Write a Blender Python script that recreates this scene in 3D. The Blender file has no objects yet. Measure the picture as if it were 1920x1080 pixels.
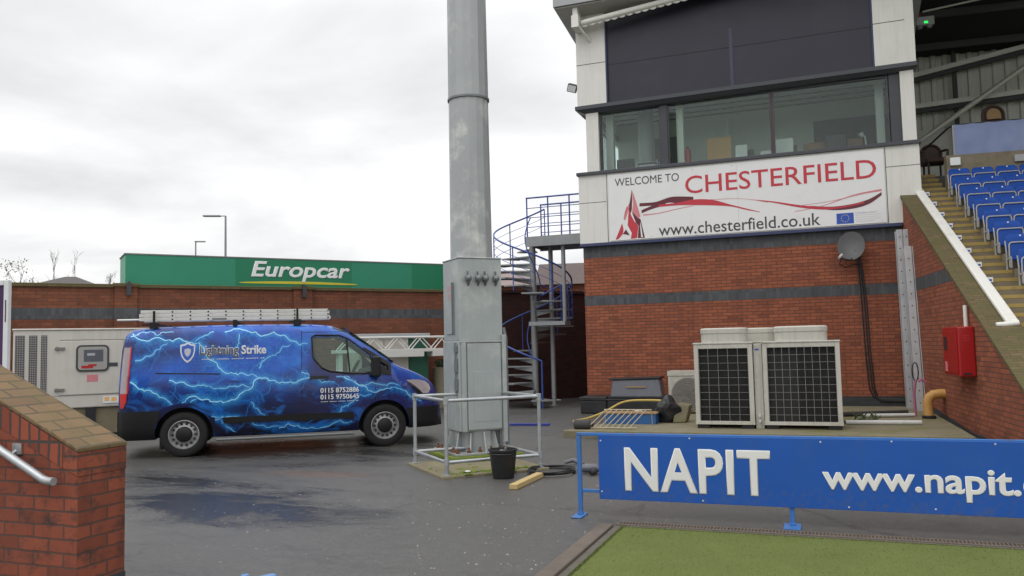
import bpy, bmesh, math, random
from mathutils import Vector, Matrix, noise as mnoise
from mathutils.bvhtree import BVHTree
random.seed(7)
SC = bpy.context.scene
COL = SC.collection
R = math.radians

# ------------------------------------------------------------------ camera
CAM_H = 1.6
FPX, YAW, PIT, ROLL = 1548.36, 0.363338, 0.0696349, -0.0226044
def _axes():
    c, s = math.cos(YAW), math.sin(YAW)
    f = Vector((-s, c, 0)); r = Vector((c, s, 0)); u = Vector((0, 0, 1))
    cp, sp = math.cos(PIT), math.sin(PIT)
    f, u = f*cp + u*sp, u*cp - f*sp
    cr, sr = math.cos(ROLL), math.sin(ROLL)
    r, u = r*cr + u*sr, u*cr - r*sr
    return r, u, f
AR, AU, AF = _axes()
cd = bpy.data.cameras.new('camera'); cam = bpy.data.objects.new('camera', cd); COL.objects.link(cam)
cam.matrix_world = Matrix(((AR.x, AU.x, -AF.x, 0), (AR.y, AU.y, -AF.y, 0), (AR.z, AU.z, -AF.z, CAM_H), (0, 0, 0, 1)))
cd.sensor_width = 36.0; cd.lens = FPX/1920*36.0; cd.clip_end = 2000; cd.clip_start = 0.05
SC.camera = cam
CP = Vector((0, 0, CAM_H))
# a measured point of the photograph carried onto a real plane of the place
def ray(x, y): return AF*FPX + AR*(x-960) - AU*(y-540)
def on_z(x, y, z=0.0): d = ray(x, y); return CP + d*((z-CAM_H)/d.z)
def on_y(x, y, Y): d = ray(x, y); return CP + d*(Y/d.y)
def on_x(x, y, X): d = ray(x, y); return CP + d*(X/d.x)
def on_p(x, y, p0, n): d = ray(x, y); return CP + d*((Vector(p0)-CP).dot(n)/d.dot(n))
def at_d(x, y, dist): return CP + ray(x, y)/FPX*dist

# ------------------------------------------------------------------ light
SUN_EL, SUN_AZ = R(52), R(205)
SC.view_settings.view_transform = 'Standard'; SC.view_settings.look = 'None'
SC.view_settings.exposure = 0.0; SC.view_settings.gamma = 1.0
SC.view_settings.use_curve_mapping = False
W = bpy.data.worlds.new('World'); SC.world = W; W.use_nodes = True
wt = W.node_tree; wt.nodes.clear()
def wn(t, **k):
    n = wt.nodes.new(t)
    for a, b in k.items(): setattr(n, a, b)
    return n
wout = wn('ShaderNodeOutputWorld'); wbg = wn('ShaderNodeBackground'); wbg.inputs['Strength'].default_value = 0.1
sky = wn('ShaderNodeTexSky'); sky.sky_type = 'NISHITA'; sky.sun_disc = False
sky.sun_elevation = SUN_EL; sky.sun_rotation = SUN_AZ; sky.air_density = 1.0; sky.dust_density = 3.0
tc = wn('ShaderNodeTexCoord'); sep = wn('ShaderNodeSeparateXYZ'); wt.links.new(tc.outputs['Generated'], sep.inputs[0])
# overcast cloud layer: a plane of cloud seen in perspective (direction / height)
mx = wn('ShaderNodeMath', operation='MAXIMUM'); mx.inputs[1].default_value = 0.0; wt.links.new(sep.outputs['Z'], mx.inputs[0])
ad = wn('ShaderNodeMath', operation='ADD'); ad.inputs[1].default_value = 0.16; wt.links.new(mx.outputs[0], ad.inputs[0])
dv = wn('ShaderNodeVectorMath', operation='DIVIDE'); wt.links.new(tc.outputs['Generated'], dv.inputs[0])
cmb = wn('ShaderNodeCombineXYZ')
for i in range(3): wt.links.new(ad.outputs[0], cmb.inputs[i])
wt.links.new(cmb.outputs[0], dv.inputs[1])
mp = wn('ShaderNodeMapping'); mp.inputs['Scale'].default_value = (1.0, 1.0, 1.6); mp.inputs['Location'].default_value = (3.1, 1.7, 0.4)
wt.links.new(dv.outputs[0], mp.inputs[0])
n1 = wn('ShaderNodeTexNoise'); n1.inputs['Scale'].default_value = 0.85; n1.inputs['Detail'].default_value = 7.0; n1.inputs['Roughness'].default_value = 0.5
n1.inputs['Distortion'].default_value = 0.25
wt.links.new(mp.outputs[0], n1.inputs['Vector'])
rmp = wn('ShaderNodeValToRGB')
rmp.color_ramp.elements[0].position = 0.36; rmp.color_ramp.elements[0].color = (0.765, 0.77, 0.785, 1)
rmp.color_ramp.elements[1].position = 0.58; rmp.color_ramp.elements[1].color = (1.10, 1.10, 1.10, 1)
wt.links.new(n1.outputs['Fac'], rmp.inputs[0])
# an overcast sky is about three times brighter overhead than at the horizon
zr = wn('ShaderNodeMapRange'); zr.inputs['From Min'].default_value = 0.38; zr.inputs['From Max'].default_value = 1.0
zr.inputs['To Min'].default_value = 10.2; zr.inputs['To Max'].default_value = 25.0
wt.links.new(sep.outputs['Z'], zr.inputs['Value'])
cl = wn('ShaderNodeVectorMath', operation='SCALE'); wt.links.new(rmp.outputs[0], cl.inputs[0]); wt.links.new(zr.outputs[0], cl.inputs['Scale'])
mixs = wn('ShaderNodeMixRGB'); mixs.inputs['Fac'].default_value = 0.96
wt.links.new(sky.outputs[0], mixs.inputs[1]); wt.links.new(cl.outputs[0], mixs.inputs[2])
wt.links.new(mixs.outputs[0], wbg.inputs[0]); wt.links.new(wbg.outputs[0], wout.inputs[0])
sl = bpy.data.lights.new('sun', 'SUN'); sl.energy = 0.6; sl.angle = R(25); sl.color = (1.0, 0.97, 0.93)
sun = bpy.data.objects.new('sun', sl); COL.objects.link(sun)
_sd = Vector((math.sin(SUN_AZ)*math.cos(SUN_EL), math.cos(SUN_AZ)*math.cos(SUN_EL), math.sin(SUN_EL)))
sun.rotation_euler = (-_sd).to_track_quat('-Z', 'Y').to_euler(); sun.location = (0, -20, 40)
SC.cycles.max_bounces = 8; SC.cycles.transparent_max_bounces = 64

# ------------------------------------------------------------------ materials
def newmat(name):
    m = bpy.data.materials.new(name); m.use_nodes = True
    nt = m.node_tree; nt.nodes.clear()
    o = nt.nodes.new('ShaderNodeOutputMaterial'); p = nt.nodes.new('ShaderNodeBsdfPrincipled')
    nt.links.new(p.outputs[0], o.inputs[0])
    return m, nt, p, o
def nd(nt, t, **k):
    n = nt.nodes.new(t)
    for a, b in k.items():
        if a in n.inputs.keys(): n.inputs[a].default_value = b
        else: setattr(n, a, b)
    return n
def mixc(nt, f, a, b, mode='MIX'):
    m = nt.nodes.new('ShaderNodeMixRGB'); m.blend_type = mode
    for s, v in ((0, f), (1, a), (2, b)):
        if hasattr(v, 'is_linked'): nt.links.new(v, m.inputs[s])
        elif isinstance(v, (int, float)): m.inputs[s].default_value = v if s == 0 else (v, v, v, 1)
        else: m.inputs[s].default_value = (*v[:3], 1)
    return m.outputs[0]
def ramp(nt, src, stops):
    r = nt.nodes.new('ShaderNodeValToRGB'); e = r.color_ramp.elements
    while len(e) < len(stops): e.new(0.5)
    for k, (p, c) in zip(e, stops):
        k.position = p; k.color = (*((c, c, c) if isinstance(c, (int, float)) else c), 1)
    nt.links.new(src, r.inputs[0]); return r.outputs[0]
def coords(nt, kind='Object'):
    t = nt.nodes.new('ShaderNodeTexCoord'); return t.outputs[kind]
def noi(nt, vec, scale, detail=4, rough=0.55, dist=0.0):
    n = nd(nt, 'ShaderNodeTexNoise'); n.inputs['Scale'].default_value = scale; n.inputs['Detail'].default_value = detail
    n.inputs['Roughness'].default_value = rough; n.inputs['Distortion'].default_value = dist
    nt.links.new(vec, n.inputs['Vector']); return n.outputs['Fac']
def mapped(nt, vec, scale=(1, 1, 1), loc=(0, 0, 0), rot=(0, 0, 0)):
    m = nt.nodes.new('ShaderNodeMapping'); m.inputs['Scale'].default_value = scale
    m.inputs['Location'].default_value = loc; m.inputs['Rotation'].default_value = rot
    nt.links.new(vec, m.inputs[0]); return m.outputs[0]
def bump(nt, p, h, strength=0.3, dist=0.01):
    b = nt.nodes.new('ShaderNodeBump'); b.inputs['Strength'].default_value = strength; b.inputs['Distance'].default_value = dist
    nt.links.new(h, b.inputs['Height']); nt.links.new(b.outputs[0], p.inputs['Normal'])
MATS = {}
def mat(name, col, rough=0.5, metal=0.0, var=0.12, scale=6.0, dirt=None, dirt_amt=0.5, dirt_scale=2.5, coat=0.0, bmp=0.0, bscale=60, streak=None, spec=0.5):
    """painted / plain surface with uneven tone, worn patches and optional rain streaks"""
    m, nt, p, o = newmat(name); oc = coords(nt)
    n = noi(nt, oc, scale, 6)
    c = mixc(nt, n, [x*(1-var) for x in col], [min(1, x*(1+var)) for x in col])
    if dirt:
        d = noi(nt, oc, dirt_scale, 8, 0.65)
        dm = ramp(nt, d, [(0.52, 0.0), (0.72, dirt_amt)])
        c = mixc(nt, dm, c, dirt)
    if streak:
        sv = mapped(nt, oc, (9, 9, 0.5)); s = noi(nt, sv, 1.6, 5)
        c = mixc(nt, ramp(nt, s, [(0.5, 0.0), (0.75, 0.55)]), c, streak)
    nt.links.new(c, p.inputs['Base Color'])
    rn = noi(nt, oc, scale*2.3, 4)
    rr = nd(nt, 'ShaderNodeMapRange'); rr.inputs['To Min'].default_value = max(0.03, rough-0.1); rr.inputs['To Max'].default_value = min(1, rough+0.12)
    nt.links.new(rn, rr.inputs['Value']); nt.links.new(rr.outputs[0], p.inputs['Roughness'])
    p.inputs['Metallic'].default_value = metal; p.inputs['Specular IOR Level'].default_value = spec
    if coat: p.inputs['Coat Weight'].default_value = coat; p.inputs['Coat Roughness'].default_value = 0.05
    if bmp: bump(nt, p, noi(nt, oc, bscale, 5), bmp, 0.004)
    MATS[name] = m; return m
def brickmat(name, c1, c2, mortar, soot=0.35, soot_col=(0.045, 0.03, 0.025), moss=None, moss_amt=0.6, vertical=False, bw=0.225, rh=0.075, ms=0.006, grime=0.5, soot_lo=0.55):
    m, nt, p, o = newmat(name); uv = coords(nt, 'UV'); oc = coords(nt)
    v = mapped(nt, uv, rot=(0, 0, R(90))) if vertical else uv
    b = nd(nt, 'ShaderNodeTexBrick'); b.offset = 0.0 if vertical else 0.5
    b.inputs['Scale'].default_value = 1.0; b.inputs['Brick Width'].default_value = bw; b.inputs['Row Height'].default_value = rh
    b.inputs['Mortar Size'].default_value = ms; b.inputs['Mortar Smooth'].default_value = 0.15; b.inputs['Bias'].default_value = 0.0
    b.inputs['Color1'].default_value = (*c1, 1); b.inputs['Color2'].default_value = (*c2, 1); b.inputs['Mortar'].default_value = (*mortar, 1)
    # uneven joints
    wob = noi(nt, uv, 30, 2); wv = nd(nt, 'ShaderNodeVectorMath', operation='SCALE'); 
    nz = nd(nt, 'ShaderNodeTexNoise'); nz.inputs['Scale'].default_value = 14; nt.links.new(v, nz.inputs['Vector'])
    sub = nd(nt, 'ShaderNodeVectorMath', operation='SUBTRACT'); sub.inputs[1].default_value = (0.5, 0.5, 0.5); nt.links.new(nz.outputs['Color'], sub.inputs[0])
    wv.inputs['Scale'].default_value = 0.012; nt.links.new(sub.outputs[0], wv.inputs[0])
    add = nd(nt, 'ShaderNodeVectorMath', operation='ADD'); nt.links.new(v, add.inputs[0]); nt.links.new(wv.outputs[0], add.inputs[1])
    nt.links.new(add.outputs[0], b.inputs['Vector'])
    c = b.outputs['Color']
    # some bricks burnt darker: a second brick pattern of the same bond, strongly two-toned
    b2 = nd(nt, 'ShaderNodeTexBrick'); b2.offset = b.offset
    for k in ('Scale', 'Brick Width', 'Row Height', 'Mortar Size'): b2.inputs[k].default_value = b.inputs[k].default_value
    b2.inputs['Bias'].default_value = -0.55; b2.inputs['Color1'].default_value = (1, 1, 1, 1); b2.inputs['Color2'].default_value = (0.45, 0.42, 0.42, 1); b2.inputs['Mortar'].default_value = (1, 1, 1, 1)
    off = mapped(nt, add.outputs[0], loc=(bw*7, rh*12, 0)); nt.links.new(off, b2.inputs['Vector'])
    c = mixc(nt, 1.0, c, b2.outputs['Color'], 'MULTIPLY')
    s = noi(nt, uv, 9, 8, 0.7); c = mixc(nt, ramp(nt, s, [(soot_lo, 0.0), (soot_lo+0.15, soot)]), c, soot_col)
    g = noi(nt, uv, 0.7, 6, 0.6); c = mixc(nt, ramp(nt, g, [(0.42, 0.0), (0.72, grime*0.6)]), c, [x*0.45 for x in c1])
    sk = noi(nt, mapped(nt, uv, (5.0, 0.22, 1)), 1.0, 6, 0.65); c = mixc(nt, ramp(nt, sk, [(0.52, 0.0), (0.75, 0.45)]), c, [x*0.35 for x in c2])
    if moss:
        ms_ = noi(nt, uv, 3.2, 8, 0.7); c = mixc(nt, ramp(nt, ms_, [(0.36, 0.0), (0.58, moss_amt)]), c, moss)
    f = noi(nt, uv, 120, 3); c = mixc(nt, 0.35, c, mixc(nt, f, (0.35, 0.35, 0.35), (1.0, 1.0, 1.0)), 'MULTIPLY')
    nt.links.new(c, p.inputs['Base Color']); p.inputs['Roughness'].default_value = 0.85
    inv = nd(nt, 'ShaderNodeMath', operation='SUBTRACT'); inv.inputs[0].default_value = 1.0; nt.links.new(b.outputs['Fac'], inv.inputs[1])
    hh = nd(nt, 'ShaderNodeMath', operation='MULTIPLY_ADD'); hh.inputs[1].default_value = 0.25; nt.links.new(f, hh.inputs[0]); nt.links.new(inv.outputs[0], hh.inputs[2])
    bump(nt, p, hh.outputs[0], 0.6, 0.006)
    MATS[name] = m; return m
def glassmat(name, tint=(0.9, 0.95, 0.93), dens=0.35, rough=0.0, refl=0.9, wave=0.004):
    """window pane: mirror of the sky over a partly see-through sheet"""
    m, nt, p, o = newmat(name); nt.nodes.remove(p)
    tr = nd(nt, 'ShaderNodeBsdfTransparent'); gl = nd(nt, 'ShaderNodeBsdfGlossy')
    tr.inputs['Color'].default_value = (*[t*(1-dens) for t in tint], 1)
    gl.inputs['Roughness'].default_value = rough; gl.inputs['Color'].default_value = (0.95, 1, 1, 1)
    fr = nd(nt, 'ShaderNodeFresnel'); fr.inputs['IOR'].default_value = 1.52
    oc = coords(nt); b = nt.nodes.new('ShaderNodeBump'); b.inputs['Strength'].default_value = wave; b.inputs['Distance'].default_value = 0.02
    nt.links.new(noi(nt, oc, 1.2, 2), b.inputs['Height']); nt.links.new(b.outputs[0], gl.inputs['Normal'])
    k = nd(nt, 'ShaderNodeMath', operation='MULTIPLY_ADD'); k.inputs[1].default_value = refl; k.inputs[2].default_value = 0.0
    nt.links.new(fr.outputs[0], k.inputs[0])
    mx_ = nd(nt, 'ShaderNodeMixShader'); nt.links.new(k.outputs[0], mx_.inputs[0]); nt.links.new(tr.outputs[0], mx_.inputs[1]); nt.links.new(gl.outputs[0], mx_.inputs[2])
    nt.links.new(mx_.outputs[0], o.inputs[0]); MATS[name] = m; return m

brickmat('brick', (0.40, 0.118, 0.055), (0.28, 0.081, 0.041), (0.11, 0.055, 0.04), soot=0.3, grime=0.45, ms=0.0075)  # mortar colour darkened to paint the shadow in the joints
brickmat('brick_rear', (0.27, 0.085, 0.038), (0.19, 0.061, 0.030), (0.09, 0.06, 0.045), soot=0.5, grime=0.8)
brickmat('brick_shaded', (0.075, 0.022, 0.018), (0.045, 0.015, 0.013), (0.03, 0.018, 0.015), soot=0.6, grime=0.8)  # brick coloured dark for the shade behind the stair
brickmat('brick_near', (0.33, 0.083, 0.041), (0.235, 0.058, 0.031), (0.105, 0.055, 0.042), soot=0.8, ms=0.0065, grime=0.9, soot_lo=0.50)
brickmat('band_brick', (0.105, 0.112, 0.122), (0.075, 0.08, 0.09), (0.09, 0.09, 0.09), soot=0.3, vertical=True, ms=0.005)
brickmat('plinth_brick', (0.055, 0.06, 0.072), (0.038, 0.042, 0.052), (0.05, 0.05, 0.05), soot=0.3, moss=(0.05, 0.06, 0.03), moss_amt=0.3)
brickmat('coping_brick', (0.26, 0.15, 0.075), (0.19, 0.11, 0.055), (0.07, 0.055, 0.04), soot=0.45, moss=(0.135, 0.105, 0.04), moss_amt=0.55, bw=0.225, rh=0.11, ms=0.009)
brickmat('coping_moss', (0.20, 0.14, 0.065), (0.15, 0.10, 0.05), (0.07, 0.055, 0.035), soot=0.5, moss=(0.10, 0.095, 0.03), moss_amt=0.8)
brickmat('soldier_near', (0.34, 0.078, 0.038), (0.25, 0.055, 0.03), (0.06, 0.05, 0.045), soot=0.6, vertical=True, ms=0.009)

# ------------------------------------------------------------------ mesh helpers
WM = {}
class MB:
    def __init__(s): s.bm = bmesh.new()
    def face(s, pts, mi=0):
        vs = [s.bm.verts.new(p) for p in pts]
        f = s.bm.faces.new(vs); f.material_index = mi; return f
    def box(s, c, size, rz=0.0, M=None, mi=0):
        T = Matrix.Translation(c) @ (M if M else Matrix.Rotation(rz, 4, 'Z'))
        x, y, z = size[0]/2, size[1]/2, size[2]/2
        v = [s.bm.verts.new(T @ Vector(p)) for p in ((-x,-y,-z),(x,-y,-z),(x,y,-z),(-x,y,-z),(-x,-y,z),(x,-y,z),(x,y,z),(-x,y,z))]
        for q in ((3,2,1,0),(4,5,6,7),(0,1,5,4),(1,2,6,5),(2,3,7,6),(3,0,4,7)):
            s.bm.faces.new([v[i] for i in q]).material_index = mi
        return s
    def lohi(s, lo, hi, mi=0):
        return s.box([(a+b)/2 for a, b in zip(lo, hi)], [abs(b-a) for a, b in zip(lo, hi)], mi=mi)
    def beam(s, a, b, w, h, up=(0, 0, 1), mi=0):
        a, b = Vector(a), Vector(b); d = b-a; L = d.length; d.normalize()
        up = Vector(up); x = d.cross(up)
        if x.length < 1e-4: x = d.cross(Vector((1, 0, 0)))
        x.normalize(); z = x.cross(d)
        M = Matrix((( x.x, d.x, z.x, 0), (x.y, d.y, z.y, 0), (x.z, d.z, z.z, 0), (0, 0, 0, 1)))
        return s.box((a+b)/2, (w, L, h), M=M, mi=mi)
    def prism(s, pts, vec, mi=0):
        vec = Vector(vec); a = [s.bm.verts.new(p) for p in pts]; b = [s.bm.verts.new(Vector(p)+vec) for p in pts]
        n = len(pts); fs = [s.bm.faces.new(a), s.bm.faces.new(b[::-1])]
        for i in range(n): fs.append(s.bm.faces.new((a[(i+1) % n], a[i], b[i], b[(i+1) % n])))
        for f in fs: f.material_index = mi
        return s
    def tube(s, pts, r, seg=8, closed=False, mi=0, cap=True):
        pts = [Vector(p) for p in pts]; n = len(pts); rings = []
        t0 = (pts[1]-pts[0]).normalized()
        up = Vector((0, 0, 1)) if abs(t0.z) < 0.9 else Vector((1, 0, 0))
        x = t0.cross(up).normalized()
        for i, p in enumerate(pts):
            if closed: t = pts[(i+1) % n]-pts[i-1]
            else: t = pts[min(i+1, n-1)]-pts[max(i-1, 0)]
            t.normalize(); x = (x - t*x.dot(t)).normalized(); y = t.cross(x)
            rr = r[i] if isinstance(r, (list, tuple)) else r
            rings.append([s.bm.verts.new(p + x*math.cos(2*math.pi*k/seg)*rr + y*math.sin(2*math.pi*k/seg)*rr) for k in range(seg)])
        for i in range(n if closed else n-1):
            a, b = rings[i], rings[(i+1) % n]
            for k in range(seg):
                s.bm.faces.new((a[k], a[(k+1) % seg], b[(k+1) % seg], b[k])).material_index = mi
        if not closed and cap:
            s.bm.faces.new(rings[0][::-1]).material_index = mi; s.bm.faces.new(rings[-1]).material_index = mi
        return s
    def lathe(s, prof, M=None, seg=24, mi=0):
        M = M or Matrix.Identity(4); rings = []
        for (r, z) in prof:
            if r < 1e-5: rings.append([s.bm.verts.new(M @ Vector((0, 0, z)))])
            else: rings.append([s.bm.verts.new(M @ Vector((r*math.cos(2*math.pi*k/seg), r*math.sin(2*math.pi*k/seg), z))) for k in range(seg)])
        for a, b in zip(rings, rings[1:]):
            for k in range(seg):
                q = [a[k % len(a)], a[(k+1) % len(a)], b[(k+1) % len(b)], b[k % len(b)]]
                q = [v for i, v in enumerate(q) if v not in q[:i]]
                if len(q) > 2: s.bm.faces.new(q).material_index = mi
        return s
    def cyl(s, a, b, r, seg=16, mi=0): return s.tube([a, b], r, seg, mi=mi)
    def blob(s, c, size, seed=0, amp=0.25, sub=2, sc=1.5):
        r = bmesh.ops.create_icosphere(s.bm, subdivisions=sub, radius=1.0)
        for v in r['verts']:
            k = 1 + amp*mnoise.noise(v.co*sc + Vector((seed*3.1, seed, 0)))
            v.co = Vector(c) + Vector((v.co.x*size[0]*k, v.co.y*size[1]*k, v.co.z*size[2]*k))
        return s
    def mesh(s, me, M=None):
        n0 = len(s.bm.verts); s.bm.from_mesh(me); s.bm.verts.ensure_lookup_table()
        if M:
            for v in s.bm.verts[n0:]: v.co = M @ v.co
        return s
    def sheet(s, grid, off):
        """closed thin slab from a grid of points; off = thickness vector"""
        off = Vector(off); A = [[s.bm.verts.new(p) for p in r] for r in grid]; B = [[s.bm.verts.new(Vector(p)+off) for p in r] for r in grid]
        n, m = len(A), len(A[0])
        for i in range(n-1):
            for j in range(m-1):
                s.bm.faces.new((A[i][j], A[i+1][j], A[i+1][j+1], A[i][j+1])); s.bm.faces.new((B[i][j], B[i][j+1], B[i+1][j+1], B[i+1][j]))
        for i in range(n-1):
            for j in (0, m-1): s.bm.faces.new((A[i][j], A[i+1][j], B[i+1][j], B[i][j]))
        for j in range(m-1):
            for i in (0, n-1): s.bm.faces.new((A[i][j], A[i][j+1], B[i][j+1], B[i][j]))
        return s
    def build_each(s, name, *a, **k):
        """one object for every separate piece"""
        bm = s.bm; bm.verts.ensure_lookup_table(); seen = set(); out = []
        for v0 in list(bm.verts):
            if v0 in seen: continue
            st, isl = [v0], {v0}
            while st:
                v = st.pop()
                for e in v.link_edges:
                    w = e.other_vert(v)
                    if w not in isl: isl.add(w); st.append(w)
            seen |= isl; m = MB(); mp = {}
            fs = {f for v in isl for f in v.link_faces}
            for v in isl: mp[v] = m.bm.verts.new(v.co)
            for f in fs: m.bm.faces.new([mp[v] for v in f.verts]).material_index = f.material_index
            out.append(m.build(name, *a, **k))
        bm.free(); return out
    def build(s, name, m, parent=None, smooth=False, bevel=0.0, local=False, bseg=2, recalc=True, uvs=True):
        bm = s.bm
        if recalc: bmesh.ops.recalc_face_normals(bm, faces=bm.faces)
        if bevel:
            es = [e for e in bm.edges if len(e.link_faces) == 2 and e.calc_face_angle(0) > R(40)]
            bmesh.ops.bevel(bm, geom=es, offset=bevel, segments=bseg, profile=0.5, affect='EDGES', clamp_overlap=True)
        root = None
        if parent is not None:
            root = parent
            while root.parent: root = root.parent
        if uvs:
            ul = bm.loops.layers.uv.verify()
            for f in bm.faces:
                n = f.normal
                if abs(n.z) > 0.97: t, b = Vector((1, 0, 0)), Vector((0, 1, 0))
                else:
                    t = Vector((0, 0, 1)).cross(n).normalized(); b = n.cross(t)
                for l in f.loops: l[ul].uv = (l.vert.co.dot(t), l.vert.co.dot(b))
        if root is not None and not local:
            bm.transform(WM[root.name].inverted())
            org = None
        elif parent is None and not local:
            xs = [v.co for v in bm.verts]
            org = Vector(((min(v.x for v in xs)+max(v.x for v in xs))/2, (min(v.y for v in xs)+max(v.y for v in xs))/2, min(v.z for v in xs)))
            bm.transform(Matrix.Translation(-org))
        else: org = None
        me = bpy.data.meshes.new(name); bm.to_mesh(me); bm.free()
        ms = m if isinstance(m, (list, tuple)) else [m]
        for k in ms: me.materials.append(MATS[k] if isinstance(k, str) else k)
        if smooth:
            me.polygons.foreach_set('use_smooth', [True]*len(me.polygons)); me.set_sharp_from_angle(angle=R(38))
        o = bpy.data.objects.new(name, me); COL.objects.link(o)
        if org is not None: o.location = org; WM[o.name] = Matrix.Translation(org)
        if parent is not None: o.parent = parent
        return o
def tag(o, label, cat, group=None):
    o['label'] = label; o['category'] = cat
    if group: o['group'] = group
    return o
def struct(o, kind='structure'): o['kind'] = kind; return o
def thing(name, label, cat, loc=(0, 0, 0), rz=0.0, group=None):
    o = bpy.data.objects.new(name, None); COL.objects.link(o); o.location = loc; o.rotation_euler = (0, 0, rz)
    o.empty_display_size = 0.2
    WM[o.name] = Matrix.Translation(loc) @ Matrix.Rotation(rz, 4, 'Z')
    return tag(o, label, cat, group)
def dup(root, loc=None, rz=None, label=None, group=None, M=None):
    kids = [o for o in KIDS(root)]
    r = root.copy(); COL.objects.link(r)
    if loc is not None: r.location = loc
    if rz is not None: r.rotation_euler = (0, 0, rz)
    if label: r['label'] = label
    if group: r['group'] = group
    for ch in kids:
        c = ch.copy(); COL.objects.link(c); c.parent = r
        for g in KIDS(ch):
            d = g.copy(); COL.objects.link(d); d.parent = c
    return r
def KIDS(o): return [k for k in bpy.data.objects if k.parent is o]
def text_mesh(body, bold=0.0, shear=0.0, depth=0.0, space=1.0, res=4):
    c = bpy.data.curves.new('text', 'FONT'); c.body = body; c.size = 1.0; c.bevel_depth = max(0.0, bold); c.bevel_resolution = 0; c.shear = shear
    c.extrude = depth; c.space_character = space; c.resolution_u = res
    o = bpy.data.objects.new('text', c); COL.objects.link(o)
    bpy.context.view_layer.update()
    me = bpy.data.meshes.new_from_object(o.evaluated_get(bpy.context.evaluated_depsgraph_get()))
    bpy.data.objects.remove(o); bpy.data.curves.remove(c)
    return me
def text_on(mb, body, o, ux, uz, width=None, height=None, bold=0.0, shear=0.0, space=1.0, thick=0.004, res=4, bounds_of=None):
    """lay raised lettering on a plane: o = lower left corner, ux / uz = unit axes"""
    me = text_mesh(body, bold, shear, 0.5, space, res)
    vs = [v.co for v in me.vertices]
    x0 = min(v.x for v in vs); z0 = min(v.y for v in vs); w = max(v.x for v in vs)-x0; h = max(v.y for v in vs)-z0
    if bounds_of:
        m2 = text_mesh(bounds_of, bold, shear, 0.5, space, res); w = max(v.co.x for v in m2.vertices)-min(v.co.x for v in m2.vertices)
    sx = width/w if width else None; sz = height/h if height else None
    sx = sx or sz; sz = sz or sx
    ux, uz = Vector(ux), Vector(uz); n = ux.cross(uz).normalized(); o = Vector(o)
    M = Matrix(((ux.x*sx, uz.x*sz, n.x*thick, 0), (ux.y*sx, uz.y*sz, n.y*thick, 0), (ux.z*sx, uz.z*sz, n.z*thick, 0), (0, 0, 0, 1)))
    M = Matrix.Translation(o + n*thick*0.5) @ M @ Matrix.Translation((-x0, -z0, 0))
    mb.mesh(me, M)
    return sx, sz
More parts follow.
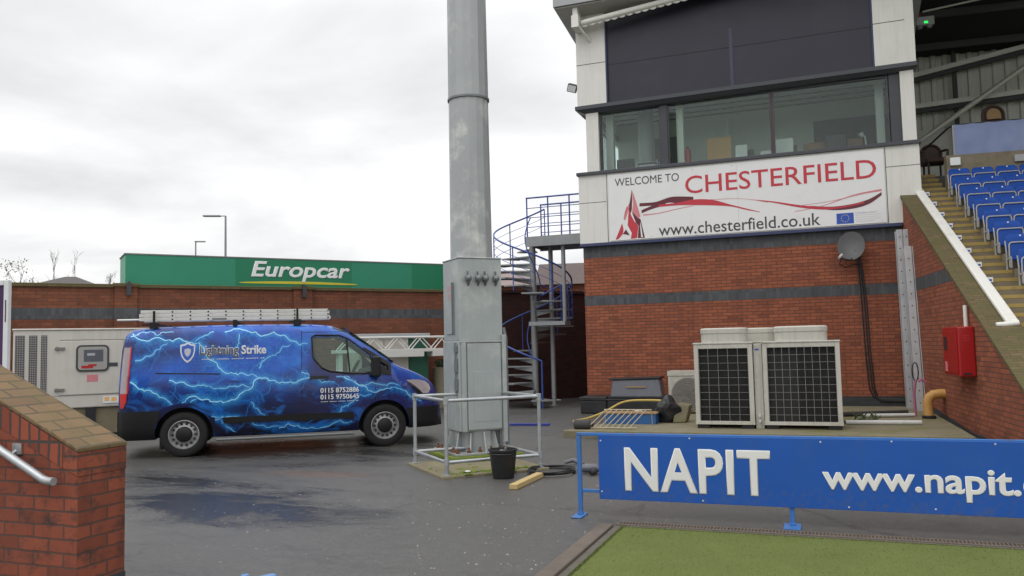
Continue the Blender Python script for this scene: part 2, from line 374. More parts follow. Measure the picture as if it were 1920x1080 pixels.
# ================================================================== GROUND
def asphalt():
    m, nt, p, o = newmat('asphalt'); oc = coords(nt)
    fine = noi(nt, oc, 75, 4, 0.7); grit = noi(nt, oc, 22, 5, 0.75); mid = noi(nt, oc, 1.1, 7, 0.65)
    lay = mapped(nt, oc, (0.42, 0.95, 1), rot=(0, 0, R(21)))
    b0 = nd(nt, 'ShaderNodeMapRange'); b0.inputs['From Min'].default_value = 0.30; b0.inputs['From Max'].default_value = 0.70; nt.links.new(noi(nt, lay, 0.95, 9, 0.74, 0.4), b0.inputs['Value']); big = b0.outputs[0]
    def ground_oval(x, y, rx, ry, amt):          # soaked hollows of the yard, and contact shade painted under the van
        g_ = nd(nt, 'ShaderNodeTexGradient', gradient_type='SPHERICAL')
        mp_ = mapped(nt, oc, (1/rx, 1/ry, 0)); 
        q = nd(nt, 'ShaderNodeVectorMath', operation='SUBTRACT'); q.inputs[1].default_value = (x/rx, y/ry, 0); nt.links.new(mp_, q.inputs[0])
        nt.links.new(q.outputs[0], g_.inputs[0]); return mul(nt, g_.outputs['Fac'], amt)
    wsum = big
    for a in ((-7.0 - YO[0], 7.6 - YO[1], 3.6, 1.7, 0.46), (-5.3 - YO[0], 6.9 - YO[1], 2.9, 1.1, 0.40), (-7.9 - YO[0], 11.2 - YO[1], 3.6, 1.7, 0.75)):  # the last oval adds painted contact shade under the van
        n_ = nd(nt, 'ShaderNodeMath', operation='ADD'); nt.links.new(wsum, n_.inputs[0]); nt.links.new(ground_oval(*a), n_.inputs[1]); wsum = n_.outputs[0]
    c = mixc(nt, fine, (0.046, 0.0448, 0.0425), (0.122, 0.118, 0.111))
    c = mixc(nt, 0.75, c, ramp(nt, grit, [(0.3, 0.55), (0.7, 1.25)]), 'MULTIPLY')
    c = mixc(nt, ramp(nt, mid, [(0.38, 0.0), (0.68, 0.5)]), c, (0.066, 0.064, 0.061))
    damp_shade = ramp(nt, wsum, [(0.56, 0.0), (0.82, 1.0)]); wet_shade = ramp(nt, wsum, [(0.78, 0.0), (0.98, 1.0)])
    c = mixc(nt, mul(nt, damp_shade, 0.5), c, (0.040, 0.039, 0.039)); c = mixc(nt, mul(nt, wet_shade, 0.75), c, (0.016, 0.016, 0.017))
    rust = ground_oval(-6.2 - YO[0], 9.2 - YO[1], 1.1, 0.35, 1.0); c = mixc(nt, mul(nt, ramp(nt, rust, [(0.1, 0.0), (0.6, 0.5)]), ramp(nt, grit, [(0.35, 0.2), (0.6, 1.0)])), c, (0.17, 0.075, 0.035))
    v = nd(nt, 'ShaderNodeTexVoronoi'); v.inputs['Scale'].default_value = 9.0; nt.links.new(oc, v.inputs['Vector'])
    gate = ramp(nt, noi(nt, oc, 1.3, 4), [(0.46, 0.0), (0.60, 0.95)])
    c = mixc(nt, mul(nt, ramp(nt, v.outputs['Distance'], [(0.05, 1.0), (0.10, 0.0)]), gate), c, (0.42, 0.42, 0.40))
    # hairline cracks and a patch joint
    cr = nd(nt, 'ShaderNodeTexVoronoi', feature='DISTANCE_TO_EDGE'); cr.inputs['Scale'].default_value = 0.33
    wp = nd(nt, 'ShaderNodeTexNoise'); wp.inputs['Scale'].default_value = 1.4; wp.inputs['Detail'].default_value = 6; nt.links.new(oc, wp.inputs['Vector'])
    av = nd(nt, 'ShaderNodeVectorMath', operation='MULTIPLY_ADD'); av.inputs[1].default_value = (0.9, 0.9, 0); nt.links.new(wp.outputs['Color'], av.inputs[0]); nt.links.new(oc, av.inputs[2]); nt.links.new(av.outputs[0], cr.inputs['Vector'])
    crk = ramp(nt, cr.outputs['Distance'], [(0.0, 1.0), (0.006, 0.0)]); c = mixc(nt, mul(nt, crk, 0.65), c, (0.022, 0.021, 0.02))
    moss = ramp(nt, noi(nt, mapped(nt, oc, loc=(1, 5, 0)), 2.6, 8, 0.7), [(0.64, 0.0), (0.78, 0.45)]); c = mixc(nt, moss, c, (0.07, 0.075, 0.035))
    nt.links.new(c, p.inputs['Base Color'])
    rr = nd(nt, 'ShaderNodeMapRange'); rr.inputs['To Min'].default_value = 0.43; rr.inputs['To Max'].default_value = 0.28; nt.links.new(damp_shade, rr.inputs['Value'])
    r2 = nd(nt, 'ShaderNodeMixRGB'); nt.links.new(wet_shade, r2.inputs[0]); nt.links.new(rr.outputs[0], r2.inputs[1]); r2.inputs[2].default_value = (0.23, 0.23, 0.23, 1); nt.links.new(r2.outputs[0], p.inputs['Roughness'])
    hs_ = nd(nt, 'ShaderNodeMath', operation='ADD'); nt.links.new(fine, hs_.inputs[0]); nt.links.new(grit, hs_.inputs[1])
    bump(nt, p, mul(nt, hs_.outputs[0], ramp(nt, wet_shade, [(0.0, 1.0), (1.0, 0.15)])), 0.6, 0.014); MATS['asphalt'] = m
YO = (-15.5, 10.0)       # centre of the yard sheet: its own coordinates start there
def mul(nt, a, b):
    n = nd(nt, 'ShaderNodeMath', operation='MULTIPLY')
    for i, v in ((0, a), (1, b)):
        if isinstance(v, (int, float)): n.inputs[i].default_value = v
        else: nt.links.new(v, n.inputs[i])
    return n.outputs[0]
def mixf(nt, a, k): return mul(nt, a, k)
asphalt()
def turfmat():
    m, nt, p, o = newmat('turf'); oc = coords(nt)
    c = mixc(nt, noi(nt, oc, 140, 3), (0.108, 0.134, 0.040), (0.128, 0.156, 0.050))
    c = mixc(nt, ramp(nt, noi(nt, oc, 2.2, 6, 0.65), [(0.4, 0.0), (0.75, 0.6)]), c, (0.10, 0.108, 0.034))
    nt.links.new(c, p.inputs['Base Color']); p.inputs['Roughness'].default_value = 1.0; p.inputs['Specular IOR Level'].default_value = 0.1
    bump(nt, p, noi(nt, oc, 160, 3), 0.25, 0.006); MATS['turf'] = m
turfmat()
mat('concrete', (0.26, 0.25, 0.22), 0.85, var=0.25, scale=5, dirt=(0.10, 0.10, 0.06), dirt_amt=0.6, bmp=0.3, bscale=40)
mat('moss_concrete', (0.20, 0.175, 0.11), 0.85, var=0.35, scale=4, dirt=(0.12, 0.13, 0.02), dirt_amt=0.95, dirt_scale=1.1, bmp=0.35, bscale=35)
mat('kerb_stone', (0.115, 0.092, 0.072), 0.8, var=0.3, scale=7, dirt=(0.05, 0.05, 0.035), dirt_amt=0.6, bmp=0.35, bscale=45)
mat('earth', (0.10, 0.09, 0.07), 0.9, var=0.4, scale=9, bmp=0.4, bscale=60)
mat('drain_metal', (0.16, 0.13, 0.10), 0.55, metal=0.3, var=0.3, scale=12)
mat('green_moss', (0.13, 0.17, 0.02), 0.9, var=0.4, scale=14, bmp=0.5, bscale=70)
mat('far_ground', (0.10, 0.11, 0.07), 0.9, var=0.3, scale=0.05)

g = MB(); g.lohi((-400, -150, -0.6), (400, 600, -0.02)); struct(g.build('ground', 'far_ground'))
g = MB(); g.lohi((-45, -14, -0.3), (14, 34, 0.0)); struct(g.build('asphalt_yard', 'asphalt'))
# mossy pad in front of the stand
g = MB()
pad = [(-4.35, 13.75, 0), (1.95, 13.75, 0), (1.80, 19.55, 0), (-2.9, 19.55, 0), (-3.4, 17.2, 0)]
g.prism([(x, y, -0.02) for x, y, z in pad], (0, 0, 0.14)); struct(g.build('concrete_pad', 'moss_concrete', bevel=0.015))
# pitch edge
TE = 7.10                                                # far edge of the turf
g = MB(); g.lohi((-1.72, -12, -0.02), (13, TE, 0.022)); struct(g.build('turf_base', 'turf'))
g = MB()
for i in range(14):
    w_ = 0.004*((i*7) % 3-1); g.lohi((-1.945+w_, 7.14-0.92*(i+1)+0.008, -0.02), (-1.815+w_, 7.14-0.92*i, 0.034+0.003*(i % 2)))
struct(g.build('kerb', 'kerb_stone', bevel=0.008))
g = MB(); g.lohi((-1.81, -6, -0.02), (-1.72, TE+0.06, 0.014)); struct(g.build('edge_earth', 'earth'))
g = MB(); D0 = TE+0.09
g.lohi((-1.81, D0, -0.02), (12, D0+0.03, 0.018)); g.lohi((-1.81, D0+0.12, -0.02), (12, D0+0.15, 0.018)); g.lohi((-1.81, D0+0.03, -0.02), (12, D0+0.12, 0.006))
x = -1.8
while x < 6: g.lohi((x, D0+0.03, 0.004), (x+0.013, D0+0.12, 0.0165)); x += 0.028
struct(g.build('drain_channel', 'drain_metal'))
g = MB(); g.lohi((-1.72, TE, -0.02), (12, D0, 0.012)); struct(g.build('gutter_earth', 'earth'))
# pile of the artificial grass, ragged along its edges
g = MB(); rnd = random.Random(3)
for i in range(30000):
    if i % 6 == 0: y = TE+0.03*rnd.random()**2-0.02; xx = -1.72+4.4*rnd.random()
    elif i % 6 == 1: xx = -1.74+0.03*rnd.random(); y = TE-2.6*rnd.random()
    else: y = TE-2.6*rnd.random()**1.3; xx = -1.74 + rnd.random()*(0.9*y-4.2+1.9)
    if xx > 3.0: continue
    a = rnd.random()*6.283; h = 0.002+0.006*rnd.random(); w = 0.0028
    dx, dy = math.cos(a)*w, math.sin(a)*w; lx, ly = (rnd.random()-.5)*0.018, (rnd.random()-.5)*0.018
    g.face([(xx-dx, y-dy, 0.02), (xx+dx, y+dy, 0.02), (xx+lx, y+ly, 0.022+h)])
struct(g.build('artificial_grass', 'turf', recalc=False, uvs=False), 'stuff')

# loose grit and pale chippings scattered over the yard
mat('chippings', (0.30, 0.29, 0.28), 0.8, var=0.4, scale=30)
g = MB(); rnd = random.Random(17)
for i in range(210):
    if i % 3: q = on_z(rnd.uniform(700, 1110), 860+215*rnd.random()**0.8); 
    else: q = on_z(rnd.uniform(260, 1060), 850+225*rnd.random()**0.8)
    if q.x > -2.0: continue
    if rnd.random() < 0.5: q = q + Vector((rnd.gauss(0, .25), rnd.gauss(0, .4), 0))
    r_ = 0.003+0.006*rnd.random()**3; a = rnd.random()*6.28
    m_ = Matrix.Rotation(a, 4, 'Z'); pts = [Vector((q.x, q.y, 0.0005))+m_ @ Vector((r_*1.4*x, r_*y, r_*z)) for x, y, z in ((-1, -.7, 0), (1, -.8, 0), (.8, .9, 0), (-.9, .8, 0), (-.5, -.4, .8), (.6, -.3, 1), (.4, .5, .9), (-.5, .4, .7))]
    vs = [g.bm.verts.new(p) for p in pts]
    for f in ((3, 2, 1, 0), (4, 5, 6, 7), (0, 1, 5, 4), (1, 2, 6, 5), (2, 3, 7, 6), (3, 0, 4, 7)): g.bm.faces.new([vs[k] for k in f])
struct(g.build('loose_grit', 'chippings', recalc=False, uvs=False), 'stuff')

# ================================================================== REAR BOUNDARY WALL
WP = Vector((-16.15, 12.58, 0)); WD = Vector((0.6224, 0.7827, 0)); WN = Vector((0.7827, -0.6224, 0))   # WN looks at the camera
def wl(t, off, z): return WP + WD*t + WN*off + Vector((0, 0, z))
def wbox(mb, t0, t1, o0, o1, z0, z1, mi=0):
    mb.prism([wl(t0, o0, z0), wl(t1, o0, z0), wl(t1, o1, z0), wl(t0, o1, z0)], (0, 0, z1-z0), mi)
rw = thing('boundary_wall', 'long red brick boundary wall with a grey brick band and mossy coping behind the van', 'wall', wl(4, 0, 0))
b = MB(); wbox(b, -4, 10.6, 0, -0.33, -0.3, 3.10); b.build('wall', 'brick_rear', rw)
b = MB()
for t in (-2.2, 1.97, 6.0, 10.2): wbox(b, t, t+0.46, 0.075, 0.002, -0.3, 3.12)
b.build_each('pier', 'brick_rear', rw)
b = MB(); wbox(b, -4, 10.6, 0.004, 0.0, 2.39, 2.64)
for t in (-2.2, 1.97, 6.0, 10.2): wbox(b, t-0.003, t+0.463, 0.079, 0.0, 2.39, 2.64)
b.build('band', 'band_brick', rw)
b = MB(); wbox(b, -4, 10.6, 0.05, -0.38, 3.10, 3.18)
for t in (-2.2, 1.97, 6.0, 10.2): wbox(b, t-0.04, t+0.5, 0.12, 0.05, 3.12, 3.20)
b.build('coping', 'coping_moss', rw, bevel=0.01)
# stretch behind the stair, its shade put into a darker brick colour
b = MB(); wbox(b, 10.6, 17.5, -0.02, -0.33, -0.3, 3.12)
dw = thing('shaded_wall', 'brick wall behind the spiral stair, coloured dark brown for the shade', 'wall', wl(13, 0, 0))
b.build('wall', 'brick_shaded', dw)
b = MB(); wbox(b, 10.6, 17.5, 0.03, -0.38, 3.12, 3.20); b.build('coping', 'brick_shaded', dw)

# green fascia sign above the wall
mat('sign_green', (0.020, 0.235, 0.135), 0.45, var=0.06, scale=1.2, dirt=(0.035, 0.26, 0.17), dirt_amt=0.4, dirt_scale=0.4)
mat('sign_green_deep', (0.004, 0.185, 0.085), 0.4, var=0.05)
mat('sign_white', (0.80, 0.80, 0.80), 0.5, var=0.04)
mat('sign_yellow', (0.62, 0.52, 0.03), 0.5, var=0.08)
mat('dark_metal', (0.06, 0.06, 0.065), 0.5, metal=0.4, var=0.2)
mat('roof_metal', (0.17, 0.17, 0.17), 0.6, var=0.2)
sg = thing('fascia_sign', 'long green fascia sign with white italic lettering on top of the rear brick wall', 'sign', wl(6, -0.3, 3.16))
b = MB(); wbox(b, 2.19, 10.9, -0.06, -1.2, 3.165, 3.87); b.build('panel', 'sign_green', sg, bevel=0.01)
b = MB(); wbox(b, 2.17, 10.92, -0.05, -1.22, 3.87, 3.90); b.build('trim', 'roof_metal', sg)
b = MB(); wbox(b, 4.62, 7.55, -0.056, -0.07, 3.185, 3.862); b.build('lettering_board', 'sign_green_deep', sg)
b = MB(); wbox(b, 9.25, 10.88, -0.056, -0.07, 3.185, 3.862); b.build('end_board', 'sign_green_deep', sg)
b = MB(); text_on(b, 'Europcar', wl(4.98, -0.054, 3.31), WD, (0, 0, 1), width=2.52, height=0.50, bold=0.022, shear=0.22, thick=0.012)
b.build('lettering', 'sign_white', sg)
b = MB(); pts = []
for i in range(25):
    s_ = i/24; pts.append((4.70+3.0*s_, 3.275+0.02*math.sin(math.pi*s_)+0.02*s_*0, 0.026*math.sin(math.pi*min(1, s_*1.0))**0.5+0.006))
top = [wl(t, -0.0545, z+h) for t, z, h in pts]; bot = [wl(t, -0.0545, z-h) for t, z, h in pts]
b.prism(top+bot[::-1], WN*0.006); b.build('underline', 'sign_yellow', sg)
for t in (2.25, 6.25):
    b = MB(); wbox(b, t-0.05, t+0.05, 0.16, 0.08, 2.92, 3.2); wbox(b, t-0.03, t+0.03, 0.16, -0.05, 3.2, 3.24); b.build('bracket', 'dark_metal', sg)

# ================================================================== FOREGROUND PARAPET
PX0, PY0, PY1 = -3.84, 3.40, 3.725
mat('galv', (0.42, 0.44, 0.45), 0.42, metal=0.65, var=0.22, scale=9, dirt=(0.20, 0.21, 0.21), dirt_amt=0.5, dirt_scale=4)
fw = thing('stair_parapet', 'red brick stair parapet with a sloping mossy brick coping in the near left corner', 'wall', (PX0-0.6, PY0, 0))
SLP = 0.44
def ptop(x): return 1.04 + SLP*(PX0-x)
b = MB(); xl = PX0-2.6
b.prism([(PX0, PY0, -0.1), (xl, PY0, -0.1), (xl, PY0, ptop(xl)-0.10), (PX0, PY0, ptop(PX0)-0.10)], (0, PY1-PY0, 0)); b.build('wall', 'brick_near', fw)
# soldier course following the slope
b = MB()
b.prism([(PX0-0.11, PY0-0.006, ptop(PX0-0.11)-0.10), (xl, PY0-0.006, ptop(xl)-0.10), (xl, PY0-0.006, ptop(xl)+0.03), (PX0-0.11, PY0-0.006, ptop(PX0-0.11)+0.03)], (0, PY1-PY0+0.012, 0))
b.build('soldier_course', 'soldier_near', fw)
b = MB(); b.prism([(PX0+0.003, PY0-0.006, ptop(PX0)-0.10), (PX0-0.109, PY0-0.006, ptop(PX0-0.109)-0.10), (PX0-0.109, PY0-0.006, ptop(PX0-0.109)+0.03), (PX0+0.003, PY0-0.006, ptop(PX0)+0.03)], (0, PY1-PY0+0.012, 0)); b.build('end_brick', 'brick_near', fw, bevel=0.004)
b = MB()
b.prism([(PX0+0.006, PY0-0.008, ptop(PX0)+0.031), (xl, PY0-0.008, ptop(xl)+0.031), (xl, PY0-0.008, ptop(xl)+0.055), (PX0+0.006, PY0-0.008, ptop(PX0)+0.055)], (0, PY1-PY0+0.016, 0))
b.build('coping', 'coping_brick', fw, bevel=0.006)
b = MB(); b.lohi((xl, PY0-0.004, -0.1), (PX0+0.004, PY1+0.004, 0.36)); b.build('plinth', 'plinth_brick', fw)
hr = thing('handrail', 'round galvanised handrail bracketed to the near brick stair parapet', 'handrail', (PX0-0.3, PY0-0.06, 0.9))
b = MB()
pe = Vector((PX0-0.13, PY0-0.07, 0.925)); pp = [Vector((pe.x-2.2, pe.y, pe.z+2.2*0.45)), Vector((pe.x-0.10, pe.y, pe.z+0.035)), Vector((pe.x-0.04, pe.y, pe.z+0.008)), pe, pe+Vector((0.035, 0, 0.0))]
b.tube(pp, 0.0225, 14); b.build('rail', 'galv', hr, smooth=True)
for dx in (0.42, 1.5):
    b = MB(); q = Vector((pe.x-dx, pe.y, pe.z+dx*0.45-0.03))
    b.tube([q+Vector((0.10, 0.075, 0.0)), q+Vector((0.08, 0.03, -0.035)), q+Vector((0.03, 0, -0.02)), q], 0.009, 8); b.box(q+Vector((0.10, 0.062, 0)), (0.07, 0.01, 0.06)); b.build('bracket', 'galv', hr, smooth=True)
# ================================================================== STAND BUILDING
FY = 19.6
mat('clad', (0.70, 0.69, 0.65), 0.45, var=0.05, scale=1.5, dirt=(0.50, 0.48, 0.43), dirt_amt=0.35, dirt_scale=1.2, streak=(0.56, 0.54, 0.49))
mat('trim_dark', (0.055, 0.058, 0.07), 0.4, var=0.12)
mat('trim_navy', (0.035, 0.045, 0.12), 0.4, var=0.12)
mat('screen_dark', (0.019, 0.018, 0.034), 0.38, var=0.3, scale=1.2, dirt=(0.034, 0.032, 0.042), dirt_amt=0.6, dirt_scale=0.6)
mat('soffit', (0.42, 0.41, 0.38), 0.6, var=0.1)
mat('fascia_grey', (0.36, 0.37, 0.38), 0.5, var=0.12)
mat('room_wall', (0.80, 0.83, 0.76), 0.8, var=0.05)
mat('room_dark', (0.12, 0.125, 0.12), 0.9, var=0.2)
mat('carpet', (0.18, 0.19, 0.20), 0.95, var=0.2)
mat('awning_white', (0.74, 0.73, 0.68), 0.55, var=0.06, dirt=(0.45, 0.43, 0.38), dirt_amt=0.5)
mat('frame_grey', (0.06, 0.062, 0.07), 0.35, metal=0.3, var=0.15)
glassmat('office_glass', dens=0.0, refl=0.85)
glassmat('van_glass', tint=(0.85, 0.97, 0.92), dens=0.05, wave=0.0)
mat('hole_ink', (0.012, 0.011, 0.018), 0.5); mat('screen_post', (0.045, 0.045, 0.085), 0.4)
bd = thing('stand_building', 'red brick stand building with white cladding, wide office window and dark upper screen', 'building', (-1.77, FY, 0))
XL, XR, YB = -5.54, 2.02, 27.5
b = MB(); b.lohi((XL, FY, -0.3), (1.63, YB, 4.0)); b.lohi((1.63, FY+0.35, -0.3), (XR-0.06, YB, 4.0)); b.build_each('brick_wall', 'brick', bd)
b = MB(); b.lohi((XL-0.004, FY-0.004, 2.53), (1.60, FY, 2.765)); b.lohi((XL-0.004, FY-0.004, 3.70), (1.60, FY, 4.0))
b.lohi((XL-0.004, FY, 2.53), (XL, YB, 2.765)); b.build('grey_band', 'band_brick', bd)
b = MB(); b.lohi((XL-0.003, FY-0.003, -0.3), (1.60, FY, 0.33)); b.build('plinth', 'plinth_brick', bd)
# lower cladding band
b = MB(); CL = FY-0.10
b.lohi((XL-0.05, CL, 4.055), (XR, FY+0.25, 5.74)); b.lohi((XL-0.05, FY+0.25, 4.055), (XL+0.2, YB, 5.74)); b.lohi((XR-0.15, FY+0.25, 4.72), (XR, YB, 5.74)); b.build_each('lower_cladding', 'clad', bd)
b = MB()
for (xa, xb, zz) in ((XL-0.05, -4.9, 5.05), (1.34, XR, 5.28)): b.lohi((xa, CL-0.002, zz), (xb, CL, zz+0.014))
b.lohi((-4.885, CL-0.002, 4.06), (-4.87, CL, 5.73)); b.lohi((1.335, CL-0.002, 4.06), (1.35, CL, 5.73)); b.build_each('cladding_joint', 'trim_dark', bd)
b = MB(); b.lohi((XL-0.06, CL-0.012, 3.985), (1.61, FY+0.1, 4.055)); b.lohi((XL-0.06, FY+0.1, 3.985), (XL+0.2, YB, 4.055)); b.build_each('drip_trim', 'trim_navy', bd)
b = MB(); b.lohi((XL-0.09, CL-0.06, 5.74), (XR+0.04, FY+0.28, 5.82)); b.lohi((XL-0.09, FY+0.28, 5.74), (XL+0.25, YB, 5.82)); b.build_each('sill', 'trim_dark', bd, bevel=0.008)
# window storey
WY = FY+0.02
b = MB(); b.lohi((-5.36, CL+0.01, 5.82), (-5.05, FY+0.35, 7.30)); b.lohi((1.72, CL+0.01, 5.82), (1.99, FY+0.35, 7.40)); b.lohi((1.85, FY+0.35, 5.82), (1.99, YB, 7.40)); b.build_each('window_pier', 'clad', bd)
b = MB()
b.prism([(XL-0.06, CL-0.10, 7.38), (XL-0.06, CL-0.10, 7.47), (XR+0.05, CL-0.10, 7.52), (XR+0.05, CL-0.10, 7.43)], (0, 0.5, 0))
b.prism([(-5.36, CL+0.02, 7.28), (XL-0.06, CL-0.08, 7.385), (XR+0.05, CL-0.08, 7.435), (1.98, CL+0.02, 7.36)], (0, 0.35, 0)); b.lohi((XL-0.06, FY+0.35, 7.38), (XL+0.2, YB, 7.5)); b.build('lintel', 'trim_dark', bd)
b = MB()
def wframe(mb, x0, x1, w=0.045):
    mb.lohi((x0, WY, 5.82), (x0+w, WY+0.09, 7.34)); mb.lohi((x1-w, WY, 5.82), (x1, WY+0.09, 7.34))
    mb.lohi((x0+w, WY, 5.82), (x1-w, WY+0.09, 5.86)); mb.lohi((x0+w, WY, 7.30), (x1-w, WY+0.09, 7.34))
panes = [(-5.04, -3.53), (-3.37, -0.985), (-0.955, 1.48)]
win = MB(); win.lohi((-3.53, WY-0.03, 5.82), (-3.37, WY+0.12, 7.34)); win.lohi((1.50, WY-0.02, 5.82), (1.72, WY+0.10, 7.40))
for a_, c_ in panes: wframe(win, a_, c_, 0.035 if a_ > -4 else 0.045)
wo = win.build('window_frame', 'frame_grey', bd)
b = MB(); b.lohi((-0.985, WY+0.01, 5.86), (-0.955, WY+0.05, 7.31)); mat('mullion_red', (0.10, 0.03, 0.035), 0.5); b.build('mullion', 'mullion_red', wo)
for a_, c_ in panes:
    b = MB(); b.lohi((a_+0.03, WY+0.035, 5.85), (c_-0.03, WY+0.043, 7.31)); b.build('pane', 'office_glass', wo)
# room behind the glass
b = MB(); b.lohi((-5.36, FY+0.3, 5.60), (1.9, 24.6, 5.66)); b.build('office_floor', 'carpet', bd)
b = MB(); b.lohi((-5.36, 22.9, 5.66), (1.9, 23.0, 8.0)); b.lohi((-2.3, 22.3, 5.66), (-2.22, 22.9, 7.55)); b.lohi((-5.46, FY+0.36, 5.66), (-5.36, 20.4, 8.0)); b.lohi((-5.46, 20.4, 7.3), (-5.36, 24.6, 8.0)); b.lohi((-5.46, 20.4, 5.66), (-5.36, 24.6, 5.95)); b.lohi((1.75, FY+0.36, 5.66), (1.84, 24.6, 8.0)); b.build('office_wall', 'room_wall', bd)
b = MB()
b.lohi((-0.1, 22.84, 6.3), (1.75, 22.895, 7.3)); b.lohi((-4.3, 22.84, 5.7), (-3.6, 22.895, 7.3)); b.build_each('dark_backing', 'room_dark', bd)
b = MB(); b.prism([(-5.36, FY+0.35, 7.50), (-5.36, 24.6, 7.95), (1.9, 24.6, 7.95), (1.9, FY+0.35, 7.50)], (0, 0, 0.06)); b.build('office_ceiling', 'room_wall', bd)
b = MB()
for k in range(6):
    yy = FY+0.9+k*0.7; b.lohi((-5.3, yy, 7.50+0.45*(yy-FY)/5-0.04), (1.7, yy+0.05, 7.5+0.45*(yy-FY)/5+0.02))
b.build_each('ceiling_batten', 'frame_grey', bd)
b = MB(); b.lohi((-3.22, FY+0.4, 5.66), (-3.06, FY+0.62, 7.5)); b.build_each('office_column', 'room_wall', bd)
b = MB(); b.cyl((-4.12, 20.75, 5.66), (-4.12, 20.75, 7.62), 0.20, 20); b.build('grey_cylinder', 'fascia_grey', bd, smooth=True)  # plain grey upright cylinder behind the left pane
b = MB(); b.lohi((-4.98, 20.0, 5.66), (-4.80, 20.2, 7.55)); b.lohi((1.25, 20.2, 5.66), (1.42, 20.4, 7.55)); b.build_each('white_post', 'clad', bd)
b = MB(); b.lohi((-5.43, 20.4, 5.95), (-5.42, 24.6, 7.3)); b.build('pane', 'office_glass', wo)
# upper storey
UY = FY-0.06
b = MB(); b.lohi((XL-0.03, UY, 7.50), (-4.83, FY+0.3, 10.0)); b.lohi((1.245, UY, 7.53), (XR+0.04, FY+0.3, 10.3)); b.lohi((XL-0.03, FY+0.3, 7.5), (XL+0.15, YB, 9.9)); b.lohi((XR-0.1, FY+0.3, 7.5), (XR+0.04, YB, 10.3)); b.build_each('upper_cladding', 'clad', bd)
b = MB(); b.lohi((XL-0.03, UY-0.003, 8.54), (-4.83, UY, 8.555)); b.lohi((1.245, UY-0.003, 8.50), (1.87, UY, 8.515)); b.build_each('upper_joint', 'trim_dark', bd)
b = MB(); b.lohi((-4.83, FY+0.05, 7.49), (-1.80, FY+0.15, 10.2)); b.lohi((-1.80, FY+0.05, 7.49), (1.245, FY+0.15, 10.2)); b.build_each('dark_screen', 'screen_dark', bd)
b = MB(); b.lohi((-4.83, FY+0.044, 8.49), (1.245, FY+0.049, 8.506)); b.build('screen_rail', 'hole_ink', bd)
b = MB(); b.lohi((-1.86, FY+0.035, 7.49), (-1.78, FY+0.044, 8.95)); b.build('screen_post', 'screen_post', bd)
b = MB(); b.lohi((1.21, FY-0.01, 7.5), (1.245, FY+0.05, 10.2)); b.lohi((-4.83, FY-0.01, 7.5), (-4.80, FY+0.05, 10.2)); b.build_each('screen_jamb', 'trim_navy', bd)
# roof: monopitch falling to the back with a projecting front
rz0 = 9.90
b = MB(); RF, RXL = 18.95, -5.96
b.prism([(RXL, RF, rz0), (RXL, RF, rz0+0.45), (RXL, YB, rz0-1.2+0.45), (RXL, YB, rz0-1.2)], (8.4, 0, 0)); b.build('roof', 'fascia_grey', bd)
b = MB(); b.prism([(RXL+0.06, RF+0.05, rz0-0.02), (RXL+0.06, FY-0.08, rz0-0.10), (2.3, FY-0.08, rz0-0.10), (2.3, RF+0.05, rz0-0.02)], (0, 0, -0.02)); b.build('soffit', 'soffit', bd)
b = MB(); p0 = on_y(1090, 44, 19.25); p1 = on_y(1250, 2, 19.25); d_ = (p1-p0); 
b.tube([p0, p0+d_*4.2], 0.075, 12); n_ = 46
for i in range(n_):
    q = p0+d_*(0.04+4.1*i/n_); b.blob((q.x, q.y, q.z-0.075), (0.10, 0.02, 0.045), i, 0.2, 1)
b.build('awning', 'awning_white', bd, smooth=True)
b = MB(); b.lohi((p0.x-0.20, 19.05, p0.z-0.14), (p0.x-0.02, 19.52, p0.z+0.16)); b.lohi((p0.x-0.17, 19.08, p0.z+0.16), (p0.x-0.05, 19.4, rz0-0.02))
b.beam((p0.x-0.05, 19.15, p0.z-0.1), (p0.x+0.14, 19.56, 9.10), 0.05, 0.05); b.build('awning_bracket', 'awning_white', bd)
# flood lamp on the corner
fl = thing('wall_floodlight', 'small dark floodlight with a white face bracketed to the building corner', 'lamp', (-5.65, FY+0.12, 8.0))
c0 = Vector((-5.74, FY+0.1, 8.05)); mat('lamp_white', (0.8, 0.8, 0.8), 0.3)
M_ = Matrix.Rotation(R(28), 4, 'X') @ Matrix.Rotation(R(20), 4, 'Y')
b = MB(); b.box(c0, (0.24, 0.12, 0.2), M=M_); b.beam(c0, c0+Vector((0.16, 0.06, 0.08)), 0.03, 0.03); b.build('housing', 'dark_metal', fl, bevel=0.012)
b = MB(); b.box(c0+M_.to_3x3() @ Vector((0, -0.063, 0)), (0.20, 0.008, 0.16), M=M_); b.build('lens', 'lamp_white', fl)

# ---- office contents seen through the glass
mat('desk_wood', (0.34, 0.17, 0.07), 0.5, var=0.2); mat('paper', (0.75, 0.77, 0.76), 0.7, var=0.03); mat('black_plastic', (0.022, 0.022, 0.024), 0.4, var=0.2)
mat('red_paint', (0.45, 0.02, 0.02), 0.35, var=0.08); mat('board_orange', (0.85, 0.48, 0.16), 0.6, var=0.15, scale=1); mat('blue_plastic', (0.03, 0.12, 0.32), 0.45, var=0.15)
mat('lamp_metal', (0.6, 0.6, 0.6), 0.35, metal=0.2)
dk = thing('counter_desk', 'long grey counter running along the inside of the office window', 'desk', (-1.8, FY+0.55, 5.66))
b = MB(); b.lohi((-5.0, FY+0.35, 5.80), (1.5, FY+0.95, 5.84)); b.build('top', 'room_wall', dk)
for xx in (-4.9, -1.8, 1.35):
    b = MB(); b.lohi((xx, FY+0.40, 5.66), (xx+0.05, FY+0.9, 5.80)); b.build('leg', 'frame_grey', dk)
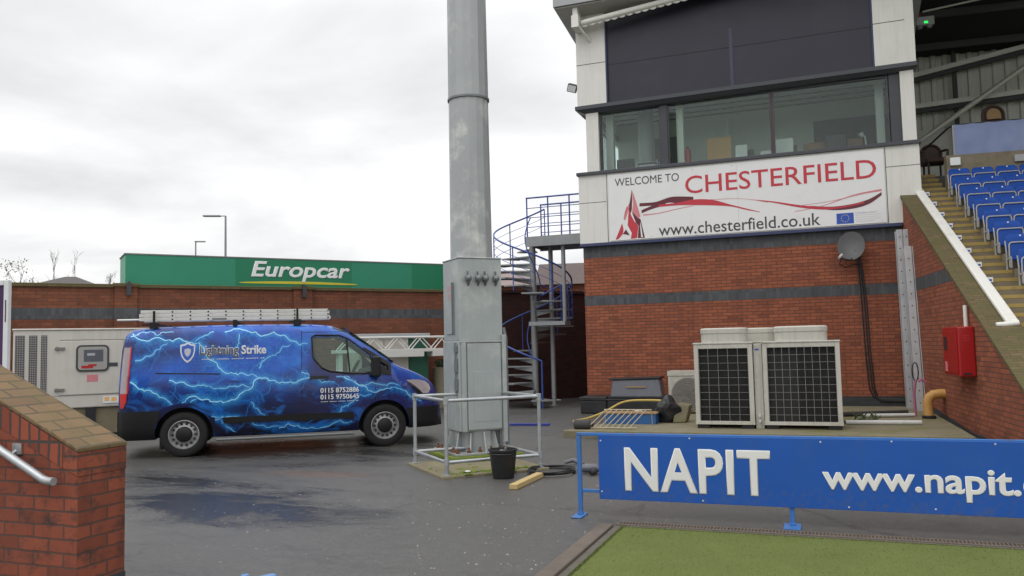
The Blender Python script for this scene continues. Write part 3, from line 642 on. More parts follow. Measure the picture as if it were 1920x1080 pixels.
def sheet(px, py, w, h, lab):
    q = on_y(px, py, FY+0.40)
    b = MB(); b.prism([(q.x-w/2, q.y, 5.845), (q.x+w/2, q.y, 5.845), (q.x+w/2, q.y+0.10, 5.845+h), (q.x-w/2, q.y+0.10, 5.845+h)], (0, 0.006, 0)); 
    return tag(b.build('paper_sheet', 'paper'), lab, 'paper', 'white sheets on the counter')
sheet(1390, 290, 0.27, 0.40, 'tall narrow white sheet propped on the counter behind the window')
sheet(1437, 292, 0.26, 0.20, 'smallest white sheet propped low beside the red mullion')
sheet(1468, 280, 0.46, 0.44, 'widest white sheet propped right of the red mullion')
tag(MB().lohi((-2.66, 21.2, 5.67), (-2.06, 21.26, 6.75)).build('notice_board', 'board_orange'), 'warm orange board standing inside the office behind the window', 'board')
fe = thing('fire_extinguisher', 'red fire extinguisher standing inside the office window', 'extinguisher', (-3.12, FY+0.72, 5.84))
b = MB(); b.lathe([(0, 0), (0.075, 0), (0.08, 0.02), (0.08, 0.40), (0.05, 0.46), (0.02, 0.48), (0, 0.48)], Matrix.Translation((-3.0, FY+0.62, 5.845)), 16); b.build('cylinder', 'red_paint', fe, smooth=True)
b = MB(); b.lohi((-3.03, FY+0.56, 6.325), (-2.97, FY+0.66, 6.36)); b.tube([(-3.0, FY+0.58, 6.34), (-2.93, FY+0.55, 6.25), (-2.92, FY+0.55, 6.05)], 0.012, 6); b.build('valve', 'black_plastic', fe)
wd = thing('wooden_cabinet', 'brown wooden cabinet inside the right end of the office', 'cabinet', (0.5, 21.7, 5.66))
b = MB(); b.lohi((-0.35, 21.4, 5.66), (1.0, 21.9, 6.42)); b.build('carcass', 'desk_wood', wd, bevel=0.01)
b = MB(); b.lohi((-0.32, 21.385, 5.75), (0.3, 21.4, 6.4)); b.lohi((0.34, 21.385, 5.75), (0.97, 21.4, 6.4)); b.build_each('door', 'desk_wood', wd)
tv = thing('monitor', 'black monitor seen end on at the left of the office window', 'monitor', (-4.6, FY+0.7, 5.84))
b = MB(); b.lohi((-4.78, FY+0.62, 5.92), (-4.33, FY+0.67, 6.22)); b.build('screen', 'black_plastic', tv, bevel=0.008)
b = MB(); b.lohi((-4.6, FY+0.64, 5.845), (-4.52, FY+0.70, 5.92)); b.lohi((-4.7, FY+0.58, 5.842), (-4.42, FY+0.76, 5.852)); b.build('stand', 'black_plastic', tv)
mc = thing('wire_tray', 'silver wire tray of papers on the counter beside the monitor', 'tray', (-4.0, FY+0.62, 5.84))
b = MB()
for k in range(3): b.lohi((-4.24, FY+0.45, 5.85+k*0.1), (-3.72, FY+0.8, 5.86+k*0.1))
for xx in (-4.24, -3.735): b.lohi((xx, FY+0.45, 5.842), (xx+0.015, FY+0.47, 6.09)); b.lohi((xx, FY+0.78, 5.842), (xx+0.015, FY+0.8, 6.09))
b.build('rack', 'lamp_metal', mc)
b = MB(); b.lohi((-4.2, FY+0.48, 5.862), (-3.8, FY+0.76, 5.90)); b.lohi((-4.18, FY+0.48, 5.962), (-3.8, FY+0.76, 5.99)); b.build('papers', 'paper', mc)
bb = thing('folder_stack', 'low stack of blue folders lying on the counter below the orange board', 'folders', (-2.3, FY+0.6, 5.84))
for k in range(3):
    b = MB(); b.box((-2.45+0.02*k, FY+0.6, 5.857+0.03*k), (0.6, 0.28, 0.026), rz=0.05*k); b.build('folder', 'blue_plastic' if k != 1 else 'paper', bb)
tag(MB().box((-1.95, FY+0.55, 5.895), (0.30, 0.2, 0.10)).build('file_box', 'blue_plastic', bevel=0.01), 'plain blue file box on the counter left of the tall white sheet', 'box')
for x_, w_, lab in ((-1.62, 0.34, 'black monitor seen from behind between the tall white sheet and the orange board'), (-0.62, 0.30, 'black monitor seen from behind just right of the widest white sheet'), (-3.55, 0.26, 'small black monitor seen from behind beside the wire tray')):
    t = thing('monitor', lab, 'monitor', (x_, FY+0.75, 5.84), 0, 'monitors on the window counter')
    b = MB(); b.lohi((x_-w_/2, FY+0.74, 5.93), (x_+w_/2, FY+0.78, 6.17)); b.build('screen', 'black_plastic', t, bevel=0.008)
    b = MB(); b.lohi((x_-0.03, FY+0.75, 5.845), (x_+0.03, FY+0.77, 5.93)); b.lohi((x_-0.1, FY+0.68, 5.842), (x_+0.1, FY+0.84, 5.852)); b.build('stand', 'black_plastic', t)
dl = thing('desk_lamp', 'slim white desk lamp at the right end of the window counter', 'lamp', (1.0, FY+0.6, 5.84))
b = MB(); b.tube([(1.02, FY+0.6, 5.85), (1.0, FY+0.6, 6.15), (0.94, FY+0.6, 6.24)], 0.016, 8); b.lathe([(0, 0), (0.09, 0), (0.09, 0.015), (0, 0.02)], Matrix.Translation((1.02, FY+0.6, 5.842)), 14); b.build('stem', 'lamp_metal', dl, smooth=True)
b = MB(); b.lathe([(0.02, 0.06), (0.07, -0.03), (0.065, -0.035), (0.0, 0.05)], Matrix.Translation((0.92, FY+0.6, 6.22)) @ Matrix.Rotation(R(40), 4, 'Y'), 12); b.build('shade', 'lamp_metal', dl, smooth=True)
oc_ = thing('office_chair', 'black office chair pushed up to the window counter in front of the wooden cabinet', 'chair', (0.4, FY+1.3, 5.66))
b = MB(); b.box((0.4, FY+1.25, 6.02), (0.48, 0.45, 0.07)); b.build('seat', 'black_plastic', oc_, bevel=0.03)
b = MB(); b.box((0.4, FY+1.5, 6.28), (0.5, 0.06, 0.45)); b.build('backrest', 'black_plastic', oc_, bevel=0.03)
b = MB(); b.cyl((0.4, FY+1.25, 5.70), (0.4, FY+1.25, 6.0), 0.03)
for k in range(5): b.beam((0.4, FY+1.25, 5.71), (0.4+0.25*math.cos(k*1.257), FY+1.25+0.25*math.sin(k*1.257), 5.69), 0.04, 0.03)
b.build('base', 'black_plastic', oc_)

# ---- welcome sign
sgn = thing('welcome_sign', 'large white banner sign with red town name and swoosh below the office window', 'sign', (-1.78, CL-0.02, 4.07))
SY = CL-0.022
b = MB(); b.lohi((-4.83, SY, 4.08), (-1.79, CL-0.002, 5.695)); b.lohi((-1.787, SY, 4.08), (1.31, CL-0.002, 5.695)); mat('banner_white', (0.76, 0.76, 0.76), 0.4, var=0.03, dirt=(0.6, 0.6, 0.58), dirt_amt=0.3); b.build_each('panel', 'banner_white', sgn)
mat('ink_grey', (0.055, 0.05, 0.055), 0.5, var=0.05); mat('ink_red', (0.52, 0.035, 0.055), 0.45, var=0.05); mat('ink_maroon', (0.12, 0.018, 0.03), 0.45, var=0.2, scale=3); mat('ink_pink', (0.62, 0.22, 0.24), 0.5, var=0.1); mat('eu_blue', (0.02, 0.08, 0.42), 0.45, var=0.04); mat('eu_gold', (0.7, 0.55, 0.05), 0.5); mat('ink_pale', (0.42, 0.43, 0.48), 0.5)
UX, UZ = (1, 0, 0), (0, 0, 1)
SF_ = SY-0.001
b = MB(); text_on(b, 'WELCOME TO', (-4.67, SF_, 5.40), UX, UZ, width=1.55, height=0.19, bold=-0.004, thick=0.003); b.build('welcome_lettering', 'ink_grey', sgn)
b = MB(); text_on(b, 'CHESTERFIELD', (-2.98, SF_, 5.07), UX, UZ, width=4.13, height=0.42, bold=0.004, thick=0.003); b.build('town_lettering', 'ink_red', sgn)
b = MB(); text_on(b, 'www.chesterfield.co.uk', (-3.64, SF_, 4.12), UX, UZ, width=3.60, height=0.28, bold=0.004, thick=0.003); b.build('web_lettering', 'ink_grey', sgn)
def spts(lst, sc=7.715, ox=1140, oy=320, dy=0.0):
    return [on_y(x/sc+ox, y/sc+oy, SF_-dy) for x, y in lst]
def ribbon(mb, pts, dy=0.0):
    """pts: (x, y_top, y_bottom) in photo pixels on the sign plane"""
    t = [on_y(x, a, SF_-dy) for x, a, c in pts]; bt = [on_y(x, c, SF_-dy) for x, a, c in pts]
    mb.prism(t+bt[::-1], (0, -0.002, 0))
def dense(p, n=6):
    out = []
    for i in range(len(p)-1):
        for k in range(n):
            t = k/n; p0_, p1_, p2_, p3_ = p[max(i-1, 0)], p[i], p[i+1], p[min(i+2, len(p)-1)]
            out.append(tuple(0.5*((2*b_)+(-a_+c_)*t+(2*a_-5*b_+4*c_-d__)*t*t+(-a_+3*b_-3*c_+d__)*t**3) for a_, b_, c_, d__ in zip(p0_, p1_, p2_, p3_)))
    return out+[p[-1]]
b = MB(); ribbon(b, dense([(1199, 381, 387), (1215, 380, 386), (1232, 378, 385), (1255, 370, 380), (1275, 368.3, 382), (1300, 369, 384)])); ribbon(b, dense([(1203, 394, 400), (1217, 388, 394), (1232, 382, 389), (1248, 377, 384)]), 0.0005)
ribbon(b, dense([(1520, 386, 388), (1560, 387.5, 394), (1600, 382, 391), (1630, 373, 382), (1653, 360, 366)])); b.build_each('dark_swoosh', 'ink_maroon', sgn)
b = MB(); ribbon(b, dense([(1235, 384, 388), (1270, 380, 385), (1300, 374, 384.5), (1335, 374.5, 385), (1370, 383.5, 387), (1400, 391, 393.5), (1425, 397, 397.8)]), 0.001)
ribbon(b, dense([(1410, 374, 374.8), (1450, 377.5, 380), (1500, 384.5, 389), (1545, 388, 393), (1580, 386.5, 389.5), (1620, 378, 381)]), 0.001); b.build_each('red_swoosh', 'ink_red', sgn)
b = MB(); ribbon(b, dense([(1206, 402, 404.5), (1235, 399, 400.6), (1270, 391, 392.4), (1300, 385, 386)])); ribbon(b, dense([(1490, 396, 397), (1540, 386, 387.2), (1600, 365, 367.5), (1653, 354, 358)])); ribbon(b, dense([(1500, 385, 385.7), (1560, 376, 376.8), (1620, 362, 363.2), (1652, 355.5, 356.5)]), 0.0015)
ribbon(b, dense([(1330, 374, 374.6), (1390, 372, 372.6), (1440, 379, 379.6)]), 0.0015); b.build_each('pale_swoosh', 'ink_pink', sgn)
b = MB(); b.prism(spts([(340, 270), (325, 400), (300, 520), (300, 600), (330, 610), (345, 560), (350, 400)]), (0, -0.002, 0)); b.prism(spts([(345, 590), (430, 680), (470, 700), (535, 970), (430, 975), (445, 800), (395, 740)], dy=0.0004), (0, -0.002, 0)); b.prism(spts([(260, 850), (315, 935), (215, 915)], dy=0.0004), (0, -0.002, 0)); b.build_each('spire_shadow', 'ink_maroon', sgn)
b = MB(); b.prism(spts([(300, 560), (335, 640), (395, 745), (440, 800), (420, 975), (330, 985), (345, 900), (285, 790)], dy=0.001), (0, -0.002, 0)); b.prism(spts([(205, 760), (225, 850), (215, 915), (150, 990), (110, 1000)], dy=0.001), (0, -0.002, 0)); b.prism(spts([(275, 510), (290, 560), (235, 690), (225, 700), (245, 600)], dy=0.001), (0, -0.002, 0)); b.build_each('spire_face', 'ink_red', sgn)
b = MB(); b.prism(spts([(345, 280), (385, 380), (470, 660), (435, 690), (350, 590), (365, 480)], dy=0.0014), (0, -0.002, 0)); b.prism(spts([(300, 480), (310, 520), (250, 720), (225, 700)], dy=0.0014), (0, -0.002, 0)); b.build_each('spire_light', 'ink_pink', sgn)
b = MB(); b.prism(spts([(340, 600), (400, 740), (390, 745), (330, 640)], dy=0.0018), (0, -0.002, 0)); b.prism(spts([(470, 740), (505, 960), (480, 965), (465, 800)], dy=0.0018), (0, -0.002, 0)); b.build_each('spire_highlight', 'paper', sgn)
b = MB(); b.lohi((0.30, SF_-0.003, 4.11), (0.65, SF_, 4.345)); b.build('flag', 'eu_blue', sgn)
b = MB()
for k in range(12):
    a_ = k*math.pi/6; cx, cz = 0.475+0.078*math.cos(a_), 4.228+0.078*math.sin(a_)
    b.prism([(cx+(0.014 if j % 2 == 0 else 0.006)*math.sin(j*math.pi/5), SF_-0.0035, cz+(0.014 if j % 2 == 0 else 0.006)*math.cos(j*math.pi/5)) for j in range(10)], (0, -0.001, 0))
b.build('flag_stars', 'eu_gold', sgn)
b = MB()
text_on(b, 'EUROPEAN UNION', (0.69, SF_, 4.31), UX, UZ, width=0.42, height=0.035, thick=0.002)
for k, w_ in enumerate((0.52, 0.45, 0.5, 0.38)): b.lohi((0.69, SF_-0.001, 4.272-0.045*k), (0.69+w_, SF_, 4.278-0.045*k))
b.build('small_print', 'ink_pale', sgn)
b = MB()
for xx in (-4.75, -3.8, -2.8, -1.9, -1.68, -0.7, 0.3, 1.22):
    for zz in (4.13, 5.64): b.lathe([(0, -0.004), (0.012, 0), (0.012, 0.004)], Matrix.Translation((xx, SY-0.001, zz)) @ Matrix.Rotation(R(90), 4, 'X'), 8)
b.build_each('fixing', 'lamp_metal', sgn)

# ---- satellite dish
mat('dish_grey', (0.085, 0.082, 0.085), 0.5, var=0.1)
ds = thing('satellite_dish', 'grey satellite dish on a wall mount with black cables dropping down the brick', 'dish', (0.60, FY, 3.5))
b = MB(); dn = Vector((-0.12, -1, 0.30)).normalized(); q = dn.to_track_quat('Z', 'Y').to_matrix().to_4x4()
Md = Matrix.Translation((0.56, FY-0.30, 3.60)) @ q @ Matrix.Diagonal((0.85, 1.0, 1, 1))
b.lathe([(0, -0.075), (0.12, -0.067), (0.22, -0.042), (0.33, 0.0), (0.336, -0.008), (0.22, -0.055), (0.12, -0.08), (0, -0.088)], Md, 32); b.build('reflector', 'dish_grey', ds, smooth=True)
b = MB(); b.tube([(0.60, FY-0.25, 3.35), (0.52, FY-0.50, 3.27), (0.32, FY-0.72, 3.30)], 0.014, 8); b.tube([(0.64, FY-0.27, 3.5), (0.72, FY-0.12, 3.35), (0.72, FY, 3.35)], 0.022, 8); b.build('arm', 'dark_metal', ds, smooth=True)
b = MB(); b.cyl((0.30, FY-0.74, 3.31), (0.36, FY-0.64, 3.38), 0.028); b.build('receiver', 'lamp_metal', ds)
b = MB()
for i, dx in enumerate((0.0, 0.055, 0.10)):
    b.tube([(0.68+dx*0.5, FY-0.05, 3.42), (0.70+dx*0.8, FY-0.03, 3.0), (0.72+dx, FY-0.018, 2.4), (0.75+dx, FY-0.018, 1.2), (0.79+dx, FY-0.02, 0.52), (0.85+dx, FY-0.022, 0.34-0.02*i), (1.0, FY-0.024, 0.27-0.02*i), (1.55, FY-0.02, 0.26-0.02*i)], 0.016, 6)
b.tube([(0.34, FY-0.7, 3.29), (0.30, FY-0.66, 3.18), (0.42, FY-0.5, 3.12), (0.64, FY-0.2, 3.2), (0.69, FY-0.05, 3.2)], 0.012, 6)
b.build('cable', 'black_plastic', ds, smooth=True)
# ================================================================== GRANDSTAND (turned 6 degrees from the building)
GO = Vector((1.62, 19.6, 0)); GU = Vector((0.9946, 0.1034, 0)); GV = Vector((-0.1034, 0.9946, 0)); GRZ = math.atan2(0.1034, 0.9946)
def G(u, v, z): return GO + GU*u + GV*v + Vector((0, 0, z))
RAKE = 0.527
def cz(v): return 4.63 + RAKE*v
def gbox(mb, u0, u1, v0, v1, z0, z1, mi=0):
    mb.prism([G(u0, v0, z0), G(u1, v0, z0), G(u1, v1, z0), G(u0, v1, z0)], (0, 0, z1-z0), mi)
mat('white_paint', (0.76, 0.75, 0.70), 0.45, var=0.05, dirt=(0.45, 0.42, 0.34), dirt_amt=0.35, dirt_scale=3)
mat('step_concrete', (0.20, 0.17, 0.12), 0.85, var=0.3, scale=6, dirt=(0.10, 0.085, 0.05), dirt_amt=0.6, bmp=0.2)
mat('step_yellow', (0.36, 0.255, 0.075), 0.7, var=0.25, scale=5, dirt=(0.14, 0.105, 0.055), dirt_amt=0.9, dirt_scale=5)
mat('step_tan', (0.20, 0.165, 0.11), 0.8, var=0.25, scale=5, dirt=(0.13, 0.10, 0.06), dirt_amt=0.6, dirt_scale=5)
mat('seat_blue', (0.008, 0.060, 0.31), 0.42, var=0.12, scale=4, dirt=(0.02, 0.08, 0.32), dirt_amt=0.4, spec=0.22)
mat('seat_tube', (0.38, 0.375, 0.355), 0.5, metal=0.15, var=0.15)
mat('red_box', (0.36, 0.010, 0.012), 0.3, var=0.08, scale=3, dirt=(0.30, 0.02, 0.02), dirt_amt=0.4)
mat('ladder_alu', (0.46, 0.46, 0.47), 0.42, metal=0.5, var=0.18, scale=7, dirt=(0.28, 0.28, 0.27), dirt_amt=0.5)
mat('hole_dark', (0.015, 0.015, 0.015), 0.8)
mat('pipe_yellow', (0.50, 0.27, 0.075), 0.55, var=0.15, dirt=(0.28, 0.16, 0.06), dirt_amt=0.5)

# ramp wall
V0 = -9.4
rwl = thing('ramp_wall', 'red brick side wall of the seating ramp with a broad sloping mossy coping', 'wall', tuple(G(0.2, -5, 0)))
b = MB(); z0 = -0.3
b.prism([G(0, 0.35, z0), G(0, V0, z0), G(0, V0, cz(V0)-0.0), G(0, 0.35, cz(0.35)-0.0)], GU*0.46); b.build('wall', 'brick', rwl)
b = MB(); 
ve = -3.45
b.prism([G(-0.004, 0.3, 2.53), G(-0.004, -3.93, 2.53), G(-0.004, -3.50, 2.77), G(-0.004, 0.3, 2.77)], GU*0.004); b.build('grey_band', 'band_brick', rwl)
b = MB(); b.prism([G(-0.003, 0.3, -0.3), G(-0.003, V0, -0.3), G(-0.003, V0, 0.05), G(-0.003, -4.6, 0.05), G(-0.003, 0.3, 0.42)], GU*0.003); b.build('plinth', 'plinth_brick', rwl)
b = MB(); b.prism([G(-0.035, 0.1, cz(0.1)), G(-0.035, V0, cz(V0)), G(-0.035, V0, cz(V0)+0.07), G(-0.035, 0.1, cz(0.1)+0.07)], GU*0.51); b.build('coping', 'coping_moss', rwl, bevel=0.008)
wr = thing('white_rail', 'broad white painted rail running down the mossy coping of the seating ramp', 'handrail', tuple(G(0.36, -3, cz(-3))))
b = MB(); ve2 = -5.62
b.prism([G(0.27, 0.15, cz(0.15)+0.075), G(0.27, ve2, cz(ve2)+0.075), G(0.27, ve2, cz(ve2)+0.15), G(0.27, 0.15, cz(0.15)+0.15)], GU*0.17); b.build('board', 'white_paint', wr, bevel=0.02)
b = MB(); e_ = G(0.36, ve2, cz(ve2)+0.10); b.tube([e_+GU*0.08, e_-GU*0.10-Vector((0, 0, 0.02)), e_-GU*0.22-Vector((0, 0, 0.02))], [0.045, 0.045, 0.035], 10); b.build('end_bracket', 'white_paint', wr, smooth=True)

# stepped aisle and terraces
gs = thing('grandstand', 'covered grandstand with concrete terraces, yellow edged steps and a dark roof', 'grandstand', tuple(G(2, 0, 0)))
PV, PZ = 0.58, 0.3057
b = MB(); by = MB(); bt = MB()
for k in range(26):                      # two risers to every row of seats
    v1 = 1.2 - k*PV/2; zt = cz(v1)+0.02
    gbox(b, 0.47, 0.97, v1, v1+PV/2+0.02, -0.3, zt)
    gbox(by, 0.472, 0.968, v1-0.006, v1, zt-0.055, zt+0.004); gbox(by, 0.472, 0.968, v1, v1+0.05, zt, zt+0.004)
    gbox(bt, 0.472, 0.968, v1-0.003, v1, zt-PZ/2, zt-0.06)
b.build('aisle_steps', 'step_concrete', gs); by.build('step_nosing', 'step_yellow', gs); bt.build('step_riser', 'step_tan', gs)
b = MB()
def row_v(i): return -0.16 - PV*i        # front of the back of row i
def row_z(i): return cz(row_v(i)) + 0.60 - 0.60 - 0.02
for i in range(12):
    vv = row_v(i); gbox(b, 0.97, 9.0, vv-0.42, vv+0.18, -0.3, row_z(i))
b.build('terrace', 'step_concrete', gs)
b = MB(); gbox(b, 0.97, 9, 0.16, 0.36, 3.5, cz(0)+0.86); b.build('terrace_wall', 'step_concrete', gs)
b = MB(); gbox(b, 0.40, 9, 1.45, 8.3, 4.6, cz(1.2)+0.02); b.build('rear_deck', 'room_dark', gs)
# plates with step numbers
for k in range(8):
    v1 = 0.0-PV*k; zt = cz(v1)
    b = MB(); gbox(b, 0.475, 0.565, v1-0.012, v1-0.007, zt-0.02, zt+0.065); b.build('step_plate', 'paper', gs)
    b = MB(); gbox(b, 0.49, 0.548, v1-0.014, v1-0.0125, zt, zt+0.03); b.build('plate_mark', 'eu_blue', gs)
# rear cladding, beams and roof
mat('rear_clad', (0.48, 0.49, 0.44), 0.6, var=0.1, dirt=(0.36, 0.36, 0.32), dirt_amt=0.5)
mat('steel_grey', (0.48, 0.48, 0.43), 0.5, metal=0.2, var=0.12)
mat('steel_dark', (0.03, 0.03, 0.032), 0.6, var=0.2)
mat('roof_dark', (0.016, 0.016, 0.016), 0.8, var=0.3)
RV = 8.2
b = MB(); uu = -1.0; pr = []
while uu < 9:
    pr += [(uu, 0), (uu+0.16, 0), (uu+0.19, 0.05), (uu+0.31, 0.05), (uu+0.34, 0)]; uu += 0.34
b.prism([G(u_, RV-d_, 7.9) for u_, d_ in pr]+[G(9, RV+0.1, 7.9), G(-1, RV+0.1, 7.9)], (0, 0, 3.4)); b.build('rear_cladding', 'rear_clad', gs)
b = MB(); gbox(b, -1, 9, RV-0.12, RV+0.1, 5.0, 7.9); b.build('rear_wall', 'rear_clad', gs)
for (xa, ya, xc, yc) in ((1719, 141, 1920, 88), (1721, 200, 1920, 172)):
    p_ = on_p(xa, ya, G(0, RV-0.35, 0), GV); q_ = on_p(xc, yc, G(0, RV-0.35, 0), GV); d_ = q_-p_
    b = MB(); b.beam(p_-d_*0.2, p_+d_*1.3, 0.16, 0.14); b.build('wall_beam', 'steel_grey', gs)
    b = MB(); b.beam(p_-d_*0.2-Vector((0, 0, 0.15)), p_+d_*1.3-Vector((0, 0, 0.15)), 0.12, 0.12); b.build('beam_flange', 'steel_dark', gs)
p_ = on_p(1726, 264, G(0, RV-0.9, 0), GV); q_ = on_p(1920, 126, G(0, RV-0.9, 0), GV); d_ = q_-p_
b = MB(); b.tube([p_-d_*0.15, q_+d_*0.6], 0.075, 12); b.build('diagonal_brace', 'steel_grey', gs, smooth=True)
p_ = on_p(1793, 200, G(0, RV-0.25, 0), GV); b = MB(); b.lohi((p_.x-0.06, p_.y-0.06, 5.0), (p_.x+0.06, p_.y+0.06, 11.0)); b.build('column', 'steel_dark', gs)
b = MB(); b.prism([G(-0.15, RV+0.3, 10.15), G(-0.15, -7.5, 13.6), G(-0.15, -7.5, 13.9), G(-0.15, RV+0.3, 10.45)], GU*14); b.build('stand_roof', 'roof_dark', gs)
for k in range(7):
    v_ = 7.4-k*1.7; zr_ = 10.15+(RV+0.3-v_)*0.2156
    b = MB(); b.prism([G(-0.1, v_, zr_-0.2), G(-0.1, v_+0.08, zr_-0.2), G(-0.1, v_+0.08, zr_), G(-0.1, v_, zr_)], GU*13); b.build('purlin', 'steel_dark', gs)
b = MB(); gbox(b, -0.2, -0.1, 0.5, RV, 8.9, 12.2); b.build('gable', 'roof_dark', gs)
p_ = on_p(1730, 22, G(0, 5, 0), GV); q_ = on_p(1830, 0, G(0, 5, 0), GV); b = MB(); b.tube([p_, p_+(q_-p_)*2.2], 0.028, 8); b.build('conduit', 'steel_grey', gs)
# emergency light
mat('lit_green', (0.02, 0.5, 0.05), 0.4); _m = MATS['lit_green']; _p = [n for n in _m.node_tree.nodes if n.type == 'BSDF_PRINCIPLED'][0]; _p.inputs['Emission Color'].default_value = (0.02, 1.0, 0.12, 1); _p.inputs['Emission Strength'].default_value = 1.2
q_ = on_p(1734, 40, G(0, 5.2, 0), GV)
el = thing('emergency_light', 'grey emergency light box with a green lamp under the dark stand roof', 'light', tuple(q_-Vector((0, 0, 0.15))))
b = MB(); b.box(q_, (0.46, 0.14, 0.24), rz=GRZ); b.build('case', 'fascia_grey', el, bevel=0.02)
b = MB(); b.box(q_+Vector((0.02, -0.078, -0.05)), (0.09, 0.02, 0.05), rz=GRZ); b.build('green_lamp', 'lit_green', el)
for dx in (-0.13, 0.11):
    b = MB(); b.lathe([(0.0, 0.05), (0.03, 0.05), (0.07, -0.03), (0, -0.03)], Matrix.Translation(q_+Vector((dx, -0.02, -0.16))), 12); b.build('lamp_head', 'fascia_grey', el, smooth=True)
b = MB(); b.cyl(q_+Vector((-0.25, 0, 0.2)), q_+Vector((-0.1, 0, 0.2)), 0.04, 10); b.build('red_tag', 'red_box', el)

# directors' rail with cover, blocks and wicker chairs
mat('tarp_blue', (0.20, 0.25, 0.43), 0.6, var=0.15, scale=2, dirt=(0.30, 0.33, 0.48), dirt_amt=0.6, dirt_scale=1.2)
mat('wicker_brown', (0.045, 0.022, 0.014), 0.6, var=0.35, scale=30, bmp=0.5, bscale=70)
mat('cushion_tan', (0.28, 0.18, 0.09), 0.9, var=0.15)
P3 = G(0, 0.42, 0)
tl, bl_, tr, br_ = [on_p(x, y, P3, GV) for x, y in ((1788, 234), (1791, 292), (1935, 221), (1935, 281))]
cv = thing('cover_sheet', 'pale blue grey cover sheet tied along the rail behind the back row of seats', 'cover', tuple(bl_))
b = MB(); nx, nz = 30, 8
vg = []
for i in range(nx+1):
    vg.append([])
    for j in range(nz+1):
        s_, t_ = i/nx, j/nz
        p_ = (bl_.lerp(br_, s_)).lerp(tl.lerp(tr, s_), t_)
        vg[i].append(p_ - GV*(0.02*mnoise.noise(Vector((s_*9, t_*3, 1)))+0.012*math.sin(s_*26)*(1-t_)) + Vector((0, 0, -0.015*abs(math.sin(s_*14))*(1 if j in (0, nz) else 0))))
b.sheet(vg, GV*0.008)
b.build('sheet', 'tarp_blue', cv, smooth=True)
rl = thing('guard_rail', 'dark tubular guard rail carrying the pale blue grey cover sheet', 'railing', tuple(G(1.0, 0.45, cz(0)+0.98)))
b = MB(); o_ = GV*0.05
b.tube([tl+o_, tr+o_], 0.022, 8); b.tube([tl.lerp(bl_, .5)+o_, tr.lerp(br_, .5)+o_], 0.018, 8); b.tube([tl+o_, tl+o_-GU*0.05+GV*0.2, tl+GV*1.6-GU*0.25-Vector((0, 0, 0.15))], 0.022, 8); b.build('rail', 'steel_dark', rl)
for s_ in (0.0, 0.5, 0.98):
    b = MB(); p_ = tl.lerp(tr, s_)+o_; b.tube([p_, (p_.x, p_.y, cz(0)+0.9)], 0.022, 8); b.build('post', 'steel_grey', rl)
for k, (x, y, lab) in enumerate(((1791, 303, 'pale grey block under the left end of the blue cover sheet'), (1912, 296, 'pale green grey block under the right end of the blue cover sheet'))):
    p_ = on_p(x, y, G(0, 0.13, 0), GV)
    tag(MB().box(p_, (0.20, 0.06, 0.17 if k == 0 else 0.15), rz=GRZ).build('wall_block', 'paper' if k == 0 else 'fascia_grey', bevel=0.01), lab, 'block')
def wicker(name, lab, px, py, v, w, h, zfl):
    c_ = on_p(px, py, G(0, v, 0), GV); c_.z = zfl
    t = thing(name, lab, 'chair', tuple(c_), GRZ, 'wicker armchairs at the back of the stand')
    def L(x, y, z): return c_ + GU*x + GV*y + Vector((0, 0, z))
    b = MB(); n_ = 14
    outl = [(-w/2, 0.35), (-w/2, h-w/2)] + [(-w/2*math.cos(a), h-w/2+w/2*math.sin(a)) for a in [math.pi*k/n_ for k in range(1, n_)]] + [(w/2, h-w/2), (w/2, 0.35)]
    b.prism([L(x, 0.22+0.08*z/h, z) for x, z in outl], GV*0.05); b.build('backrest', 'wicker_brown', t, bevel=0.015)
    b = MB(); b.tube([L(x, 0.21+0.08*z/h, z) for x, z in outl], 0.03, 8); b.build('rim', 'wicker_brown', t, smooth=True)
    b = MB(); b.prism([L(-w/2, -0.3, 0.34), L(w/2, -0.3, 0.34), L(w/2, 0.25, 0.34), L(-w/2, 0.25, 0.34)], (0, 0, 0.10)); b.build('seat', 'wicker_brown', t, bevel=0.02)
    for sx in (-1, 1):
        b = MB(); b.tube([L(sx*w/2, 0.22, 0.68), L(sx*(w/2+0.04), 0, 0.66), L(sx*(w/2+0.02), -0.28, 0.60), L(sx*w/2, -0.29, 0.4)], 0.03, 8); b.build('armrest', 'wicker_brown', t, smooth=True)
        for y_ in (-0.27, 0.22):
            b = MB(); b.cyl(L(sx*(w/2-0.04), y_, 0), L(sx*(w/2-0.04), y_, 0.36), 0.022, 8); b.build('leg', 'wicker_brown', t)
    return t, L
DKZ = cz(1.2)+0.02
wicker('wicker_chair', 'dark wicker armchair standing at the head of the yellow edged steps', 1750, 280, 1.75, 0.44, 0.86, DKZ)
_p = on_p(1868, 198, G(0, 1.9, 0), GV)
t_, L_ = wicker('wicker_chair', 'dark wicker armchair with a tan cushion rising above the blue cover sheet', 1868, 198, 1.9, 0.46, 1.35, _p.z-1.28)
b = MB(); n_ = 10; ww, hh = 0.30, 1.28
b.prism([L_(-ww/2, 0.24, 1.02)]+[L_(-ww/2*math.cos(math.pi*k/n_), 0.27, hh-ww/2+ww/2*math.sin(math.pi*k/n_)) for k in range(n_+1)]+[L_(ww/2, 0.24, 1.02)], -GV*0.04); b.build('cushion', 'cushion_tan', t_)
_z = _p.z-1.28
b = MB(); b.prism([L_(-0.35, -0.4, _z*0-0.6), L_(1.6, -0.4, -0.6), L_(1.6, 0.5, -0.6), L_(-0.35, 0.5, -0.6)], (0, 0, 0.597)); b.build('chair_platform', 'room_dark', gs)
tag(MB().prism([L_(0.35, 0.2, 0), L_(1.7, 0.2, 0), L_(1.7, 0.5, 0), L_(0.35, 0.5, 0)], (0, 0, 0.98)).build('dark_bench', 'wicker_brown', bevel=0.04), 'low dark brown bench behind the cover sheet right of the tan cushioned chair', 'bench')

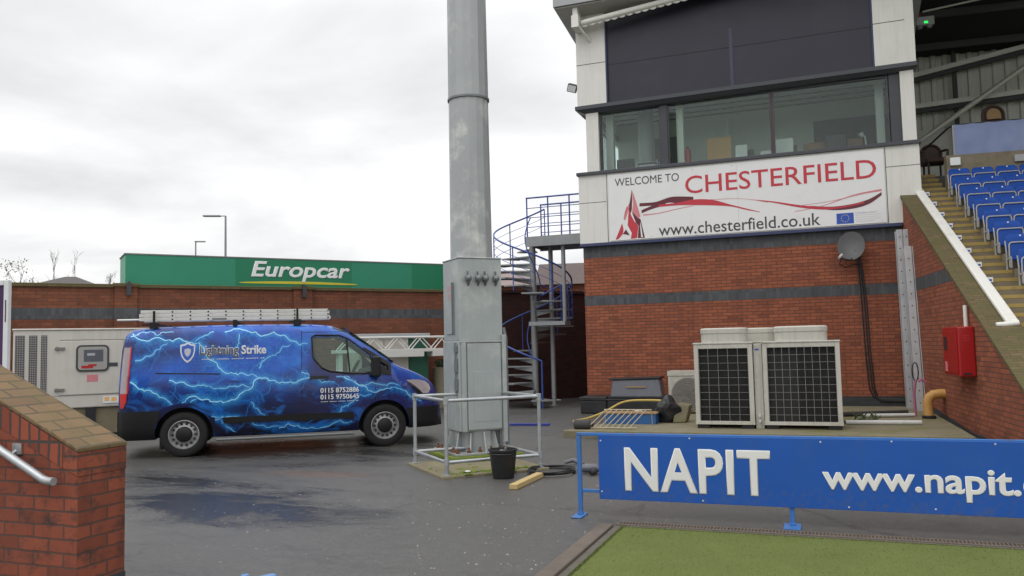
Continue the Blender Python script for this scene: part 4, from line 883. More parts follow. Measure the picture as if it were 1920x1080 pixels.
# tip-up seats
def seat_proto():
    t = thing('stadium_seat', 'blue seat', 'seat', (0, 0, 0), 0)
    b = MB(); w = 0.43                     # backrest: rounded, slightly dished shell
    nx, nz = 8, 6; gr_ = []
    for i in range(nx+1):
        col_ = []
        for j in range(nz+1):
            s_, q_ = i/nx*2-1, j/nz
            x = s_*w/2*(1-0.10*max(0, q_-0.6)/0.4*abs(s_)); z = 0.33+0.29*q_-0.03*max(0, abs(s_)-0.75)/0.25*(1 if q_ > 0.5 else 0)*q_
            col_.append((x, 0.02+0.05*q_+0.03*(1-s_*s_) + (0.0 if q_ < 0.85 else (q_-0.85)*0.15), z))
        gr_.append(col_)
    b.sheet(gr_, (0, 0.025, 0))
    b.build('backrest', 'seat_blue', t, smooth=True, local=True)
    b = MB(); b.box((0, -0.045, 0.30), (0.39, 0.05, 0.30), M=Matrix.Rotation(R(-8), 4, 'X')); b.build('seat_pan', 'seat_blue', t, bevel=0.02, local=True)
    b = MB(); b.lathe([(0, 0.0), (0.014, 0.0), (0.014, 0.006), (0, 0.006)], Matrix.Translation((0, 0.04, 0.585)) @ Matrix.Rotation(R(90), 4, 'X'), 10); b.build('number_disc', 'paper', t, local=True)
    b = MB(); xw = 0.205
    b.tube([(-xw, -0.05, 0.04), (-xw, -0.06, 0.40), (-xw+0.01, -0.06, 0.44), (-xw+0.04, -0.06, 0.46), (xw-0.04, -0.06, 0.46), (xw-0.01, -0.06, 0.44), (xw, -0.06, 0.40), (xw, -0.05, 0.04)], 0.0125, 8)
    b.build('seat_frame', 'seat_tube', t, smooth=True, local=True)
    for sx in (-1, 1):
        b = MB(); b.tube([(sx*0.215, 0.07, 0.0), (sx*0.215, 0.05, 0.3), (sx*0.215, 0.09, 0.5)], 0.016, 8); b.beam((sx*0.215, 0.05, 0.18), (sx*0.215, -0.16, 0.20), 0.018, 0.03); b.beam((sx*0.215, -0.15, 0.20), (sx*0.215, -0.15, 0.02), 0.02, 0.03); b.build('seat_leg', 'seat_tube', t, smooth=False, local=True)
    return t
proto = seat_proto(); first = True
ORD = ['first', 'second', 'third', 'fourth', 'fifth', 'sixth', 'seventh', 'eighth', 'ninth']
rowname = ['back row under the cover sheet', 'second row from the back', 'third row from the back', 'fourth row from the back', 'fifth row from the back', 'sixth row from the back', 'seventh row from the back', 'lowest row in view']
def vis(p, m=95):
    d = p-CP; f_ = d.dot(AF); return 960+FPX*d.dot(AR)/f_ < 1920+m
for i in range(8):
    for j in range(9):
        P_ = G(1.14+0.45*j, row_v(i)-0.02, row_z(i))
        if not vis(P_ + Vector((-0.2, 0, 0.3))): break
        lab = 'blue tip-up seat, %s from the steps in the %s' % (ORD[j], rowname[i])
        if first: proto.location = P_; proto.rotation_euler = (0, 0, GRZ); proto['label'] = lab; proto['group'] = 'blue tip-up seats in the stand'; o = proto; first = False
        else: o = dup(proto, P_, GRZ, lab, 'blue tip-up seats in the stand')

# red hose cabinet on the ramp wall
RN = -GU
def rp(x, y): return on_p(x, y, G(0, 0, 0), GU)
hc = thing('hose_cabinet', 'red fire hose cabinet fixed to the ramp wall below the coping', 'cabinet', tuple(G(0, -4.6, 0.95)))
va, vb, vz0, vz1 = -5.02, -4.05, 0.955, 1.74
b = MB(); b.prism([G(-0.004, va, vz0), G(-0.004, vb, vz0), G(-0.004, vb, vz1), G(-0.004, va, vz1)], GU*-0.24); b.build('case', 'red_box', hc, bevel=0.02)
b = MB(); b.prism([G(-0.245, va+0.06, vz0+0.05), G(-0.245, vb-0.06, vz0+0.05), G(-0.245, vb-0.06, vz1-0.06), G(-0.245, va+0.06, vz1-0.06)], GU*-0.012); dr = b.build('door', 'red_box', hc, bevel=0.008)
b = MB(); b.prism([G(-0.258, vb-0.34, 1.36), G(-0.258, vb-0.14, 1.36), G(-0.258, vb-0.14, 1.58), G(-0.258, vb-0.34, 1.58)], GU*-0.004); b.build('window', 'black_plastic', dr)
b = MB(); b.prism([G(-0.258, vb-0.30, 1.02), G(-0.258, vb-0.16, 1.02), G(-0.258, vb-0.16, 1.18), G(-0.258, vb-0.30, 1.18)], GU*-0.003)
b.build('sticker', 'ink_pink', dr)
b = MB()
gbox(b, -0.19, -0.07, va-0.004, va-0.001, vz0+0.03, vz0+0.06); b.build('label_plate', 'black_plastic', hc)
b = MB()
for k in range(3): gbox(b, -0.17, -0.08, va-0.003, va-0.001, 1.52+k*0.035, 1.53+k*0.035)
b.build('faint_print', 'ink_red', hc)
b = MB(); b.tube([G(-0.05, -4.75, vz1-0.02), G(-0.05, -4.75, vz1+0.34)], 0.03, 10); b.build('vent_pipe', 'white_paint', hc)

# bundled extension ladders standing in the corner
def ladder_sec(name, lab, base, width, thick, height, npl, lean, group=None, cols=1):
    t = thing(name, lab, 'ladder', tuple(base), 0.0, group)
    ax = GU*0.15 + Vector((1, 0, 0)); ax.normalize(); ay = Vector((0, 0, 1)).cross(ax)
    upv = (Vector((0, 0, 1)) + lean).normalized()
    def L(x, y, z): return base + ax*x + ay*y + upv*z
    for k in range(cols):
        x0 = k*(width/cols)+0.006; x1 = (k+1)*(width/cols)-0.006
        b = MB(); b.prism([L(x0, 0, 0), L(x1, 0, 0), L(x1, thick, 0), L(x0, thick, 0)], upv*height)
        st = b.build('stile', 'ladder_alu', t, bevel=0.006)
        bh = MB()
        for q in range(npl):
            z = 0.16 + q*0.245
            if z > height-0.05: break
            bh.lathe([(0, 0.003), (0.013, 0.003), (0.013, -0.002), (0, -0.002)], Matrix.Translation(L((x0+x1)/2, -0.001, z)) @ Matrix.Rotation(R(90), 4, 'X'), 8)
        bh.build_each('rung_end', 'hole_dark', st)
    for q in range(npl):
        z = 0.16+q*0.245
        if z > height-0.05: break
        if q % 1 == 0:
            b = MB(); b.cyl(L(width*0.5, thick*0.5, z), L(width*0.5, thick+0.30, z), 0.014, 8); b.build('rung', 'ladder_alu', t)
    b = MB(); b.prism([L(0.006, thick+0.28, 0), L(width-0.006, thick+0.28, 0), L(width-0.006, thick+0.31, 0), L(0.006, thick+0.31, 0)], upv*height); b.build('far_stile', 'ladder_alu', t)
    return t
l1 = on_y(1704, 772, FY-0.95); l1.z = 0.12
zt_ = on_y(1690, 437, FY-0.5).z
ladder_sec('extension_ladder', 'taller slim grey aluminium ladder standing against the brick in the corner', Vector((1.46, FY-0.75, 0.12)), 0.26, 0.06, 3.75, 15, Vector((-0.005, 0.07, 0)), 'ladders in the corner', cols=2)
ladder_sec('extension_ladder', 'shorter broad grey aluminium ladder section standing in front of the taller ladder', Vector((1.58, FY-1.30, 0.12)), 0.46, 0.07, 3.36, 13, Vector((-0.012, 0.12, 0)), 'ladders in the corner', cols=3)
# yellow pipe elbow out of the wall
pe_ = thing('yellow_pipe', 'thick ochre yellow pipe elbow coming out of the ramp wall foot', 'pipe', tuple(G(-0.25, -3.2, 0.12)))
b = MB(); w0 = rp(1772, 745); vv_ = (w0-GO).dot(GV)
pts = [G(0.02, vv_, 0.56), G(-0.10, vv_, 0.56), G(-0.19, vv_, 0.545), G(-0.255, vv_, 0.50), G(-0.285, vv_, 0.43), G(-0.29, vv_, 0.34), G(-0.285, vv_-0.02, 0.16)]
b.tube(pts, 0.085, 16); b.build('elbow', 'pipe_yellow', pe_, smooth=True)
b = MB(); b.lathe([(0.085, 0), (0.115, 0), (0.12, 0.05), (0.085, 0.06)], Matrix.Translation(G(-0.285, vv_-0.02, 0.12)), 16); b.build('collar', 'black_plastic', pe_)
mat('pink_plastic', (0.38, 0.12, 0.2), 0.5)
cl_ = thing('cable_coil', 'black cable loop with a pink sleeve hanging beside the yellow pipe', 'cable', tuple(G(-0.42, vv_+0.2, 0.12)))
b = MB(); c_ = G(-0.40, vv_+0.35, 0.95); b.tube([c_+Vector((0.05*math.cos(a), 0, 0.17*math.sin(a))) for a in [k*math.pi/10 for k in range(20)]], 0.012, 6, closed=True); b.build('loop', 'black_plastic', cl_, smooth=True)
b = MB(); b.tube([c_+Vector((0, 0, -0.16)), c_+Vector((-0.04, 0, -0.4)), c_+Vector((-0.03, 0, -0.83))], 0.022, 8); b.tube([c_+Vector((0.04, 0, -0.18)), c_+Vector((0.1, 0, -0.14)), c_+Vector((0.17, 0, -0.2))], 0.025, 8); b.build('sleeve', 'pink_plastic', cl_, smooth=True)
# ================================================================== AIR CONDITIONERS
mat('ac_cream', (0.50, 0.485, 0.43), 0.5, var=0.06, scale=2, dirt=(0.30, 0.27, 0.21), dirt_amt=0.65, dirt_scale=2.6, streak=(0.38, 0.35, 0.28))
mat('ac_inside', (0.013, 0.013, 0.012), 0.6, var=0.3)
mat('ac_wire', (0.27, 0.26, 0.245), 0.45, metal=0.3, var=0.15)
mat('ac_fin', (0.05, 0.05, 0.047), 0.5, metal=0.4, var=0.3, scale=15)
PZ0 = 0.12
def outdoor_unit(lab, x0, x1, y0, cols, rows, cowls, cable_strip):
    D = 0.76; zb, ztp = PZ0+0.07, 1.575
    t = thing('condenser_unit', lab, 'air conditioner', ((x0+x1)/2, y0+D/2, PZ0), 0, 'large cream condenser units')
    gx0, gx1 = x0+0.075, x1-0.075-cable_strip; gz0, gz1 = 0.235, 1.47
    b = MB()
    b.lohi((x0, y0, zb), (gx0, y0+0.09, ztp-0.03)); b.lohi((gx1, y0, zb), (x1, y0+0.09, ztp-0.03)); b.lohi((gx0, y0, gz1), (gx1, y0+0.06, ztp-0.03)); b.lohi((gx0, y0, zb), (gx1, y0+0.06, gz0))
    b.lohi((x1-0.03, y0+0.09, zb), (x1-0.001, y0+D, ztp-0.03)); b.lohi((x0+0.001, y0+0.09, zb), (x0+0.03, y0+D, ztp-0.03)); b.lohi((x0+0.03, y0+D-0.03, zb), (x1-0.03, y0+D, ztp-0.03))
    b.build('casing', 'ac_cream', t, bevel=0.006)
    b = MB(); b.lohi((x0-0.012, y0-0.012, ztp-0.03), (x1+0.012, y0+D+0.01, ztp)); b.build('lid', 'ac_cream', t, bevel=0.008)
    b = MB(); b.lohi((gx0, y0+0.10, gz0), (gx1, y0+0.14, gz1)); b.build('coil', 'ac_inside', t)
    b = MB(); zz = gz0+0.02
    while zz < gz1: b.lohi((gx0+0.45*(gx1-gx0)*(1 if cols > 6 else 0), y0+0.088, zz), (gx1, y0+0.0995, zz+0.004)); zz += 0.0175
    b.build('fins', 'ac_fin', t)
    b = MB()
    for k in range(cols+1): xx = gx0+(gx1-gx0)*k/cols; b.lohi((xx-0.003, y0-0.004, gz0), (xx+0.003, y0+0.003, gz1))
    for k in range(rows+1): zz = gz0+(gz1-gz0)*k/rows; b.lohi((gx0, y0+0.0035, zz-0.0025), (gx1, y0+0.0095, zz+0.0025))
    b.build('wire_guard', 'ac_wire', t)
    for k, (cx, cw, cy) in enumerate(cowls):
        b = MB(); prof = []
        ring = []
        for a in range(32):
            an = a*2*math.pi/32; ex = 0.55
            ring.append((math.copysign(abs(math.cos(an))**ex, math.cos(an)), math.copysign(abs(math.sin(an))**ex, math.sin(an))))
        lv = [(1.0, 0.0), (1.0, 0.15), (1.025, 0.155), (1.03, 0.225), (0.97, 0.245), (0.90, 0.24), (0.86, 0.12)]
        rr_ = [[b.bm.verts.new((cx+p*cw/2*r_, cy+q*0.36*r_, ztp+h_)) for p, q in ring] for r_, h_ in lv]
        for A, B in zip(rr_, rr_[1:]):
            for m_ in range(32): b.bm.faces.new((A[m_], A[(m_+1) % 32], B[(m_+1) % 32], B[m_]))
        b.bm.faces.new(rr_[-1]); b.bm.faces.new(rr_[0][::-1])
        cow = b.build('fan_cowl', 'ac_cream', t, smooth=True)
        b = MB()
        for q in (0.08, 0.16, 0.24, 0.31):
            b.tube([(cx+q*cw/0.75*math.cos(a*math.pi/12), cy+q*math.sin(a*math.pi/12), ztp+0.235) for a in range(24)], 0.004, 4, closed=True)
        b.build('fan_guard', 'ac_wire', cow)
    for sx in (x0+0.02, x1-0.22):
        b = MB(); b.lohi((sx, y0+0.02, PZ0), (sx+0.2, y0+0.12, zb)); b.lohi((sx, y0+D-0.12, PZ0), (sx+0.2, y0+D-0.02, zb)); b.build_each('foot', 'ac_inside', t)
    b = MB(); b.lohi((x0-0.005, y0-0.006, zb), (x1+0.005, y0-0.001, zb+0.06)); b.build('base_rail', 'ac_cream', t, bevel=0.002)
    return t
t = outdoor_unit('narrower cream condenser unit with a five column wire guard', -2.17, -1.20, 14.42, 5, 10, [(-1.685, 0.77, 14.80)], 0.0)
t = outdoor_unit('wider cream condenser unit with a nine column wire guard', -1.04, 0.17, 14.42, 9, 10, [(-0.43, 0.84, 14.80)], 0.0)
t = outdoor_unit('hidden cream condenser unit with only its fan cowl showing between the other two cowls', -1.75, -0.80, 15.30, 5, 10, [(-1.28, 0.80, 15.68)], 0.0)
t2 = thing('service_panel', 'narrow cream service panel standing between the two large condenser units', 'panel', (-1.12, 14.6, PZ0))
b = MB(); b.lohi((-1.19, 14.50, PZ0), (-1.052, 15.1, 1.54)); b.build('casing', 'ac_cream', t2, bevel=0.006)
b = MB(); b.lohi((-1.16, 14.495, 1.43), (-1.10, 14.4995, 1.455)); b.build('badge', 'eu_blue', t2)
b = MB()
for z in (0.25, 0.34): b.cyl((-1.12, 14.50, z), (-1.12, 14.42, z), 0.022, 10)
b.build('pipe_stub', 'lamp_metal', t2)
# small split unit
sm = thing('split_unit', 'small cream split air conditioner with a round fan grille behind the large units', 'air conditioner', (-2.75, 17.4, PZ0))
b = MB(); b.lohi((-3.15, 17.3, PZ0+0.04), (-2.30, 17.62, 1.0)); b.build('casing', 'ac_cream', sm, bevel=0.015)
b = MB(); c_ = Vector((-2.74, 17.292, 0.52)); Mx = Matrix.Translation(c_) @ Matrix.Rotation(R(90), 4, 'X')
mat('ac_grey', (0.20, 0.19, 0.17), 0.6, var=0.15)  # plain grey for fan plate, hinges, seams and bucket contents
b.lathe([(0, 0.002), (0.34, 0.002), (0.35, -0.006)], Mx, 32); b.build('fan_plate', 'ac_grey', sm)
b = MB()
for q in range(1, 9): b.tube([c_+Vector((0.04*q*math.cos(a*math.pi/16), -0.012, 0.04*q*math.sin(a*math.pi/16))) for a in range(32)], 0.004, 4, closed=True)
for a in range(8): b.beam(c_+Vector((0, -0.012, 0)), c_+Vector((0.33*math.cos(a*math.pi/4), -0.012, 0.33*math.sin(a*math.pi/4))), 0.006, 0.006)
b.build('fan_guard', 'ac_wire', sm)
b = MB(); b.lohi((-3.16, 17.285, 0.90), (-2.29, 17.299, 1.0)); b.build('top_band', 'ac_cream', sm)
for xx in (-3.05, -2.45):
    b = MB(); b.lohi((xx, 17.3, PZ0), (xx+0.1, 17.6, PZ0+0.04)); b.build('foot', 'black_plastic', sm)
# black case and trays by the wall
mat('case_grey', (0.10, 0.105, 0.125), 0.38, var=0.12, dirt=(0.16, 0.16, 0.17), dirt_amt=0.4)
mat('tray_black', (0.018, 0.018, 0.02), 0.45, var=0.3, dirt=(0.07, 0.07, 0.07), dirt_amt=0.4)
cs = thing('plastic_case', 'dark grey plastic case lying on its side on the black trays by the brick wall', 'case', (-4.1, 18.8, 0.34))
b = MB(); b.prism([(-4.72, 18.55, 0.345), (-3.52, 18.55, 0.345), (-3.60, 18.66, 0.79), (-4.68, 18.66, 0.77)], (0, 0.42, 0)); b.build('body', 'case_grey', cs, bevel=0.03)
b = MB(); b.prism([(-4.76, 18.63, 0.75), (-3.56, 18.63, 0.78), (-3.56, 18.63, 0.825), (-4.76, 18.63, 0.795)], (0, 0.5, 0)); b.build('lid', 'tray_black', cs, bevel=0.01)
b = MB(); b.lohi((-4.75, 18.50, 0.345), (-3.50, 18.545, 0.40)); b.build('rim', 'tray_black', cs, bevel=0.01)
b = MB(); b.box((-4.12, 18.588, 0.60), (0.45, 0.006, 0.03), M=Matrix.Rotation(R(-14), 4, 'X')); b.build('faded_strip', 'cushion_tan', cs)
for (xa, xb, lab) in ((-5.40, -4.78, 'black plastic tray at the building corner left of the grey case'), (-4.77, -3.3, 'long black plastic tray under the dark grey case')):
    t = thing('storage_tray', lab, 'tray', ((xa+xb)/2, 18.85, 0)); z0_ = 0.0 if xa < -4.8 else 0.0
    zz_ = 0.12 if xb > -3.4 else 0.0
    b = MB(); b.lohi((xa, 18.45, zz_*0+0.0), (xb, 19.3, 0.30)); b.build('body', 'tray_black', t, bevel=0.03)
    b = MB(); b.lohi((xa-0.02, 18.43, 0.30), (xb+0.0, 19.32, 0.34 if xb > -3.4 else 0.38)); b.build('rim', 'tray_black', t, bevel=0.01)
# dark covered lump, crate, rack, hose, roll
tag(MB().blob((-2.85, 15.5, 0.33), (0.26, 0.24, 0.24), 5, 0.45, 3, 1.3).build('rubble_sack', 'tray_black', smooth=False), 'dark crumpled sack slumped left of the narrow condenser unit', 'sack')
b = MB(); b.prism([(-2.72, 15.25, 0.125), (-2.50, 15.35, 0.125), (-2.45, 15.55, 0.42), (-2.68, 15.45, 0.46)], (0.03, 0.22, 0.02)); tag(b.build('mossy_slab', 'moss_concrete', bevel=0.02), 'mossy broken slab leaning behind the dark crumpled sack', 'slab')
cr = thing('blue_crate', 'low bright blue plastic crate lying behind the wire rack', 'crate', (-3.3, 15.1, PZ0))
b = MB(); b.lohi((-3.95, 15.0, PZ0), (-2.98, 15.4, PZ0+0.03)); b.lohi((-3.95, 15.0, PZ0+0.03), (-2.98, 15.03, 0.30)); b.lohi((-3.95, 15.37, PZ0+0.03), (-2.98, 15.4, 0.30)); b.lohi((-3.95, 15.03, PZ0+0.03), (-3.92, 15.37, 0.30)); b.lohi((-3.01, 15.03, PZ0+0.03), (-2.98, 15.37, 0.30)); b.build('tub', 'blue_plastic', cr)
b = MB(); b.lohi((-3.97, 14.985, 0.30), (-2.96, 15.415, 0.325)); b.build('lid', 'cushion_tan', cr, bevel=0.006)
mat('wire_tan', (0.42, 0.36, 0.26), 0.5, metal=0.2, var=0.2)
rk = thing('wire_rack', 'sloping rack of pale wire bars lying beside the hoarding', 'rack', (-3.5, 14.3, PZ0))
b = MB()
for k in range(8): x_ = -3.93+0.105*k; b.tube([(x_-0.05, 14.05, 0.15), (x_+0.10, 14.75, 0.40)], 0.009, 6)
b.build('bars', 'wire_tan', rk)
b = MB(); b.tube([(-4.02, 14.05, 0.145), (-3.12, 14.05, 0.145)], 0.012, 6); b.tube([(-3.86, 14.75, 0.40), (-3.0, 14.75, 0.40)], 0.012, 6); b.tube([(-3.86, 14.75, 0.40), (-3.86, 14.8, 0.125)], 0.01, 6); b.tube([(-3.0, 14.75, 0.40), (-3.0, 14.8, 0.125)], 0.01, 6); b.build('rack_frame', 'wire_tan', rk)
mat('hose_yellow', (0.52, 0.38, 0.09), 0.5, var=0.12)
hpts = [(1108, 800, .15), (1075, 795, .15), (1058, 788, .15), (1075, 780, .16), (1110, 772, .2), (1140, 762, .3), (1170, 760, .36), (1235, 760, .36)]
P_ = [(-4.05, 14.45, 0.15), (-4.35, 14.75, 0.15), (-4.58, 15.2, 0.14), (-4.45, 15.7, 0.15), (-4.2, 16.1, 0.25), (-3.95, 16.5, 0.40), (-3.6, 16.6, 0.44), (-3.0, 16.4, 0.42), (-2.7, 16.1, 0.20), (-2.6, 16.0, 0.14)]
hs = thing('hose', 'yellow ochre garden hose curving over the mossy pad', 'hose', (-4, 15.5, PZ0))
b = MB(); b.tube(dense(P_, 6), 0.022, 10); b.build('tube', 'hose_yellow', hs, smooth=True)
b = MB(); b.cyl((-4.0, 14.42, 0.15), (-4.06, 14.47, 0.15), 0.03, 10); b.build('coupling', 'black_plastic', hs)
fr_ = MB(); fr_.tube([(-4.22, 13.98, 0.20), (-4.20, 13.985, 0.20), (-3.95, 14.03, 0.205), (-3.93, 14.035, 0.205)], [0.06, 0.085, 0.085, 0.06], 16)
mat('foam_grey', (0.055, 0.05, 0.052), 0.75, var=0.2, bmp=0.3); tag(fr_.build('foam_roll', 'foam_grey', smooth=True), 'short dark grey roll lying at the front corner of the mossy pad', 'roll')
wc_ = MB(); wc_.lathe([(0, 0), (0.07, 0), (0.08, 0.02), (0.08, 0.14), (0.06, 0.16), (0, 0.16)], Matrix.Translation((-3.55, 16.2, 0.12)), 16); tag(wc_.build('plastic_tub', 'paper', smooth=True), 'small white plastic tub under the grey case near the hose', 'tub')
# pipes lying at the wall foot
mat('pipe_white', (0.55, 0.55, 0.53), 0.5, var=0.1, dirt=(0.3, 0.3, 0.27), dirt_amt=0.6); mat('pipe_dark', (0.035, 0.035, 0.035), 0.5, var=0.3)
for (a, c, r_, m_, lab) in (((0.22, 15.35, 0.16), (1.40, 15.45, 0.16), 0.042, 'pipe_white', 'nearest pale pipe lying on the pad right of the wide condenser unit'), ((0.55, 16.7, 0.16), (1.42, 16.95, 0.16), 0.035, 'pipe_white', 'shorter pale pipe lying behind the nearest one toward the ladders'), ((0.2, 16.9, 0.165), (1.35, 17.5, 0.165), 0.045, 'pipe_dark', 'black pipe lying at the foot of the brick wall by the ladders'), ((0.2, 15.55, 0.15), (1.38, 15.70, 0.15), 0.03, 'pipe_dark', 'thin black pipe lying just behind the nearest pale pipe')):
    b = MB(); b.tube([a, c], r_, 12); tag(b.build('loose_pipe', m_, smooth=True), lab, 'pipe', 'loose pipes on the pad')
mat('litter_green', (0.10, 0.13, 0.06), 0.8, var=0.4)
pb = MB(); rnd = random.Random(5)
for k in range(26):
    x_, y_ = 0.35+rnd.random()*0.4, 15.9+rnd.random()*0.5; pb.beam((x_, y_, 0.125), (x_+rnd.uniform(-.15, .15), y_+rnd.uniform(-.1, .1), 0.16+rnd.random()*0.12), 0.02, 0.012)
tag(pb.build('wood_offcuts', 'litter_green'), 'small heap of greenish broken sticks behind the pale pipes', 'sticks')
# ================================================================== FLOODLIGHT MAST
mat('mast_galv', (0.355, 0.37, 0.375), 0.45, metal=0.35, var=0.12, scale=3, dirt=(0.72, 0.72, 0.67), dirt_amt=0.85, dirt_scale=1.7, streak=(0.30, 0.325, 0.33))
mat('housing_galv', (0.36, 0.395, 0.39), 0.5, metal=0.25, var=0.14, scale=3, dirt=(0.58, 0.58, 0.55), dirt_amt=0.7, dirt_scale=2.2, streak=(0.32, 0.345, 0.34))
mat('galv_dark', (0.19, 0.205, 0.21), 0.5, metal=0.4, var=0.2)
mat('rust', (0.15, 0.065, 0.03), 0.8, var=0.4, scale=20)
MU = Vector((0.7071, 0.7071, 0)); MV = Vector((-0.7071, 0.7071, 0)); MRZ = R(45)
MC0 = on_z(866, 868)                                   # front corner of the housing on the ground
HS = 0.655
def mq(a, c, z): return MC0 + MU*a + MV*c + Vector((0, 0, z))
ms = thing('floodlight_mast', 'thick galvanised floodlight mast on a square steel base housing', 'mast', tuple(mq(HS/2, HS/2, 0)), MRZ)
def mbox(mb, a0, a1, c0, c1, z0, z1): mb.prism([mq(a0, c0, z0), mq(a1, c0, z0), mq(a1, c1, z0), mq(a0, c1, z0)], (0, 0, z1-z0))
mid = mq(HS/2, HS/2, 0)
b = MB()
pr = [(0.306, 2.84), (0.290, 5.30)]
b.lathe(pr+[(0.0, 5.30)], Matrix.Translation(mid), 16); b.build('lower_shaft', 'mast_galv', ms)
b = MB(); b.lathe([(0.0, 5.22), (0.300, 5.22), (0.276, 9.5), (0, 9.5)], Matrix.Translation(mid) @ Matrix.Rotation(R(11), 4, 'Z'), 16); b.build('upper_shaft', 'mast_galv', ms)
b = MB(); b.lathe([(0.290, 5.20), (0.309, 5.205), (0.309, 5.235), (0.290, 5.24)], Matrix.Translation(mid), 32); b.build('joint_ring', 'galv_dark', ms)
b = MB(); mbox(b, 0, HS, 0, HS, 1.68, 2.84); mbox(b, -0.01, HS+0.01, -0.01, HS+0.01, 2.84, 2.862); b.build('upper_housing', 'housing_galv', ms, bevel=0.012)
b = MB(); mbox(b, -0.012, HS+0.012, 0.0, HS+0.012, 0.42, 1.68); b.build('lower_housing', 'housing_galv', ms, bevel=0.012)
b = MB(); mbox(b, 0.10, HS-0.04, -0.022, -0.002, 0.44, 1.645); dr = b.build('access_door', 'housing_galv', ms, bevel=0.008)
b = MB(); mbox(b, 0.19, HS-0.10, -0.026, -0.0225, 0.55, 1.25); b.build('door_panel', 'housing_galv', dr, bevel=0.002)
b = MB(); mbox(b, 0.0, HS, -0.03, -0.004, 1.655, 1.685); mbox(b, 0.015, 0.085, -0.03, -0.004, 0.42, 1.655); mbox(b, HS-0.03, HS+0.03, -0.05, -0.004, 0.25, 1.76); b.build('door_frame', 'housing_galv', ms, bevel=0.006)
# side hinge post, back right angle bar
b = MB(); b.tube([mq(HS+0.05, 0.01, 0.2), mq(HS+0.05, 0.01, 1.70), mq(HS+0.02, 0.02, 1.86)], 0.028, 8); b.build('corner_bar', 'galv_dark', ms)
for z0_, z1_ in ((1.24, 1.44), (0.98, 1.16), (1.52, 1.62)):
    b = MB(); mbox(b, -0.04, -0.013, 0.05, 0.15, z0_, z1_); b.build('hinge', 'galv_dark', ms, bevel=0.008)
b = MB(); b.tube([mq(-0.035, 0.10, 0.92), mq(-0.035, 0.10, 1.66)], 0.012, 8); b.build('hinge_rod', 'galv_dark', ms)
# plate on the left side with faint print
b = MB(); mbox(b, -0.016, -0.001, 0.20, 0.50, 1.78, 2.52); pl_ = b.build('side_plate', 'housing_galv', ms, bevel=0.006)
b = MB()
for k, z in enumerate((2.44, 2.40, 2.33, 2.29)): mbox(b, -0.018, -0.0165, 0.25+0.03*(k % 2), 0.42, z, z+0.016)
b.build('faint_print', 'ink_pink', pl_)
b = MB(); mbox(b, -0.04, -0.017, 0.195, 0.205, 1.78, 2.52); b.build('plate_edge', 'galv_dark', pl_)
# lugs under the top edge
for k, a_ in enumerate((0.14, 0.29, 0.40, 0.56)):
    b = MB(); c_ = mq(a_, -0.05, 2.56)
    prof = [(0, -0.12), (0.055, -0.055), (0.06, 0.04), (0, 0.12)]
    b.prism([mq(a_-0.012, 0.0, 2.56-0.11), mq(a_-0.012, -0.07, 2.56-0.05), mq(a_-0.012, -0.085, 2.56+0.02), mq(a_-0.012, -0.05, 2.56+0.09), mq(a_-0.012, 0.0, 2.56+0.11)], MU*0.024)
    b.lathe([(0, -0.05), (0.035, -0.05), (0.05, 0), (0.035, 0.03), (0, 0.03)], Matrix.Translation(mq(a_, -0.05, 2.56)) @ MU.to_track_quat('Z', 'Y').to_matrix().to_4x4(), 12)
    b.build('lifting_lug', 'galv_dark', ms, bevel=0.004)
# base: tapering skirt with gussets, base plate and bolts
b = MB(); b.lathe([(0.315, 0.14), (0.315, 0.43), (0.0, 0.43)], Matrix.Translation(mid), 16); b.build('base_skirt', 'mast_galv', ms)
for k in range(12):
    an = R(15+30*k); r_ = Vector((math.cos(an), math.sin(an), 0)); tn = Vector((-r_.y, r_.x, 0))
    b = MB(); b.prism([mid+r_*0.28-tn*0.009+Vector((0, 0, z)) if i in (0, 3) else mid+r_*rr_-tn*0.009+Vector((0, 0, z)) for i, (rr_, z) in enumerate(((0.28, 0.14), (0.43, 0.14), (0.36, 0.40), (0.28, 0.42)))], tn*0.018); b.build('gusset', 'housing_galv', ms)
b = MB(); mbox(b, -0.14, HS+0.14, -0.14, HS+0.14, 0.105, 0.14); b.build('base_plate', 'galv', ms, bevel=0.006)
for k in range(5):
    for (a_, c_) in ((-0.09+0.165*k, -0.09), (-0.09, 0.075+0.165*k)):
        b = MB(); b.lathe([(0, 0.14), (0.032, 0.14), (0.032, 0.172), (0.017, 0.175), (0.017, 0.21), (0, 0.21)], Matrix.Translation(mq(a_, c_, 0)), 6); b.build('anchor_bolt', 'rust', ms)
b = MB(); mbox(b, -0.20, HS+0.2, -0.20, HS+0.2, 0.035, 0.105); struct(b.build('grout_pad', 'green_moss', bevel=0.02))
fl0 = on_z(838, 897); RS = 1.27
def rq(a, c, z): return fl0 + MU*a + MV*c + Vector((0, 0, z))
b = MB(); b.prism([rq(-0.08, -0.07, -0.02), rq(RS+0.1, -0.07, -0.02), rq(RS+0.1, RS+0.12, -0.02), rq(-0.08, RS+0.12, -0.02)], (0, 0, 0.055)); struct(b.build('mast_slab', 'moss_concrete', bevel=0.012))
b = MB(); rnd = random.Random(11)
for k in range(70):
    a_ = rnd.uniform(-0.04, RS); c_ = rnd.choice([rnd.uniform(0.0, 0.14), rnd.uniform(0.0, 0.14), rnd.uniform(0, 1)]); 
    if a_ > 0.15 and rnd.random() < .5: c_ = rnd.uniform(-0.06, 0.10)
    b.blob(rq(a_, c_, 0.036), (rnd.uniform(.02, .07), rnd.uniform(.02, .06), rnd.uniform(.006, .02)), k, 0.5, 1)
struct(b.build('moss', 'green_moss', smooth=True), 'stuff')
